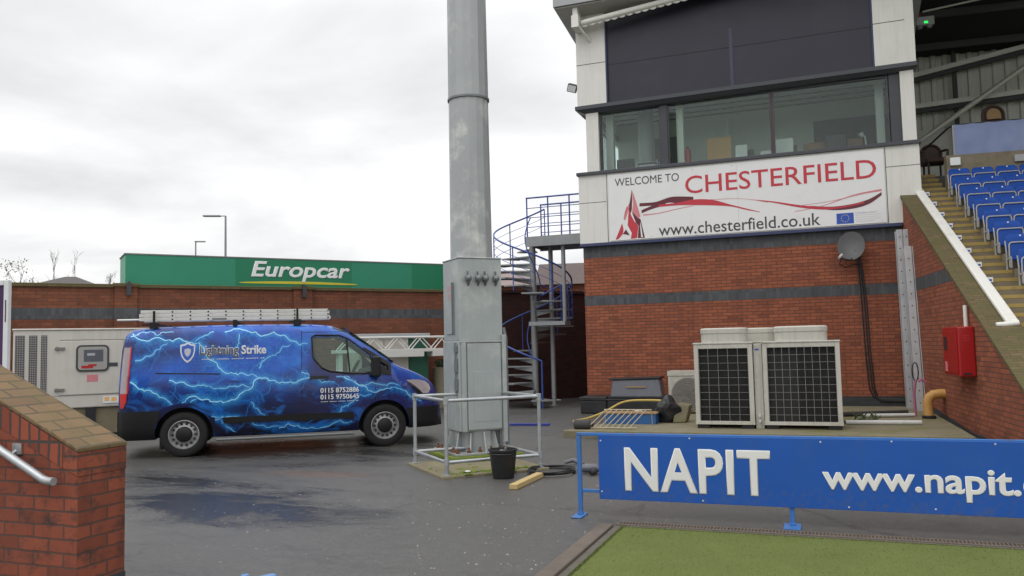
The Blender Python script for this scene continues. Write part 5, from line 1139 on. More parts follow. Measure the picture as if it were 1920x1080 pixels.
# guard rail round the mast
gr = thing('mast_guardrail', 'square galvanised tube guard rail round the foot of the floodlight mast', 'railing', tuple(rq(RS/2, RS/2, 0.03)), MRZ)
RZ = 0.94; cs4 = [(0, 0), (RS, 0), (RS, RS), (0, RS)]
for (a_, c_) in cs4:
    b = MB(); b.cyl(rq(a_, c_, 0.03), rq(a_, c_, RZ), 0.024, 14); b.lathe([(0.024, 0.0), (0.055, 0.0), (0.055, 0.008), (0.034, 0.012), (0.034, 0.05), (0.024, 0.05)], Matrix.Translation(rq(a_, c_, 0.036)), 14); po = b.build('post', 'galv', gr, smooth=True)
    b = MB()
    for z in (RZ-0.005, 0.19): b.cyl(rq(a_, c_, z-0.045), rq(a_, c_, z+0.04), 0.034, 14)
    b.build('clamp', 'galv', po, smooth=True)
for i in range(4):
    for z in (RZ, 0.19):
        b = MB(); b.cyl(rq(*cs4[i], z), rq(*cs4[(i+1) % 4], z), 0.0225, 14); b.build('rail', 'galv', gr, smooth=True)
# ---- things round the mast
bk = thing('bucket', 'black rubber bucket standing at the corner of the mast guard rail', 'bucket', tuple(on_z(944, 897)))
q = on_z(944, 896); Mx = Matrix.Translation((q.x, q.y, 0.0))
mat('rubber_black', (0.014, 0.014, 0.015), 0.4, var=0.3)
b = MB(); b.lathe([(0, 0.004), (0.128, 0.004), (0.133, 0.02), (0.168, 0.325), (0.18, 0.328), (0.18, 0.35), (0.160, 0.35), (0.128, 0.03), (0, 0.03)], Mx, 28); b.build('tub', 'rubber_black', bk, smooth=True)
b = MB(); b.tube([q+Vector((0.18*math.cos(a), 0.18*math.sin(a)*0.9-0.02, 0.30-0.17*math.sin(a)*0)) for a in [R(200+i*14) for i in range(11)]], 0.006, 6); b.build('handle', 'rubber_black', bk)
b = MB(); b.blob(q+Vector((0.02, 0, 0.27)), (0.12, 0.12, 0.06), 3, 0.5, 2); b.cyl(q+Vector((0.05, -0.03, 0.25)), q+Vector((0.055, -0.05, 0.37)), 0.014, 8); b.build('contents', 'ac_grey', bk)
mat('pine', (0.46, 0.34, 0.15), 0.7, var=0.2, scale=4)
a_, c_ = on_z(962, 913, 0.03), on_z(1014, 889, 0.03)
b = MB(); b.beam(a_, c_, 0.095, 0.055); tag(b.build('timber_batten', 'pine', bevel=0.004), 'pale sawn timber batten lying on the asphalt beside the bucket', 'timber')
hp = on_z(1035, 884, 0.02); b = MB(); pts = []
for k in range(90):
    a_ = k*2*math.pi/30; rr = 0.26+0.012*math.sin(k*0.7)+0.006*(k//30); pts.append((hp.x+rr*1.05*math.cos(a_), hp.y+rr*1.2*math.sin(a_), 0.016+0.014*(k/30)))
b.tube(pts, 0.0125, 8); tag(b.build('hose_coil', 'rubber_black', smooth=True), 'black hose coiled in a ring on the asphalt beside the timber batten', 'hose')
# small tool behind the hoarding post
tq = on_z(1106, 888, 0.0); tl_ = thing('power_tool', 'grey and black hand power tool lying behind the end post of the hoarding', 'tool', (tq.x, tq.y, 0))
b = MB(); b.tube([tq+Vector((-0.16, 0, 0.055)), tq+Vector((-0.05, 0, 0.065)), tq+Vector((0.08, 0.02, 0.065)), tq+Vector((0.12, 0.03, 0.06))], [0.035, 0.055, 0.06, 0.035], 12); b.build('body', 'case_grey', tl_, smooth=True)
b = MB(); b.tube([tq+Vector((0.05, 0, 0.06)), tq+Vector((0.09, -0.12, 0.04)), tq+Vector((0.06, -0.18, 0.035))], 0.028, 10); b.build('grip', 'rubber_black', tl_, smooth=True)
tq2 = on_z(1066, 872, 0.0); b = MB(); b.tube([tq2+Vector((-0.05, 0.0, 0.03)), tq2+Vector((0.05, 0.05, 0.06)), tq2+Vector((0.14, 0.02, 0.03)), tq2+Vector((0.22, -0.05, 0.03))], [0.02, 0.03, 0.03, 0.02], 8); tag(b.build('cable_connector', 'case_grey', smooth=True), 'grey cable connector lying between the hose coil and the hoarding post', 'connector')
# blue strip on the ground behind
a_, c_ = on_z(956, 797, 0.02), on_z(1031, 797, 0.02); mat('rope_blue', (0.02, 0.04, 0.30), 0.6, var=0.3)
b = MB()
for k in range(18):
    p_ = a_.lerp(c_, k/18); p2 = a_.lerp(c_, (k+0.75)/18); b.beam(p_+Vector((0, 0, 0.0)), p2+Vector((0, 0.03, 0.02)), 0.05, 0.03)
tag(b.build('mat_strip', 'rope_blue'), 'short dark blue ribbed strip lying on the asphalt behind the mast', 'strip')
# litter
for k, (x, y, lab) in enumerate(((990, 890, 'small white scrap of paper at the front of the mossy mast slab'), (1047, 750, 'tiny white scrap on the ground at the foot of the spiral stair'))):
    p_ = on_z(x, y, 0.045 if k == 0 else 0.02)
    if k == 0: p_ = rq(0.28, 0.02, 0.06)
    b = MB(); b.blob(p_, (0.035, 0.03, 0.015) if k == 0 else (0.07, 0.07, 0.02), k+2, 0.5, 2); tag(b.build('paper_scrap', 'paper'), lab, 'litter')

# ================================================================== SPIRAL STAIR
mat('rail_blue', (0.028, 0.064, 0.27), 0.4, var=0.12, scale=5)
mat('stair_grey', (0.27, 0.28, 0.285), 0.5, metal=0.3, var=0.15, dirt=(0.18, 0.18, 0.18), dirt_amt=0.4)
SCX, SCY = -7.30, 20.8; SRI, SRO = 0.075, 1.06
LZ = 4.42; NT = 21; RISE = LZ/NT
A0, DA = R(-82), R(-28.5)      # from the front right, climbing clockwise seen from above
ss = thing('spiral_stair', 'grey steel spiral stair with blue handrails and a landing by the brick building', 'staircase', (SCX, SCY, 0))
def sp(a, r, z): 
    d = AR*0 + Vector((math.cos(a)*AR.x - math.sin(a)*(-AF.x), math.cos(a)*AR.y - math.sin(a)*(-AF.y), 0))
    return Vector((SCX, SCY, z)) + d.normalized()*r
b = MB(); b.cyl((SCX, SCY, 0), (SCX, SCY, LZ+0.05), 0.085, 18); b.build('centre_column', 'stair_grey', ss, smooth=True)
for k in range(NT-1):
    a_ = A0+DA*k; z = RISE*(k+1); h_ = abs(DA)*0.56
    b = MB(); top = []
    arc = [a_-h_+2*h_*q/4 for q in range(5)]
    b.prism([sp(a_-h_*0.6, SRI, z-0.035)]+[sp(q, SRO, z-0.035) for q in arc]+[sp(a_+h_*0.6, SRI, z-0.035)], (0, 0, 0.035))
    b.prism([sp(a_-0.02, SRI, z-0.16), sp(a_-0.02, SRO*0.55, z-0.07), sp(a_-0.02, SRO*0.55, z-0.036), sp(a_-0.02, SRI, z-0.036)], (sp(a_+0.06, 0.5, z)-sp(a_-0.06, 0.5, z)).normalized()*0.012)
    b.build('tread', 'stair_grey', ss)
def helix(k0, k1, r, dz, n=8): return [sp(A0+DA*(k0+(k1-k0)*i/(n*(k1-k0))), r, RISE*(k0+(k1-k0)*i/(n*(k1-k0))+1)+dz) for i in range(int(n*(k1-k0))+1)]
b = MB(); b.tube(helix(0, NT-1, SRO-0.03, 0.98), 0.024, 8); b.build('handrail', 'rail_blue', ss, smooth=True)
for dz in (0.28, 0.52, 0.75):
    b = MB(); b.tube(helix(8, NT-1, SRO-0.03, dz, 6), 0.008, 6); b.build('mid_rail', 'rail_blue', ss, smooth=True)
for k in range(0, NT, 2):
    b = MB(); z = RISE*(k+1); b.cyl(sp(A0+DA*k, SRO-0.03, z-0.15 if k else 0.0), sp(A0+DA*k, SRO-0.03, z+0.98), 0.017 if k else 0.024, 8); b.build('baluster', 'rail_blue', ss)
# inner blue rail hugging the column
b = MB(); b.tube(helix(1, NT-2, 0.19, 0.85, 6), 0.017, 8); b.build('inner_rail', 'rail_blue', ss, smooth=True)
# landing to the building
ld = thing('stair_landing', 'grey steel landing on posts joining the stair top to the building', 'landing', (-6.5, 20.6, 0))
LY0, LY1, LX0, LX1 = 20.15, 21.35, SCX+0.05, XL-0.06
b = MB(); b.lohi((LX0, LY0, LZ-0.03), (LX1, LY1, LZ)); b.lohi((LX0, LY0, LZ-0.26), (LX1, LY0+0.06, LZ-0.03)); b.lohi((LX0, LY1-0.06, LZ-0.26), (LX1, LY1, LZ-0.03)); b.lohi((LX0, LY0+0.06, LZ-0.22), (LX0+0.06, LY1-0.06, LZ-0.03)); b.build('deck', 'stair_grey', ld)
p1 = Vector((-6.80, 21.0, 0)); p2 = on_y(1066, 598, LY0+0.18)
b = MB(); b.cyl((-6.84, 20.95, 0), (-6.84, 20.95, LZ-0.03), 0.062, 14); b.lathe([(0, 0), (0.12, 0), (0.12, 0.012), (0, 0.012)], Matrix.Translation((-6.84, 20.95, 0.001)), 14); b.build('post', 'stair_grey', ld, smooth=True)
b = MB(); b.cyl((-6.30, LY0+0.20, 2.10), (-6.30, LY0+0.20, LZ-0.03), 0.055, 14); b.build('post', 'stair_grey', ld, smooth=True)
# half landing bracketed to the front post
b = MB(); b.lohi((SCX+0.1, LY0-0.05, 2.10), (-6.22, LY0+0.45, 2.20)); b.build('half_landing', 'stair_grey', ld)
for yy in (LY0+0.03, LY1-0.03):
    b = MB()
    for z in (0.25, 0.5, 0.75): b.cyl((LX0+0.02, yy, LZ+z), (LX1, yy, LZ+z), 0.011, 6)
    b.build('landing_rail', 'rail_blue', ld)
    b = MB(); b.cyl((LX0+0.02, yy, LZ+1.02), (LX1, yy, LZ+1.02), 0.022, 8); b.build('landing_handrail', 'rail_blue', ld)
    for xx in (LX0+0.04, LX0+0.62, LX0+1.2, LX1-0.03):
        b = MB(); b.cyl((xx, yy, LZ-0.0), (xx, yy, LZ+1.02), 0.02, 8); b.build('landing_post', 'rail_blue', ld)
b = MB()
for xx in (-6.45, -6.36, -6.26): b.cyl((xx, LY0+0.40, 2.20), (xx, LY0+0.40, 3.15), 0.022, 8)
b.tube([(-6.98, LY0+0.40, 2.9), (-6.45, LY0+0.40, 3.15), (-6.2, LY0+0.40, 3.16)], 0.022, 8); b.build('gate_rail', 'rail_blue', ld)
# ================================================================== VAN
VS = 1.051; VANG = R(35.82)
rwp = on_z(345, 857); vd = Vector((math.cos(VANG), math.sin(VANG), 0)); vp = Vector((-vd.y, vd.x, 0))
VO = rwp - vd*(1.0*VS) + vp*(0.93*VS); VO.z = 0
VT = Matrix.Diagonal((VS, VS, VS*0.982, 1))
def fx(x): return 0.4-(0.4-x)*0.84 if x < 0.4 else (4.2+(x-4.2)*0.89 if x > 4.2 else x)
def fit(bm):
    for v in bm.verts: v.co.x = fx(v.co.x)
    bm.transform(VT)
def vanpaint():
    m, nt, p, o = newmat('van_wrap'); oc = coords(nt)
    sx = nd(nt, 'ShaderNodeSeparateXYZ'); nt.links.new(oc, sx.inputs[0])
    n1_ = noi(nt, mapped(nt, oc, (1, 0.3, 1)), 1.3, 6, 0.6, 0.8); n2_ = noi(nt, mapped(nt, oc, (0.8, 0.3, 1.6), loc=(4, 0, 2)), 2.2, 7, 0.62, 1.2)
    # printed wrap: sky blue cloud light on deep blue, falling to navy at the bottom
    zz = nd(nt, 'ShaderNodeMapRange'); zz.inputs['From Min'].default_value = 0.35; zz.inputs['From Max'].default_value = 1.30; nt.links.new(sx.outputs['Z'], zz.inputs['Value'])
    za = nd(nt, 'ShaderNodeMath', operation='MULTIPLY_ADD'); za.inputs[1].default_value = 0.5; za.use_clamp = True
    nt.links.new(n1_, za.inputs[0]); zb = nd(nt, 'ShaderNodeMath', operation='SUBTRACT'); zb.inputs[1].default_value = 0.25; nt.links.new(zz.outputs[0], zb.inputs[0]); nt.links.new(zb.outputs[0], za.inputs[2])
    c = ramp(nt, za.outputs[0], [(0.12, (0.003, 0.004, 0.010)), (0.42, (0.004, 0.010, 0.060)), (0.68, (0.006, 0.034, 0.22)), (1.0, (0.008, 0.085, 0.46))])
    c = mixc(nt, ramp(nt, n2_, [(0.50, 0.0), (0.66, 0.85)]), c, (0.012, 0.17, 0.60))
    n3_ = noi(nt, mapped(nt, oc, (0.7, 0.3, 1.3), loc=(9, 0, 5)), 1.3, 2, 0.5, 0.4); c = mixc(nt, ramp(nt, n3_, [(0.48, 0.0), (0.68, 0.85)]), c, (0.012, 0.010, 0.05))
    gx = nd(nt, 'ShaderNodeMapRange'); gx.inputs['From Min'].default_value = 2.6; gx.inputs['From Max'].default_value = 4.4; gx.inputs['To Max'].default_value = 0.5; nt.links.new(sx.outputs['X'], gx.inputs['Value'])
    c = mixc(nt, gx.outputs[0], c, (0.022, 0.022, 0.17))
    nt.links.new(c, p.inputs['Base Color']); p.inputs['Roughness'].default_value = 0.32; p.inputs['Coat Weight'].default_value = 0.35; p.inputs['Coat Roughness'].default_value = 0.05; p.inputs['Specular IOR Level'].default_value = 0.35
    MATS['van_wrap'] = m
    # bolt print: light along the middle of each ribbon
    m, nt, p, o = newmat('bolt_print'); at = nt.nodes.new('ShaderNodeVertexColor'); at.layer_name = 'glow'
    sq = nd(nt, 'ShaderNodeMath', operation='POWER'); sq.inputs[1].default_value = 1.5; nt.links.new(at.outputs[0], sq.inputs[0])
    c = ramp(nt, at.outputs[0], [(0.0, (0.008, 0.12, 0.60)), (0.45, (0.012, 0.26, 0.80)), (0.75, (0.07, 0.52, 0.92)), (1.0, (0.70, 0.95, 1.0))])
    nt.links.new(c, p.inputs['Base Color']); p.inputs['Roughness'].default_value = 0.32; p.inputs['Coat Weight'].default_value = 0.6
    tr = nd(nt, 'ShaderNodeBsdfTransparent'); mx_ = nd(nt, 'ShaderNodeMixShader'); nt.links.new(sq.outputs[0], mx_.inputs[0]); nt.links.new(tr.outputs[0], mx_.inputs[1]); nt.links.new(p.outputs[0], mx_.inputs[2]); nt.links.new(mx_.outputs[0], o.inputs[0])
    MATS['bolt_print'] = m
vanpaint()
mat('van_plastic', (0.010, 0.010, 0.011), 0.5, var=0.25, scale=3, spec=0.35)
mat('tyre', (0.010, 0.010, 0.010), 0.85, var=0.3, scale=9)
mat('steel_rim', (0.34, 0.34, 0.34), 0.4, metal=0.5, var=0.15)
mat('chrome', (0.7, 0.7, 0.72), 0.2, metal=0.9)
mat('lamp_red', (0.55, 0.012, 0.012), 0.15, coat=1.0); mat('lamp_clear', (0.30, 0.25, 0.26), 0.12, coat=1.0, var=0.2, scale=14)
mat('cab_dark', (0.05, 0.05, 0.055), 0.8, var=0.2); mat('seam_dark', (0.006, 0.007, 0.012), 0.7)
van = thing('parked_van', 'blue van with a printed lightning wrap and a ladder on its roof', 'van', VO, VANG)
WHX = (1.0, 3.933); WR = 0.335
TOP = [(0.04, 1.45), (0.07, 1.70), (0.12, 1.86), (0.25, 1.935), (0.6, 1.965), (1.5, 1.985), (2.4, 1.985), (2.9, 1.975), (3.15, 1.94), (3.35, 1.86), (3.75, 1.585), (4.05, 1.36), (4.2, 1.255), (4.4, 1.185), (4.6, 1.10), (4.75, 1.02), (4.86, 0.92), (4.93, 0.78), (4.965, 0.62)]
WID = [(0.04, 0.86), (0.07, 0.90), (0.14, 0.945), (0.4, 0.975), (1.0, 0.986), (3.6, 0.986), (4.0, 0.975), (4.3, 0.945), (4.55, 0.885), (4.75, 0.79), (4.86, 0.69), (4.93, 0.58), (4.965, 0.50)]
def itp(tab, x):
    if x <= tab[0][0]: return tab[0][1]
    for (a, va_), (c, vc) in zip(tab, tab[1:]):
        if x <= c: return va_+(vc-va_)*(x-a)/(c-a)
    return tab[-1][1]
LEV = [(0.27, 0.90), (0.33, 0.955), (0.45, 0.978), (0.60, 0.990), (0.78, 1.0), (0.95, 1.0), (1.09, 0.992), (1.20, 0.972), (1.40, 0.940), (1.60, 0.905), (1.76, 0.872), (1.86, 0.845), (1.93, 0.80), (1.965, 0.70), (1.98, 0.50), (1.985, 0.25)]
def ring(x, off=0.0, zmax=None, zmin=0.27):
    zt, w = itp(TOP, x), itp(WID, x); out = []
    for z, f in LEV:
        zz = z
        if zt > 1.15: zz = z if z < 1.0 else 1.0+(z-1.0)*(zt-1.0)/0.985
        else: zz = 0.27+(z-0.27)*(zt-0.27)/1.715 if z >= 1.0 else min(z, 0.27+(z-0.27)*max(0.2, (zt-0.27)/1.0)*0.75+0.0)
        fz = f
        if zt < 1.3:
            k = max(0, min(1, (zt-0.6)/0.7)); fz = f*k + (1-k)*(0.96 if z < 1.2 else 0.9-0.5*(z-1.2))
            if z > 1.0: zz = 1.0*(zt/1.15)*0.86+(zt-1.0*(zt/1.15)*0.86)*min(1, (z-1.0)/0.93); 
        out.append((w*fz+off, zz))
    # monotone
    for i in range(1, len(out)): out[i] = (out[i][0], max(out[i][1], out[i-1][1]+0.002))
    return out
def shell(xs, off=0.0, zcap=None):
    b = MB(); rows_ = []
    for x in xs:
        r_ = ring(x, off); 
        if zcap is not None:
            r2 = []
            for (y, z), nx_ in zip(r_, r_[1:]+[None]):
                if z < zcap: r2.append((y, z))
            y_last = r2[-1][0]; n_need = len([1 for z, f in LEV if z < zcap])
            while len(r2) < n_need: r2.append((y_last, zcap-0.003*(n_need-len(r2))))
            r2 = r2[:n_need]+[(y_last, zcap)]; r_ = r2
        rows_.append([b.bm.verts.new((x, -y, z)) for y, z in r_]+[b.bm.verts.new((x, y, z)) for y, z in r_[::-1]])
    n = len(rows_[0])
    for A, B in zip(rows_, rows_[1:]):
        for k in range(n): b.bm.faces.new((A[k], B[k], B[(k+1) % n], A[(k+1) % n]))
    b.bm.faces.new(rows_[0]); b.bm.faces.new(rows_[-1][::-1])
    bmesh.ops.recalc_face_normals(b.bm, faces=b.bm.faces)
    return b
def tmp(mb, name):
    bmesh.ops.recalc_face_normals(mb.bm, faces=mb.bm.faces)
    me = bpy.data.meshes.new(name); mb.bm.to_mesh(me); mb.bm.free(); o = bpy.data.objects.new(name, me); COL.objects.link(o); return o
def carve(base_mb, cutters):
    o = tmp(base_mb, 'base'); cs_ = []
    for c in cutters:
        co = tmp(c, 'cut'); cs_.append(co); md = o.modifiers.new('b', 'BOOLEAN'); md.operation = 'DIFFERENCE'; md.solver = 'EXACT'; md.object = co
    bpy.context.view_layer.update()
    me = bpy.data.meshes.new_from_object(o.evaluated_get(bpy.context.evaluated_depsgraph_get()))
    for q in cs_+[o]: bpy.data.objects.remove(q)
    return me
xs = sorted(set([0.04, 0.055, 0.07, 0.09, 0.12, 0.17, 0.25, 0.4]+[0.6+0.2*i for i in range(13)]+[3.05, 3.15, 3.25, 3.35, 3.5, 3.62, 3.75, 3.9, 4.05, 4.13, 4.2, 4.3, 4.4, 4.5, 4.6, 4.68, 4.75, 4.81, 4.86, 4.9, 4.93, 4.95, 4.965]))
def wheelcut(x, r=0.405):
    b = MB(); M_ = Matrix.Translation((x, 0, WR)) @ Matrix.Rotation(R(90), 4, 'X'); b.lathe([(0, -1.3), (r, -1.3), (r, -0.62), (0, -0.62)], M_, 40); b2 = MB(); b2.lathe([(0, 0.62), (r, 0.62), (r, 1.3), (0, 1.3)], M_, 40); return [b, b2]
def prism_y(pts, y0, y1):
    b = MB(); b.prism([(x, y0, z) for x, z in pts], (0, y1-y0, 0)); return b
SIDEWIN = [(2.85, 1.40), (2.83, 1.72), (2.88, 1.755), (3.25, 1.745), (3.40, 1.68), (3.72, 1.43), (3.74, 1.33), (3.735, 1.17), (3.62, 1.145), (3.42, 1.150), (3.10, 1.195), (2.98, 1.25)]
QUART = [(3.80, 1.335), (3.80, 1.135), (4.06, 1.10)]
cab = MB()
cabp = [(2.74, 0.75), (2.74, 1.80), (3.14, 1.80), (3.34, 1.67), (4.0, 1.28), (4.02, 0.75)]
def hw(x, z): return 0.925-max(0, z-1.1)*0.195
va_ = [cab.bm.verts.new((x, -hw(x, z), z)) for x, z in cabp]; vb_ = [cab.bm.verts.new((x, hw(x, z), z)) for x, z in cabp]
cab.bm.faces.new(va_); cab.bm.faces.new(vb_[::-1])
for i in range(6): cab.bm.faces.new((va_[i], va_[(i+1) % 6], vb_[(i+1) % 6], vb_[i]))
cuts = [cab, prism_y(SIDEWIN, -1.2, 1.2)]
ws = MB(); ws.prism([(3.42, -0.72, 1.95), (3.42, 0.72, 1.95), (3.48, 0.72, 1.58), (3.48, -0.72, 1.58)], (0.58, 0, -0.42)); cuts.append(ws)
for x in WHX: cuts += wheelcut(x)
me = carve(shell(xs), cuts)
b = MB(); b.mesh(me)
b.bm.normal_update()
for f in b.bm.faces:
    c_ = f.calc_center_median()
    for x in WHX:
        if abs(math.hypot(c_.x-x, c_.z-WR)-0.405) < 0.012 and abs(f.normal.y) < 0.3 or (math.hypot(c_.x-x, c_.z-WR) < 0.42 and abs(c_.y) < 0.64 and c_.z < 0.75): f.material_index = 1
    if 2.70 < c_.x < 4.05 and 0.74 < c_.z < 1.9:
        yb = hw(c_.x, c_.z)
        if abs(c_.y) < yb+0.004 and not (c_.z > 1.3 and c_.x > 3.36 and f.normal.z > 0.5): f.material_index = 1
    if c_.z < 0.275: f.material_index = 1
fit(b.bm)
body = b.build('body', ['van_wrap', 'van_plastic'], van, smooth=True, local=True, recalc=False)
BV = BVHTree.FromPolygons([v.co for v in body.data.vertices], [p.vertices[:] for p in body.data.polygons])
def side(x, z, off=0.004):
    """point on the near flank, in van space (metres of the real van)"""
    h = BV.ray_cast(Vector((x*VS, -1.6*VS, z*VS)), Vector((0, 1, 0)))
    y = h[0].y if h[0] is not None else -0.98*VS
    return Vector((x*VS, y-off, z*VS))
# bumpers and lower cladding
cut2 = []
for x in WHX: cut2 += wheelcut(x, 0.415)
b = MB(); b.mesh(carve(shell([0.0+q for q in (0.022, 0.035, 0.05, 0.08, 0.14, 0.25, 0.4, 0.55, 0.66)], 0.013, 0.70), cut2)); fit(b.bm); b.build('rear_bumper', 'van_plastic', van, smooth=True, local=True)
cut2 = []
for x in WHX: cut2 += wheelcut(x, 0.415)
b = MB(); b.mesh(carve(shell([4.28, 4.4, 4.5, 4.6, 4.7, 4.78, 4.84, 4.9, 4.94, 4.975, 4.99], 0.012, 0.60), cut2)); fit(b.bm); b.build('front_bumper', 'van_plastic', van, smooth=True, local=True)
for q in range(3): pass
# sill step bar
b = MB(); b.tube([VT @ Vector(p) for p in ((1.45, -0.95, 0.235), (3.45, -0.95, 0.235))], 0.022, 10); b.build('side_step', 'galv_dark', van, smooth=True, local=True)
# rubbing strip following the flank
b = MB()
def strip(mb, pts, h0, h1, off, thick):
    up = [side(x, z+h1, off) for x, z in pts]; lo = [side(x, z+h0, off) for x, z in pts]
    for i in range(len(pts)-1):
        A, B, C_, D_ = lo[i], lo[i+1], up[i+1], up[i]; t_ = Vector((0, -thick, 0))
        mb.face([A+t_, B+t_, C_+t_, D_+t_]); mb.face([A, A+t_, D_+t_, D_]); mb.face([D_, D_+t_, C_+t_, C_]); mb.face([A, B, B+t_, A+t_])
        if i == 0: mb.face([A, D_, D_+t_, A+t_])
        if i == len(pts)-2: mb.face([B, B+t_, C_+t_, C_])
strip(b, [(1.55+0.19*i, 0.515) for i in range(11)], -0.045, 0.045, 0.0, 0.018); b.build('rubbing_strip', 'van_plastic', van, local=True)
# seams
b = MB()
for pl__ in ([(2.68, 0.30+0.08*i) for i in range(20)], [(3.79, 0.62+0.05*i) for i in range(9)]):
    for (xa, za_), (xc, zc_) in zip(pl__, pl__[1:]):
        A, B = side(xa, za_, 0.0015), side(xc, zc_, 0.0015); dx = Vector((0.006, 0, 0)); b.face([A-dx, A+dx, B+dx, B-dx])
pl__ = [(0.55, 1.235)]+[(0.75+0.1*i, 1.215) for i in range(7)]
for (xa, za_), (xc, zc_) in zip([(2.68+0.1*i, 1.80) for i in range(6)], [(2.78+0.1*i, 1.80) for i in range(6)]):
    A, B = side(xa, za_, 0.0015), side(xc, zc_, 0.0015); dz = Vector((0, 0, 0.004)); b.face([A-dz, B-dz, B+dz, A+dz])
b.build('panel_seam', 'seam_dark', van, local=True)
b = MB(); strip(b, [(2.80+0.055*i, 1.105) for i in range(6)], -0.022, 0.022, 0.0, 0.028); b.build('door_handle', 'van_plastic', van, local=True)
b = MB(); strip(b, [(1.62, 1.115), (1.70, 1.115), (1.75, 1.115)], -0.02, 0.02, 0.0, 0.02); b.build('sliding_door_handle', 'van_wrap', van, local=True)
# recessed slide rail shadow line on the rear flank
b = MB(); strip(b, [(0.60+0.1*i, 1.235-0.004*i) for i in range(10)], -0.008, 0.008, 0.0, 0.006); b.build('slide_rail', 'seam_dark', van, local=True)
# glass
def pane(name, poly, sgn=1, m='van_glass', off=-0.012):
    b = MB(); cx = sum(p[0] for p in poly)/len(poly); cz_ = sum(p[1] for p in poly)/len(poly)
    def yy(z): return -(0.986*(0.992-max(0, z-1.09)*0.182))*VS
    b.prism([(x*VS, sgn*(yy(z)-off), z*VS) for x, z in poly], (0, 0.004*sgn, 0)); return b.build(name, m, van, local=True)
pane('side_window', SIDEWIN); pane('side_window', SIDEWIN, -1)
b = MB(); b.prism([(3.325*VS, -0.74*VS, 1.872*VS), (3.325*VS, 0.74*VS, 1.872*VS), (4.04*VS, 0.80*VS, 1.362*VS), (4.04*VS, -0.80*VS, 1.362*VS)], (0.003, 0, 0.005)); b.build('windscreen', 'van_glass', van, local=True)
b = MB(); 
fr = SIDEWIN
for (xa, za_), (xc, zc_) in zip(fr, fr[1:]+fr[:1]):
    A, B = side(xa, za_, 0.003), side(xc, zc_, 0.003)
    yy_ = lambda z: -(0.986*(0.992-max(0, z-1.09)*0.182))*VS-0.004
    A.y, B.y = yy_(za_), yy_(zc_); b.tube([A, B], 0.013, 6)
A = Vector((3.36*VS, yy_(1.70), 1.70*VS)); B = Vector((3.40*VS, yy_(1.155), 1.155*VS)); b.tube([A, B], 0.014, 6)
b.build('window_seal', 'van_plastic', van, local=True)
b = MB(); b.prism([side(x, z, 0.002) for x, z in QUART], (0, -0.006, 0)); b.build('quarter_panel', 'van_plastic', van, local=True)
# mirror
b = MB(); b.prism([VT @ Vector(p) for p in ((3.70, -0.93, 1.10), (3.83, -0.94, 1.10), (3.83, -0.93, 1.22), (3.70, -0.92, 1.20))], (0, -0.12, 0.02)); b.box(VT @ Vector((3.80, -1.07, 1.27)), (0.13, 0.16, 0.34)); b.build('wing_mirror', 'van_plastic', van, bevel=0.03, local=True)
# cab interior
for sgn in (-1, 1):
    b = MB(); b.box(VT @ Vector((3.05, 0.42*sgn, 0.98)), (0.5, 0.5, 0.16)); b.box(VT @ Vector((2.87, 0.42*sgn, 1.28)), (0.14, 0.5, 0.62), M=Matrix.Rotation(R(-10), 4, 'Y')); b.box(VT @ Vector((2.84, 0.42*sgn, 1.62)), (0.09, 0.26, 0.16)); b.build('cab_seat', 'cab_dark', van, bevel=0.04, local=True)
b = MB(); b.tube([VT @ Vector((3.50+0.19*0.45*math.cos(a), -0.40+0.19*math.sin(a), 1.20+0.19*0.85*math.cos(a))) for a in [k*math.pi/10 for k in range(20)]], 0.016, 8, closed=True); b.build('steering_wheel', 'cab_dark', van, smooth=True, local=True)
b = MB(); b.prism([VT @ Vector(p) for p in ((3.62, -0.88, 0.8), (3.98, -0.88, 0.8), (3.98, -0.88, 1.27), (3.70, -0.88, 1.20), (3.60, -0.88, 1.10))], (0, 1.76*VS, 0)); b.build('dashboard', 'cab_dark', van, local=True)
b = MB(); b.prism([VT @ Vector(p) for p in ((4.02, -0.80, 1.375), (4.10, -0.80, 1.33), (4.10, 0.80, 1.33), (4.02, 0.80, 1.375))], (0, 0, 0.012)); b.build('scuttle', 'van_plastic', van, local=True)
# lights
def patch(name, poly, m, off=0.005, thick=0.012, n=6):
    """a lamp or badge wrapped on the flank: poly = pairs of rear/front x by height rows"""
    b = MB(); rows_ = []
    for xa, xc, z in poly: rows_.append([side(fx(xa+(xc-xa)*i/n), z, off+thick) for i in range(n+1)])
    for A, B in zip(rows_, rows_[1:]):
        for i in range(n): b.face([A[i], A[i+1], B[i+1], B[i]])
    rim = [r_[0] for r_ in rows_]+rows_[-1][1:]+[r_[-1] for r_ in rows_[::-1]][1:]+rows_[0][::-1][1:-1]
    return b.build(name, m, van, smooth=True, local=True)
patch('tail_light', [(0.085, 0.135, 0.74), (0.075, 0.185, 0.84), (0.07, 0.19, 0.95)], 'lamp_red')
tlp = patch('tail_light_lens', [(0.07, 0.19, 0.951), (0.085, 0.195, 1.2), (0.10, 0.21, 1.45), (0.12, 0.23, 1.62)], 'lamp_clear')
patch('tail_light_edge', [(0.19, 0.215, 0.951), (0.195, 0.22, 1.2), (0.21, 0.235, 1.45), (0.225, 0.245, 1.63)], 'lamp_red', 0.006)
hlm = patch('headlight', [(4.60, 4.70, 0.80), (4.50, 4.76, 0.86), (4.42, 4.74, 0.93), (4.34, 4.66, 0.985), (4.28, 4.50, 1.02)], 'lamp_clear')
patch('headlight_bezel', [(4.52, 4.60, 0.79), (4.45, 4.53, 0.86), (4.38, 4.45, 0.92), (4.30, 4.36, 0.98)], 'van_plastic', 0.008)
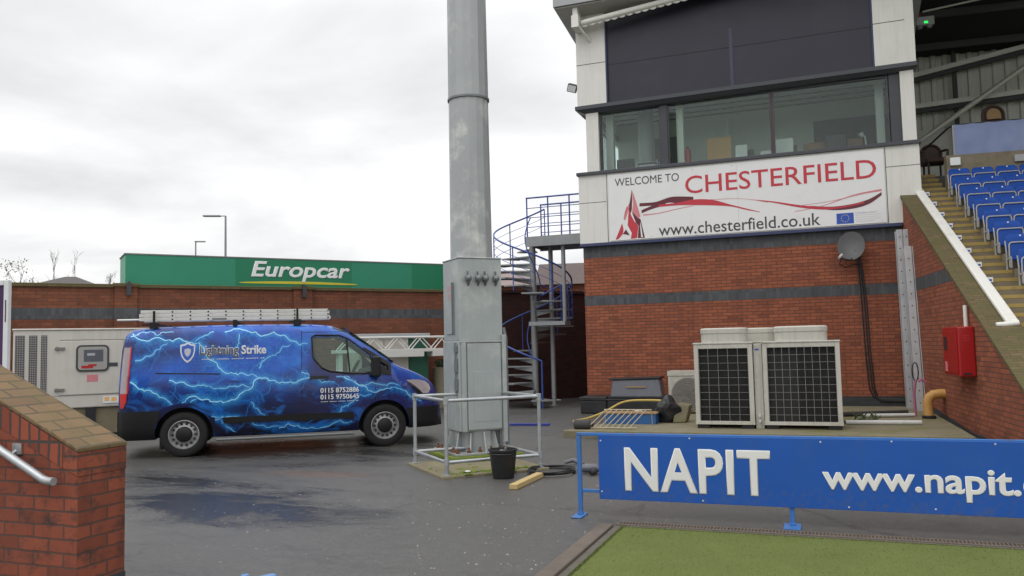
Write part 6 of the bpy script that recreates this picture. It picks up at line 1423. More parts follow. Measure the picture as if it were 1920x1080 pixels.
# wheels
def wheel(x, y_out):
    M_ = VT @ Matrix.Translation((x, y_out, WR)) @ Matrix.Rotation(R(90), 4, 'X')
    b = MB(); b.lathe([(0.205, 0.0), (0.225, 0.010), (0.285, 0.014), (0.318, 0.0), (0.335, -0.035), (0.338, -0.11), (0.335, -0.185), (0.315, -0.215), (0.2, -0.21)], M_, 40)
    for k in range(40):
        pass
    ty = b.build('tyre', 'tyre', van, smooth=True, local=True)
    b = MB(); b.lathe([(0.208, 0.004), (0.216, 0.012), (0.205, 0.014), (0.196, -0.01), (0.168, -0.035), (0.150, -0.028), (0.118, -0.012), (0.112, -0.02), (0.105, -0.05), (0, -0.05)], M_, 40); ri = b.build('rim', 'steel_rim', ty, smooth=True, local=True)
    b = MB(); b.lathe([(0.110, -0.02), (0.108, 0.0), (0.075, 0.016), (0.0, 0.020)], M_, 28); b.build('hub_cap', 'van_plastic', ty, smooth=True, local=True)
    b = MB()
    for k in range(14):
        a = k*math.pi/7; b.box(M_ @ Vector((0.160*math.cos(a), 0.160*math.sin(a), -0.027)), (0.030, 0.030, 0.03), M=Matrix.Rotation(-a, 4, 'Y'))
    b.build('rim_slots', 'hole_dark', ty, local=True)
for x in WHX: wheel(x, -0.955)
for x in WHX:
    M_ = VT @ Matrix.Translation((x, 0.955-0.21, WR)) @ Matrix.Rotation(R(90), 4, 'X')
    b = MB(); b.lathe([(0.0, 0.0), (0.30, 0.0), (0.335, -0.035), (0.338, -0.11), (0.335, -0.185), (0.30, -0.21), (0.0, -0.21)], M_, 32); b.build('tyre', 'tyre', van, smooth=True, local=True)
b = MB(); b.prism([VT @ Vector(p) for p in ((0.66, -0.90, 0.30), (0.70, -0.90, 0.30), (0.70, -0.90, 0.12), (0.66, -0.90, 0.12))], (0, 0.22, 0)); b.build('mud_flap', 'van_plastic', van, local=True)
b = MB(); b.box(VT @ Vector((2.4, 0, 0.31)), (3.6, 1.3, 0.12)); b.build('underbody', 'van_plastic', van, local=True)
# roof bars
for x in (0.55, 1.70, 2.62):
    b = MB(); zt = itp(TOP, x); b.box(VT @ Vector((x, 0, zt+0.04)), (0.05, 1.62, 0.035)); 
    for sgn in (-1, 1): b.box(VT @ Vector((x, 0.76*sgn, zt+0.015)), (0.12 if x != 1.7 else 0.07, 0.05, 0.10)); 
    if x != 1.70:
        b.box(VT @ Vector((x, -0.74, zt+0.135)), (0.035, 0.035, 0.21)); b.box(VT @ Vector((x-0.04 if x < 1 else x, -0.74, zt+0.03)), (0.26, 0.05, 0.03))
    b.build('roof_bar', 'van_plastic', van, local=True, bevel=0.004)
# lightning print
rnd = random.Random(21)
V2 = lambda x, y: (180+x/2.909, 560+y/2.909)
nrm = Vector((vd.y, -vd.x, 0))
def v_xz(x, y):
    p = on_p(*V2(x, y), rwp, nrm); q = p-rwp; return (q.dot(vd)/VS+1.0, q.z/VS)
def frac(p, q, amp, depth):
    if depth == 0: return [p]
    mx, mz = (p[0]+q[0])/2, (p[1]+q[1])/2; L = math.hypot(q[0]-p[0], q[1]-p[1]); o_ = rnd.uniform(-amp, amp)*L
    m_ = (mx-(q[1]-p[1])/max(L, 1e-6)*o_, mz+(q[0]-p[0])/max(L, 1e-6)*o_)
    return frac(p, m_, amp, depth-1)+frac(m_, q, amp, depth-1)
BOLTS = [([(185, 455), (300, 500), (440, 580), (560, 540), (650, 560), (740, 550), (860, 470), (890, 430), (1000, 460), (1120, 440), (1230, 455), (1300, 450)], 1.0),
 ([(190, 190), (300, 220), (450, 215), (560, 240), (640, 340), (700, 400), (800, 405), (890, 430)], 0.9), ([(700, 182), (830, 178), (970, 180), (1060, 230), (1170, 245)], 0.8),
 ([(890, 380), (980, 310), (1060, 250)], 0.45), ([(400, 445), (560, 470), (640, 490), (760, 475), (850, 480)], 0.6), ([(1350, 425), (1450, 470), (1520, 510), (1600, 490), (1700, 520), (1780, 560)], 0.9),
 ([(620, 640), (700, 680), (760, 725)], 0.5), ([(1000, 705), (1100, 690), (1250, 700), (1420, 665)], 0.6), ([(330, 640), (450, 590), (560, 540)], 0.6), ([(180, 205), (240, 182), (330, 200), (420, 182)], 0.7), ([(210, 340), (300, 310), (390, 240)], 0.45),
 ([(640, 180), (560, 215), (540, 240)], 0.5), ([(780, 190), (770, 260), (745, 290)], 0.4), ([(1290, 640), (1340, 590), (1400, 560), (1500, 520)], 0.45), ([(850, 560), (890, 610), (940, 640)], 0.35), ([(1120, 400), (1180, 430), (1260, 420), (1360, 420), (1420, 450)], 0.6), ([(650, 660), (760, 640), (880, 690), (1010, 700)], 0.4), ([(1440, 480), (1560, 470), (1660, 480)], 0.5)]
lm = MB(); gl_l = []
gm = lm.bm.loops.layers.color.new('glow')
def rib(pts, w, core, off):
    n = len(pts)
    for i in range(n-1):
        (xa, za_), (xc, zc_) = pts[i], pts[i+1]; L = math.hypot(xc-xa, zc_-za_)
        if L < 1e-5: continue
        wa = w*(1-0.55*i/n); wb = w*(1-0.55*(i+1)/n)
        if i == n-2: wb = w*0.2
        # directions averaged at both ends so neighbouring quads meet
        def nr(k):
            a_, c_ = pts[max(0, k-1)], pts[min(n-1, k+1)]; l_ = math.hypot(c_[0]-a_[0], c_[1]-a_[1]) or 1; return (-(c_[1]-a_[1])/l_, (c_[0]-a_[0])/l_)
        na, nb = nr(i), nr(i+1)
        P_ = [[side(x+nn[0]*s_*ww, z+nn[1]*s_*ww, off) for s_ in (-1, 0, 1)] for (x, z), nn, ww in (((xa, za_), na, wa), ((xc, zc_), nb, wb))]
        okk = [[okpt(x+nn[0]*s_*ww, z+nn[1]*s_*ww) for s_ in (-1, 0, 1)] for (x, z), nn, ww in (((xa, za_), na, wa), ((xc, zc_), nb, wb))]
        for s_ in (0, 1):
            if not (okk[0][s_] and okk[0][s_+1] and okk[1][s_] and okk[1][s_+1]): continue
            f = lm.face([P_[0][s_], P_[1][s_], P_[1][s_+1], P_[0][s_+1]])
            for l, cc in zip(f.loops, ((0, 0, core, core) if s_ == 0 else (core, core, 0, 0))): l[gm] = (cc, cc, cc, 1)
def okpt(x, z):
    if not (0.08 < x < 4.75 and 0.29 < z < 1.93) or any(math.hypot(x-q, z-WR) < 0.425 for q in WHX) or (2.80 < x < 3.76 and 1.13 < z < 1.77) or (z < 0.71 and x < 0.67) or (z < 0.61 and x > 4.27): return False
    h = BV.ray_cast(Vector((x*VS, -1.6*VS, z*VS)), Vector((0, 1, 0))); return h[0] is not None and h[0].y < -0.6
def good(x, z): return 0.1 < x < 4.6 and 0.3 < z < 1.9 and all(math.hypot(x-q, z-WR) > 0.45 for q in WHX) and not (2.8 < x < 4.1 and 1.12 < z < 1.76)
def bolt(px, k, deep=True, xz=None):
    p = xz or [v_xz(*q) for q in px]; line = []
    for a, c in zip(p, p[1:]): line += frac(a, c, 0.20, 3)
    line.append(p[-1])
    run = []
    for q in line+[None]:
        if q is not None and good(*q): run.append(q)
        else:
            if len(run) > 2: rib(run, 0.60*k, 0.62 if deep else 0.4, 0.0020); rib(run, 0.24*k, 0.86 if deep else 0.6, 0.0028); rib(run, 0.032*k+0.003, 1.0 if deep else 0.86, 0.0036)
            run = []
    if deep:
        for j in range(int(3+5*k)):
            s_ = rnd.choice(line); an = rnd.choice((-1, 1))*rnd.uniform(0.4, 1.2); d_ = rnd.choice((0, math.pi)); ln = rnd.uniform(0.12, 0.42)
            e_ = (s_[0]+ln*math.cos(an+d_), s_[1]+ln*math.sin(an)); bolt(None, k*0.34, False, [s_, ((s_[0]+e_[0])/2+rnd.uniform(-.04, .04), (s_[1]+e_[1])/2+rnd.uniform(-.04, .04)), e_])
for px, k in BOLTS: bolt(px, k)
lo_ = lm.build('lightning_print', 'bolt_print', van, local=True, recalc=False, uvs=False)
# lettering
def flank_text(body_, x, z, w, h, m, name, bold=0.0, shear=0.0, space=1.0, off=0.005, thick=0.003):
    b = MB(); text_on(b, body_, (x*VS, 0, z*VS), (1, 0, 0), (0, 0, 1), width=w*VS, height=h*VS, bold=bold, shear=shear, space=space, thick=thick)
    y0 = side(x+0.02, z+h/2, 0).y; y1 = side(x+w-0.02, z+h/2, 0).y
    for v in b.bm.verts:
        t_ = (v.co.x/VS-x)/w; zz = v.co.z/VS; h0 = side(x+w/2, min(max(zz, z-h), z+1.5*h), 0).y
        v.co.y += (y0+(y1-y0)*t_) + (h0-side(x+w/2, z+h/2, 0).y) - off
    return b.build(name, m, van, local=True)
mat('print_silver', (0.55, 0.58, 0.62), 0.4, var=0.15, scale=8); mat('print_dark', (0.03, 0.03, 0.06), 0.4)
flank_text('Lightning', 1.205, 1.445, 0.56, 0.185, 'print_silver', 'logo_outline', bold=0.05, off=0.0055); flank_text('Lightning', 1.212, 1.45, 0.545, 0.175, 'print_dark', 'logo_first_word', bold=0.012, off=0.0085)
flank_text('Strike', 1.80, 1.485, 0.36, 0.135, 'print_silver', 'logo_second_word', bold=0.03, off=0.0055)
b = MB()
for i in range(30):
    if i % 7 != 6: 
        A = side(1.24+0.030*i, 1.415, 0.005); B = side(1.262+0.030*i, 1.415, 0.005); b.prism([A, B, B+Vector((0, 0, 0.014)), A+Vector((0, 0, 0.014))], (0, -0.001, 0))
b.build('logo_strapline', 'print_silver', van, local=True)
shp = [(0, 0.155), (0.05, 0.125), (0.105, 0.115), (0.105, 0.02), (0.085, -0.06), (0.045, -0.12), (0, -0.155), (-0.045, -0.12), (-0.085, -0.06), (-0.105, 0.02), (-0.105, 0.115), (-0.05, 0.125)]
for s_, m_, of_, nm in ((1.0, 'print_silver', 0.005, 'shield_rim'), (0.80, 'eu_blue', 0.0075, 'shield_field'), (0.42, 'ink_pale', 0.010, 'shield_glow')):
    b = MB(); b.prism([side(1.04+x*s_, 1.53+z*s_, of_) for x, z in shp], (0, -0.0015, 0)); b.build(nm, m_, van, local=True)
flank_text('0115 8752886', 2.955, 0.865, 0.58, 0.075, 'sign_white', 'telephone_number', bold=0.012); flank_text('0115 9750645', 2.955, 0.765, 0.58, 0.075, 'sign_white', 'telephone_number', bold=0.012)
b = MB()
for i in range(26):
    if i % 6 != 5: A = side(2.96+0.022*i, 0.725, 0.005); B = side(2.975+0.022*i, 0.725, 0.005); b.prism([A, B, B+Vector((0, 0, 0.012)), A+Vector((0, 0, 0.012))], (0, -0.001, 0))
b.build('web_strapline', 'print_silver', van, local=True)
# ---- ladder on the roof
VW = WM[van.name]
def vw(x, y, z): return VW @ Vector((x*VS, y*VS, z*VS))
lad = thing('roof_ladder', 'long pale aluminium triple ladder strapped on edge along the van roof bars', 'ladder', tuple(vw(1.8, -0.6, 2.09)), VANG)
mat('ladder_pale', (0.62, 0.61, 0.57), 0.45, metal=0.2, var=0.12, dirt=(0.45, 0.44, 0.4), dirt_amt=0.4)
mat('strap_grey', (0.2, 0.2, 0.2), 0.7)
zb_ = 2.008
for k in range(3):
    zz0 = zb_+0.056*k+0.001; x0_ = 0.33 if k < 2 else 0.35
    b = MB(); b.prism([vw(x0_, -0.66, zz0), vw(3.13-0.02*k, -0.66, zz0), vw(3.13-0.02*k, -0.66, zz0+0.050), vw(x0_, -0.66, zz0+0.050)], vp*0.03); st = b.build('stile', 'ladder_pale', lad, bevel=0.004)
    b = MB(); b.prism([vw(x0_, -0.22, zz0), vw(3.13, -0.22, zz0), vw(3.13, -0.22, zz0+0.050), vw(x0_, -0.22, zz0+0.050)], vp*0.03); b.build('stile', 'ladder_pale', lad, bevel=0.004)
    b = MB()
    for i in range(11): b.lathe([(0, 0.002), (0.014, 0.002), (0.014, -0.002), (0, -0.002)], Matrix.Translation(vw(0.54+0.255*i, -0.6605, zz0+0.025)) @ vp.to_track_quat('Z', 'Y').to_matrix().to_4x4(), 8)
    b.build_each('rung_end', 'hole_dark', st)
    for i in range(11):
        b = MB(); b.cyl(vw(0.54+0.255*i, -0.64, zz0+0.025), vw(0.54+0.255*i, -0.22, zz0+0.025), 0.014, 8); b.build('rung', 'ladder_pale', lad)
b = MB(); b.prism([vw(1.36, -0.664, zb_+0.010), vw(1.56, -0.664, zb_+0.010), vw(1.56, -0.664, zb_+0.040), vw(1.36, -0.664, zb_+0.040)], vp*0.002); b.build('label_plate', 'strap_grey', lad)
b = MB(); b.tube([vw(0.02, -0.60, 2.03), vw(0.6, -0.60, 2.035)], 0.016, 8); b.build('stay_bar', 'ladder_pale', lad)
# ================================================================== BLUE PERIMETER HOARDING
HY = 7.55
mat('hoarding_blue', (0.006, 0.082, 0.385), 0.42, var=0.10, scale=2, dirt=(0.03, 0.10, 0.33), dirt_amt=0.5, dirt_scale=3, streak=(0.015, 0.085, 0.33))
mat('frame_blue', (0.035, 0.15, 0.42), 0.5, var=0.12, scale=8, dirt=(0.12, 0.075, 0.06), dirt_amt=0.7, dirt_scale=9)
mat('letter_white', (0.72, 0.72, 0.70), 0.55, var=0.04)
_m = MATS['hoarding_blue']; _nt = _m.node_tree; _p = [n for n in _nt.nodes if n.type == 'BSDF_PRINCIPLED'][0]; _src = _p.inputs['Base Color'].links[0].from_socket; _oc = coords(_nt)
_s = nd(_nt, 'ShaderNodeSeparateXYZ'); _nt.links.new(_oc, _s.inputs[0]); _mr = nd(_nt, 'ShaderNodeMapRange'); _mr.inputs['From Min'].default_value = 0.42; _mr.inputs['From Max'].default_value = 0.165; _nt.links.new(_s.outputs['Z'], _mr.inputs['Value'])
_c = mixc(_nt, mul(_nt, _mr.outputs[0], ramp(_nt, noi(_nt, _oc, 26, 6, 0.75), [(0.50, 0.0), (0.66, 0.55)])), _src, (0.10, 0.10, 0.09))
_c = mixc(_nt, ramp(_nt, noi(_nt, mapped(_nt, _oc, (1.2, 1, 7)), 3.0, 8, 0.75), [(0.66, 0.0), (0.74, 0.35)]), _c, (0.12, 0.20, 0.42)); _nt.links.new(_c, _p.inputs['Base Color'])      # mud splash and scuffs
bump(_nt, _p, noi(_nt, _oc, 1.1, 2), 0.12, 0.05)
hd = thing('perimeter_hoarding', 'long blue perimeter hoarding with big white lettering on a blue tube frame', 'hoarding', (0, HY, 0))
b = MB(); b.lohi((-2.045, HY-0.012, 0.165), (1.6, HY+0.006, 0.752)); b.lohi((1.604, HY-0.012, 0.165), (5.2, HY+0.006, 0.752)); b.build('face_board', 'hoarding_blue', hd, bevel=0.002)
b = MB(); b.lohi((-2.26, HY+0.008, 0.738), (5.2, HY+0.042, 0.768)); b.build('top_rail', 'frame_blue', hd, bevel=0.004)
b = MB(); b.lohi((-2.215, HY+0.008, 0.215), (5.2, HY+0.036, 0.245)); b.build('lower_rail', 'frame_blue', hd, bevel=0.004)
for x in (-2.24, -0.355, 1.53, 3.4):
    b = MB(); b.lohi((x-0.02, HY+0.006, 0.012), (x+0.02, HY+0.044, 0.736)); b.build('post', 'frame_blue', hd, bevel=0.004)
    b = MB(); b.box((x, HY-0.02, 0.007), (0.10 if x < -2 else 0.14, 0.24, 0.010)); b.box((x, HY+0.02, 0.022), (0.05, 0.05, 0.02)); b.build('foot', 'frame_blue', hd, bevel=0.003)
b = MB(); text_on(b, 'NAPIT', (-1.80, HY-0.0125, 0.250), (1, 0, 0), (0, 0, 1), width=1.285, height=0.395, bold=0.024, space=1.03, thick=0.003); b.build('brand_lettering', 'letter_white', hd)
b = MB(); text_on(b, 'www.napit.co.uk', (-0.10, HY-0.0125, 0.268), (1, 0, 0), (0, 0, 1), width=1.46, height=0.275, bold=0.026, thick=0.003, bounds_of='www.napit.'); b.build('web_lettering', 'letter_white', hd)
rnd = random.Random(4); b = MB()
for (x, z) in ((-2.02, 0.235), (-1.1, 0.19), (-0.1, 0.725), (0.1, 0.19), (-1.2, 0.735), (0.45, 0.74), (0.75, 0.205), (-2.02, 0.7), (1.2, 0.735)):
    b.lathe([(0, 0.003), (0.007, 0.002), (0.008, 0)], Matrix.Translation((x, HY-0.012, z)) @ Matrix.Rotation(R(90), 4, 'X'), 8)
b.build_each('fixing', 'lamp_metal', hd)
# foot of another frame at the bottom edge
p_ = on_z(500, 1082, 0.0)
ft = thing('frame_foot', 'pale blue steel foot of another hoarding frame at the bottom edge', 'frame', (p_.x, p_.y, 0))
mat('frame_pale', (0.10, 0.24, 0.48), 0.5, var=0.1, dirt=(0.12, 0.09, 0.08), dirt_amt=0.5)
b = MB(); b.box(p_+Vector((0.0, -0.10, 0.012)), (0.07, 0.26, 0.022), rz=R(-28)); b.build('plate', 'frame_pale', ft, bevel=0.004)
b = MB(); b.box(p_+Vector((-0.05, -0.17, 0.04)), (0.05, 0.05, 0.035), rz=R(-28)); b.build('stub', 'frame_pale', ft, bevel=0.004)

# ================================================================== GENERATOR
mat('gen_white', (0.60, 0.57, 0.51), 0.45, var=0.05, scale=2, dirt=(0.42, 0.39, 0.33), dirt_amt=0.4, dirt_scale=2, streak=(0.50, 0.47, 0.41))
mat('louvre_dark', (0.055, 0.055, 0.07), 0.6, var=0.3)
mat('window_pale', (0.36, 0.35, 0.32), 0.3, var=0.1); mat('gasket_grey', (0.05, 0.05, 0.05), 0.6)
GB = on_z(200, 797)*0.88; GB.z = 0
def gn(t, off, z): return GB + WD*t + WN*off + Vector((0, 0, z))
def nbox(mb, t0, t1, o0, o1, z0, z1): mb.prism([gn(t0, o0, z0), gn(t1, o0, z0), gn(t1, o1, z0), gn(t0, o1, z0)], (0, 0, z1-z0))
K = 0.88
def gz(z): return CAM_H+(z-CAM_H)*K
gnr = thing('generator', 'cream white generator cabinet with louvred panels and a round cornered window by the rear wall', 'generator', tuple(gn(0.3, -0.6, 0)), math.atan2(WD.y, WD.x))
T0, T1 = -1.86*K, 2.0; ZB, ZT = gz(0.42), gz(2.17)
b = MB(); nbox(b, T0, T1, 0, -1.1, ZB, ZT); b.build('cabinet', 'gen_white', gnr, bevel=0.02)
b = MB(); nbox(b, T0-0.02, T1+0.02, 0.02, -1.12, ZT, ZT+0.035); b.build('roof', 'gen_white', gnr, bevel=0.012)
lv = [(-1.80, -1.60), (-1.53, -1.33), (-1.25, -1.07)]
lv = [(-1.82+0.0, -1.64), (-1.56, -1.40), (-1.33, -1.21)]
for a_, c_ in lv:
    a_, c_ = a_*K, c_*K
    b = MB(); nbox(b, a_, c_, 0.006, 0.001, gz(0.62), gz(2.06)); pn = b.build('louvre_panel', 'louvre_dark', gnr)
    b = MB(); z = gz(0.64)
    while z < gz(2.05): nbox(b, a_, c_, 0.016, 0.0065, z, z+0.005); z += 0.034
    for q in range(1, 4): nbox(b, a_+(c_-a_)*q/4-0.0018, a_+(c_-a_)*q/4+0.0018, 0.0165, 0.0068, gz(0.62), gz(2.06))
    b.build('slats', 'gen_white', pn)
b = MB(); nbox(b, -0.97*K, 0.33*K, 0.016, 0.001, gz(0.72), gz(1.93)); dr = b.build('door', 'gen_white', gnr, bevel=0.01)
b = MB(); nbox(b, -0.97*K, T1-0.1, 0.008, 0.001, gz(1.945), gz(1.955)); nbox(b, T0, T1, 0.004, 0.001, gz(0.70), gz(0.708)); b.build('seam', 'ac_grey', gnr)
wt0, wt1, wz0, wz1 = -0.60*K, -0.01*K, gz(1.27), gz(1.79)
def rrect(t0, t1, z0, z1, r, off, n=5):
    o_ = []
    for (ct, cz_, a0) in ((t1-r, z1-r, 0), (t0+r, z1-r, 90), (t0+r, z0+r, 180), (t1-r, z0+r, 270)):
        for k in range(n+1): a = R(a0+90*k/n); o_.append(gn(ct+r*math.cos(a), off, cz_+r*math.sin(a)))
    return o_
b = MB(); b.prism(rrect(wt0-0.035, wt1+0.035, wz0-0.035, wz1+0.035, 0.09, 0.017), WN*0.02); b.build('window_gasket', 'gasket_grey', dr)
b = MB(); b.prism(rrect(wt0, wt1, wz0, wz1, 0.06, 0.0375), WN*0.003); b.build('window', 'window_pale', dr)
b = MB(); nbox(b, wt0+0.10, wt1-0.07, 0.043, 0.041, wz0+0.16, wz1-0.06); b.build('control_screen', 'case_grey', dr)
b = MB(); nbox(b, wt0+0.16, wt0+0.30, 0.046, 0.0435, wz0+0.28, wz0+0.33); b.build('display', 'ink_pale', dr)
b = MB(); nbox(b, wt0+0.06, wt0+0.27, 0.043, 0.041, wz0+0.03, wz0+0.085); nbox(b, wt0+0.18, wt0+0.33, 0.0435, 0.0412, wz0+0.07, wz0+0.11); b.build('red_label', 'red_paint', dr)
b = MB(); nbox(b, wt0+0.16, wt1-0.16, 0.019, 0.0165, wz0-0.24, wz0-0.10); b.build('faint_label', 'ink_pink', dr)
b = MB(); nbox(b, 0.03, 0.19, 0.022, 0.0165, gz(1.33), gz(1.42)); b.build('latch', 'louvre_dark', dr, bevel=0.006)
for z, m_ in ((1.76, 'ac_grey'), (0.84, 'ac_grey')):
    b = MB(); q = gn(-1.02*K, 0.02, gz(z)); b.lathe([(0, 0.03), (0.03, 0.03), (0.04, 0), (0, 0)], Matrix.Translation(q) @ WN.to_track_quat('Z', 'Y').to_matrix().to_4x4(), 14); nbox(b, -1.0*K, -0.86*K, 0.045, 0.017, gz(z)-0.025, gz(z)+0.025); b.build('hinge', m_, gnr)
b = MB(); nbox(b, -0.08, 0.30, 0.0185, 0.0165, gz(0.50), gz(0.66)); b.build('sticker', 'paper', gnr)
b = MB(); nbox(b, -0.05, 0.04, 0.020, 0.0187, gz(0.55), gz(0.64)); nbox(b, 0.08, 0.17, 0.020, 0.0187, gz(0.54), gz(0.63)); b.build('sticker_mark', 'board_orange', gnr)
b = MB(); nbox(b, T0+0.1, T1-0.1, -0.06, -1.04, 0.02, ZB-0.002); b.build('fuel_tank', 'moss_concrete', gnr, bevel=0.02)
b = MB(); nbox(b, -0.38, -0.20, 0.0, -0.06, 0.12, ZB-0.002); b.build('tank_fitting', 'black_plastic', gnr)

# ================================================================== CABINETS AND LATTICE BOOM BY THE WALL
mat('cab_green', (0.020, 0.12, 0.075), 0.45, var=0.1); mat('boom_white', (0.66, 0.65, 0.62), 0.45, var=0.06); mat('bin_beige', (0.34, 0.29, 0.21), 0.6, var=0.12)
wc = thing('storage_cabinet', 'pale grey white storage cabinet standing against the rear wall behind the van nose', 'cabinet', tuple(wl(8.1, 0.6, 0)))
b = MB(); wbox(b, 7.35, 8.66, 1.0, 0.12, 0.0, 1.86); b.build('body', 'gen_white', wc, bevel=0.012)
b = MB(); wbox(b, 7.30, 9.24, 1.06, 0.10, 1.86, 1.97); b.build('top_board', 'fascia_grey', wc, bevel=0.01)
b = MB(); wbox(b, 7.99, 8.005, 1.004, 1.0, 0.1, 1.82); b.build('door_gap', 'ac_grey', wc)
gc_ = thing('green_cabinet', 'dark green steel cabinet standing right of the pale storage cabinet', 'cabinet', tuple(wl(8.95, 0.6, 0)))
b = MB(); wbox(b, 8.68, 9.22, 0.98, 0.12, 0.0, 1.855); b.build('body', 'cab_green', gc_, bevel=0.012)
b = MB(); wbox(b, 8.70, 8.72, 1.0, 0.98, 0.9, 1.05); b.build('handle', 'dark_metal', gc_)
lb = thing('lattice_boom', 'white steel lattice boom lying level in front of the rear wall cabinets', 'boom', tuple(wl(8.5, 1.25, 1.4)))
for o_ in (1.14, 1.38):
    b = MB(); b.tube([wl(6.6, o_, 1.87), wl(10.3, o_, 1.87)], 0.026, 8); b.build('top_chord', 'boom_white', lb)
    b = MB()
    for k in range(6):
        t = 7.0+0.62*k; b.tube([wl(t, o_, 1.87), wl(t+0.29, o_, 1.57)], 0.015, 6); b.tube([wl(t, o_, 1.87), wl(t-0.29, o_, 1.57)], 0.015, 6)
    b.build('lacing', 'boom_white', lb)
b = MB(); wbox(b, 6.6, 10.3, 1.42, 1.10, 1.50, 1.58); b.build('bottom_chord', 'boom_white', lb, bevel=0.006)
b = MB(); wbox(b, 7.75, 8.9, 1.43, 1.09, 1.38, 1.497); wbox(b, 9.14, 10.2, 1.43, 1.09, 1.38, 1.497); b.build('side_plate', 'boom_white', lb, bevel=0.006)
for t in (6.75, 10.1):
    b = MB(); wbox(b, t-0.05, t+0.05, 1.36, 1.16, 0, 1.38 if t > 9.2 else 1.497); b.build('support_leg', 'boom_white', lb)
pl_t = thing('planter', 'beige plastic planter with a dark green shrub beside the mast', 'planter', tuple(wl(9.62, 0.75, 0)))
b = MB(); b.lathe([(0, 0), (0.19, 0), (0.22, 0.05), (0.24, 1.05), (0.26, 1.08), (0.22, 1.08), (0.2, 0.95), (0, 0.95)], Matrix.Translation(wl(9.72, 0.72, 0)), 18); b.build('pot', 'bin_beige', pl_t, smooth=True)
mat('leaf_dark', (0.03, 0.065, 0.025), 0.6, var=0.5, scale=18)
rnd = random.Random(9); b = MB()
for k in range(220):
    d_ = Vector((rnd.gauss(0, 1), rnd.gauss(0, 1), rnd.gauss(0, 0.8))).normalized()*rnd.uniform(0.06, 0.24); p_ = wl(9.72, 0.72, 1.16)+Vector((d_.x, d_.y, d_.z*0.8)); s_ = 0.035; a = Vector((rnd.gauss(0, 1), rnd.gauss(0, 1), rnd.gauss(0, 1))).normalized(); c_ = a.cross(d_).normalized()
    b.face([p_-a*s_, p_+c_*s_*0.6, p_+a*s_, p_-c_*s_*0.6])
b.build('foliage', 'leaf_dark', pl_t, recalc=False)

# tall banner panel at the left edge
mat('banner_purple', (0.055, 0.018, 0.085), 0.5, var=0.5, scale=1.5)
mat('frame_white', (0.68, 0.69, 0.70), 0.4, var=0.05)
bp = at_d(18, 600, 9.0); bpn = thing('banner_stand', 'white framed purple banner panel standing behind the near parapet at the left edge', 'banner', (bp.x-0.6, bp.y-0.1, 0))
bx = Vector((AR.x, AR.y, 0)).normalized(); by_ = Vector((AF.x, AF.y, 0)).normalized(); o0 = Vector((bp.x, bp.y, 0))
def bq(mb, a0, a1, d0, d1, z0, z1): mb.prism([o0+bx*a0+by_*d0+Vector((0, 0, z0)), o0+bx*a1+by_*d0+Vector((0, 0, z0)), o0+bx*a1+by_*d1+Vector((0, 0, z0)), o0+bx*a0+by_*d1+Vector((0, 0, z0))], (0, 0, z1-z0))
b = MB(); bq(b, -0.055, 0.0, -0.03, 0.03, 0, 2.44); bq(b, -1.30, -1.245, -0.03, 0.03, 0, 2.44); bq(b, -1.245, -0.055, -0.03, 0.03, 2.38, 2.44); bq(b, -1.245, -0.055, -0.03, 0.03, 0.3, 0.36); b.build('frame', 'frame_white', bpn, bevel=0.008)
b = MB(); bq(b, -1.245, -0.055, -0.01, 0.01, 0.36, 2.38); b.build('panel', 'banner_purple', bpn)
b = MB(); 
for k, (z, dx) in enumerate(((2.2, 0.02), (1.9, 0.05), (1.6, 0.03))):
    p_ = [o0+bx*(-0.10-dx*3-0.05*math.cos(a))-by_*0.012+Vector((0, 0, z+0.15*math.sin(a))) for a in [k2*math.pi/8 for k2 in range(16)]]
    b.tube(p_, 0.006, 4, closed=True)
b.build('pale_print', 'ink_pale', bpn)
b = MB(); bq(b, -0.034, -0.022, -0.033, -0.031, 1.98, 2.22); b.build('frame_mark', 'ink_grey', bpn)

# ================================================================== BEYOND THE WALL
mat('lamp_post', (0.26, 0.27, 0.28), 0.5, metal=0.3, var=0.1)
def lamp(px, ptop, parm, dist, lab, arm_dx, dz):
    base = at_d(px, 560, dist); top = at_d(px, ptop, dist); arm = at_d(parm, ptop+dz, dist)
    t = thing('street_lamp', lab, 'street lamp', (base.x, base.y, 0), 0, 'street lamps beyond the wall')
    b = MB(); b.tube([(top.x, top.y, 0), (top.x, top.y, top.z*0.5), (top.x, top.y, top.z)], [0.10, 0.07, 0.045], 10); b.build('post', 'lamp_post', t)
    b = MB(); b.tube([top, arm], 0.025, 8); b.build('arm', 'lamp_post', t)
    d_ = (arm-top).normalized(); b = MB(); b.beam(arm-d_*0.2, arm+d_*0.65 if dist < 45 else arm+d_*0.5, 0.22, 0.08); b.build('head', 'lamp_post', t, bevel=0.03)
lamp(423, 405, 406, 40, 'tall street lamp with a long arm to the left above the green sign', -1, 0)
lamp(367, 453, 371, 55, 'shorter distant street lamp left of the tall one above the green sign', 1, 0)
mat('roof_brown', (0.10, 0.075, 0.07), 0.85, var=0.2, scale=3); mat('roof_slate', (0.085, 0.075, 0.075), 0.85, var=0.2, scale=3); mat('roof_pale', (0.24, 0.19, 0.18), 0.85, var=0.15, scale=3); mat('render_cream', (0.55, 0.5, 0.45), 0.8)
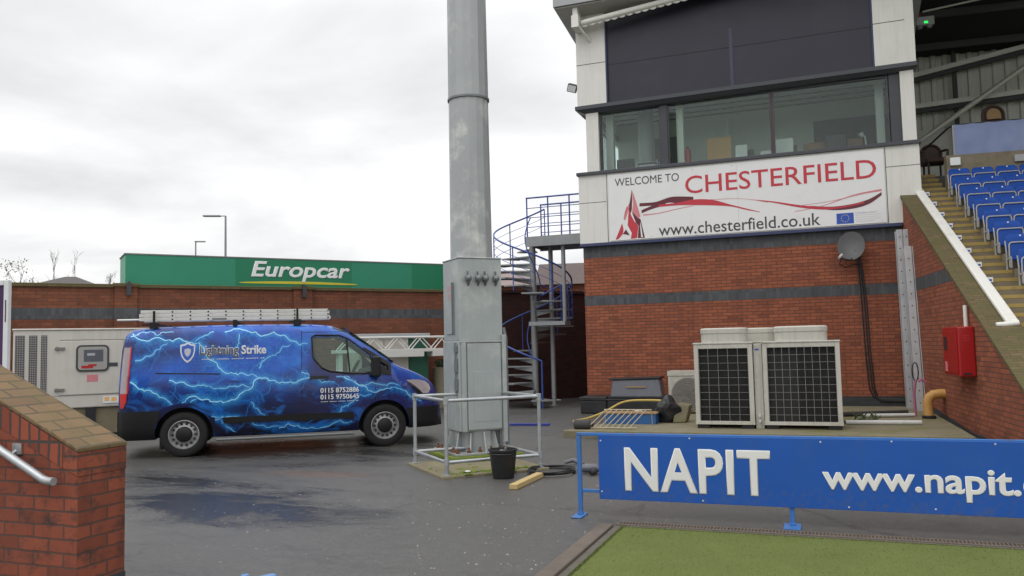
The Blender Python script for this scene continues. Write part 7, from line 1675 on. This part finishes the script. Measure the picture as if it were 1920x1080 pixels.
def house(lab, c, w, d, wall_h, ridge, rz, hip, roofm, wallm='brick_rear', chim=False, wins=()):
    t = thing('house', lab, 'house', (c[0], c[1], 0), rz)
    b = MB(); b.lohi((-w/2, -d/2, -0.5), (w/2, d/2, wall_h)); b.build('wall', wallm, t, local=True)
    e = 0.3; h_ = w*0.5*hip; b = MB()
    A = [(-w/2-e, -d/2-e, wall_h), (w/2+e, -d/2-e, wall_h), (w/2+e, d/2+e, wall_h), (-w/2-e, d/2+e, wall_h)]; r0 = (-w/2-e+h_, 0, ridge); r1 = (w/2+e-h_, 0, ridge)
    for f in ((A[0], A[1], r1, r0), (A[2], A[3], r0, r1), (A[1], A[2], r1), (A[3], A[0], r0), (A[3], A[2], A[1], A[0])): b.face(f)
    bmesh.ops.remove_doubles(b.bm, verts=b.bm.verts, dist=1e-4)
    ro = b.build('roof', roofm, t, local=True)
    if chim: b = MB(); b.lohi((w*0.2, -0.35, ridge-0.6), (w*0.2+0.7, 0.35, ridge+0.7)); b.build('chimney', wallm, ro, local=True)
    for (x, z, ww, hh) in wins:
        b = MB(); b.lohi((x-ww/2, -d/2-0.03, z-hh/2), (x+ww/2, -d/2-0.001, z+hh/2)); fr_ = b.build('window', 'sign_white', t, local=True)
        b = MB(); b.lohi((x-ww/2+0.08, -d/2-0.04, z-hh/2+0.08), (x+ww/2-0.08, -d/2-0.031, z+hh/2-0.08)); b.build('pane', 'case_grey', fr_, local=True)
    return t
YV = Vector((AR.x, AR.y, 0))
yaw_ = math.atan2(AR.y, AR.x)
p_ = at_d(132, 530, 62); house('distant house with a low hipped dark roof beyond the left of the wall', (p_.x, p_.y), 3.6, 4, p_.z-0.35, p_.z+0.45, yaw_+R(10), 0.95, 'roof_slate')
p_ = at_d(1072, 520, 44); house('brown roofed house just visible between the stair and the stand building', (p_.x+0.3, p_.y), 3.4, 5, p_.z-0.55, p_.z+0.75, yaw_+R(-8), 0.0, 'roof_brown', wins=((0.75, p_.z-1.15, 0.7, 0.45),))
p_ = at_d(985, 525, 47); house('pale pinkish roofed house behind the treads of the spiral stair', (p_.x, p_.y), 4.6, 5, p_.z-0.5, p_.z+0.55, yaw_+R(6), 0.25, 'roof_pale', chim=False)
# bare and bushy trees on the skyline
mat('bark_hazed', (0.20, 0.18, 0.17), 0.9, var=0.2); mat('twig_leaf', (0.16, 0.16, 0.06), 0.8, var=0.4, scale=3)  # trunk and branch colour lightened to paint distance haze
def tree(lab, px, ptop, dist, spread, name, leafy, seed, nleaf=0):
    rnd = random.Random(seed); base = at_d(px, 560, dist); top = at_d(px, ptop, dist); H = top.z
    t = thing(name, lab, 'tree', (base.x, base.y, 0), 0, 'trees on the skyline')
    O_ = Vector((base.x, base.y, 0))
    b = MB(); b.tube([O_, O_+Vector((0.1, 0, H*0.5)), O_+Vector((0, 0.1, H))], [0.12, 0.07, 0.015], 8); b.build('trunk', 'bark_hazed', t)
    b = MB(); tips = []
    def limb(p, d, L, r, n):
        q = p+d*L; b.tube([p, p+d*L*0.5+Vector((rnd.uniform(-.05, .05), 0, 0.03)), q], [r, r*0.75, r*0.5], 5, cap=False); tips.append(q)
        if n: 
            for k in range(3):
                dd = (d+Vector((rnd.uniform(-.7, .7), rnd.uniform(-.7, .7), rnd.uniform(-.1, .7)))).normalized(); limb(p+d*L*rnd.uniform(0.5, 1), dd, L*rnd.uniform(.45, .7), r*0.55, n-1)
    for k in range(9):
        z = H*rnd.uniform(0.55, 0.95); a = rnd.uniform(0, 6.28); d = Vector((math.cos(a)*spread, math.sin(a)*spread, 1)).normalized(); limb(O_+Vector((0, 0, z)), d, H*0.14*rnd.uniform(.6, 1.2), 0.022, 2)
    b.build('branches', 'bark_hazed', t, recalc=False)
    if leafy:
        b = MB()
        for q in tips:
            for k in range(nleaf):
                p_ = q+Vector((rnd.gauss(0, .25), rnd.gauss(0, .25), rnd.gauss(0, .2))); s_ = rnd.uniform(.05, .1); a = Vector((rnd.gauss(0, 1), rnd.gauss(0, 1), rnd.gauss(0, 1))).normalized(); c_ = a.cross(Vector((0, 0, 1))).normalized()
                b.face([p_-a*s_, p_+c_*s_*.6, p_+a*s_, p_-c_*s_*.6])
        b.build('crown', 'twig_leaf', t, recalc=False)
tree('slender bare tree left of the distant hipped roof', 99, 496, 72, 0.13, 'bare_tree', False, 1)
tree('slender bare tree right above the distant hipped roof', 138, 499, 72, 0.12, 'bare_tree', False, 2)
tree('thin bare sapling just left of the green sign', 205, 512, 72, 0.08, 'bare_tree', False, 3)
tree('bushy pale green tree top above the left end of the brick wall', 36, 513, 58, 0.8, 'bushy_tree', True, 4, 7)
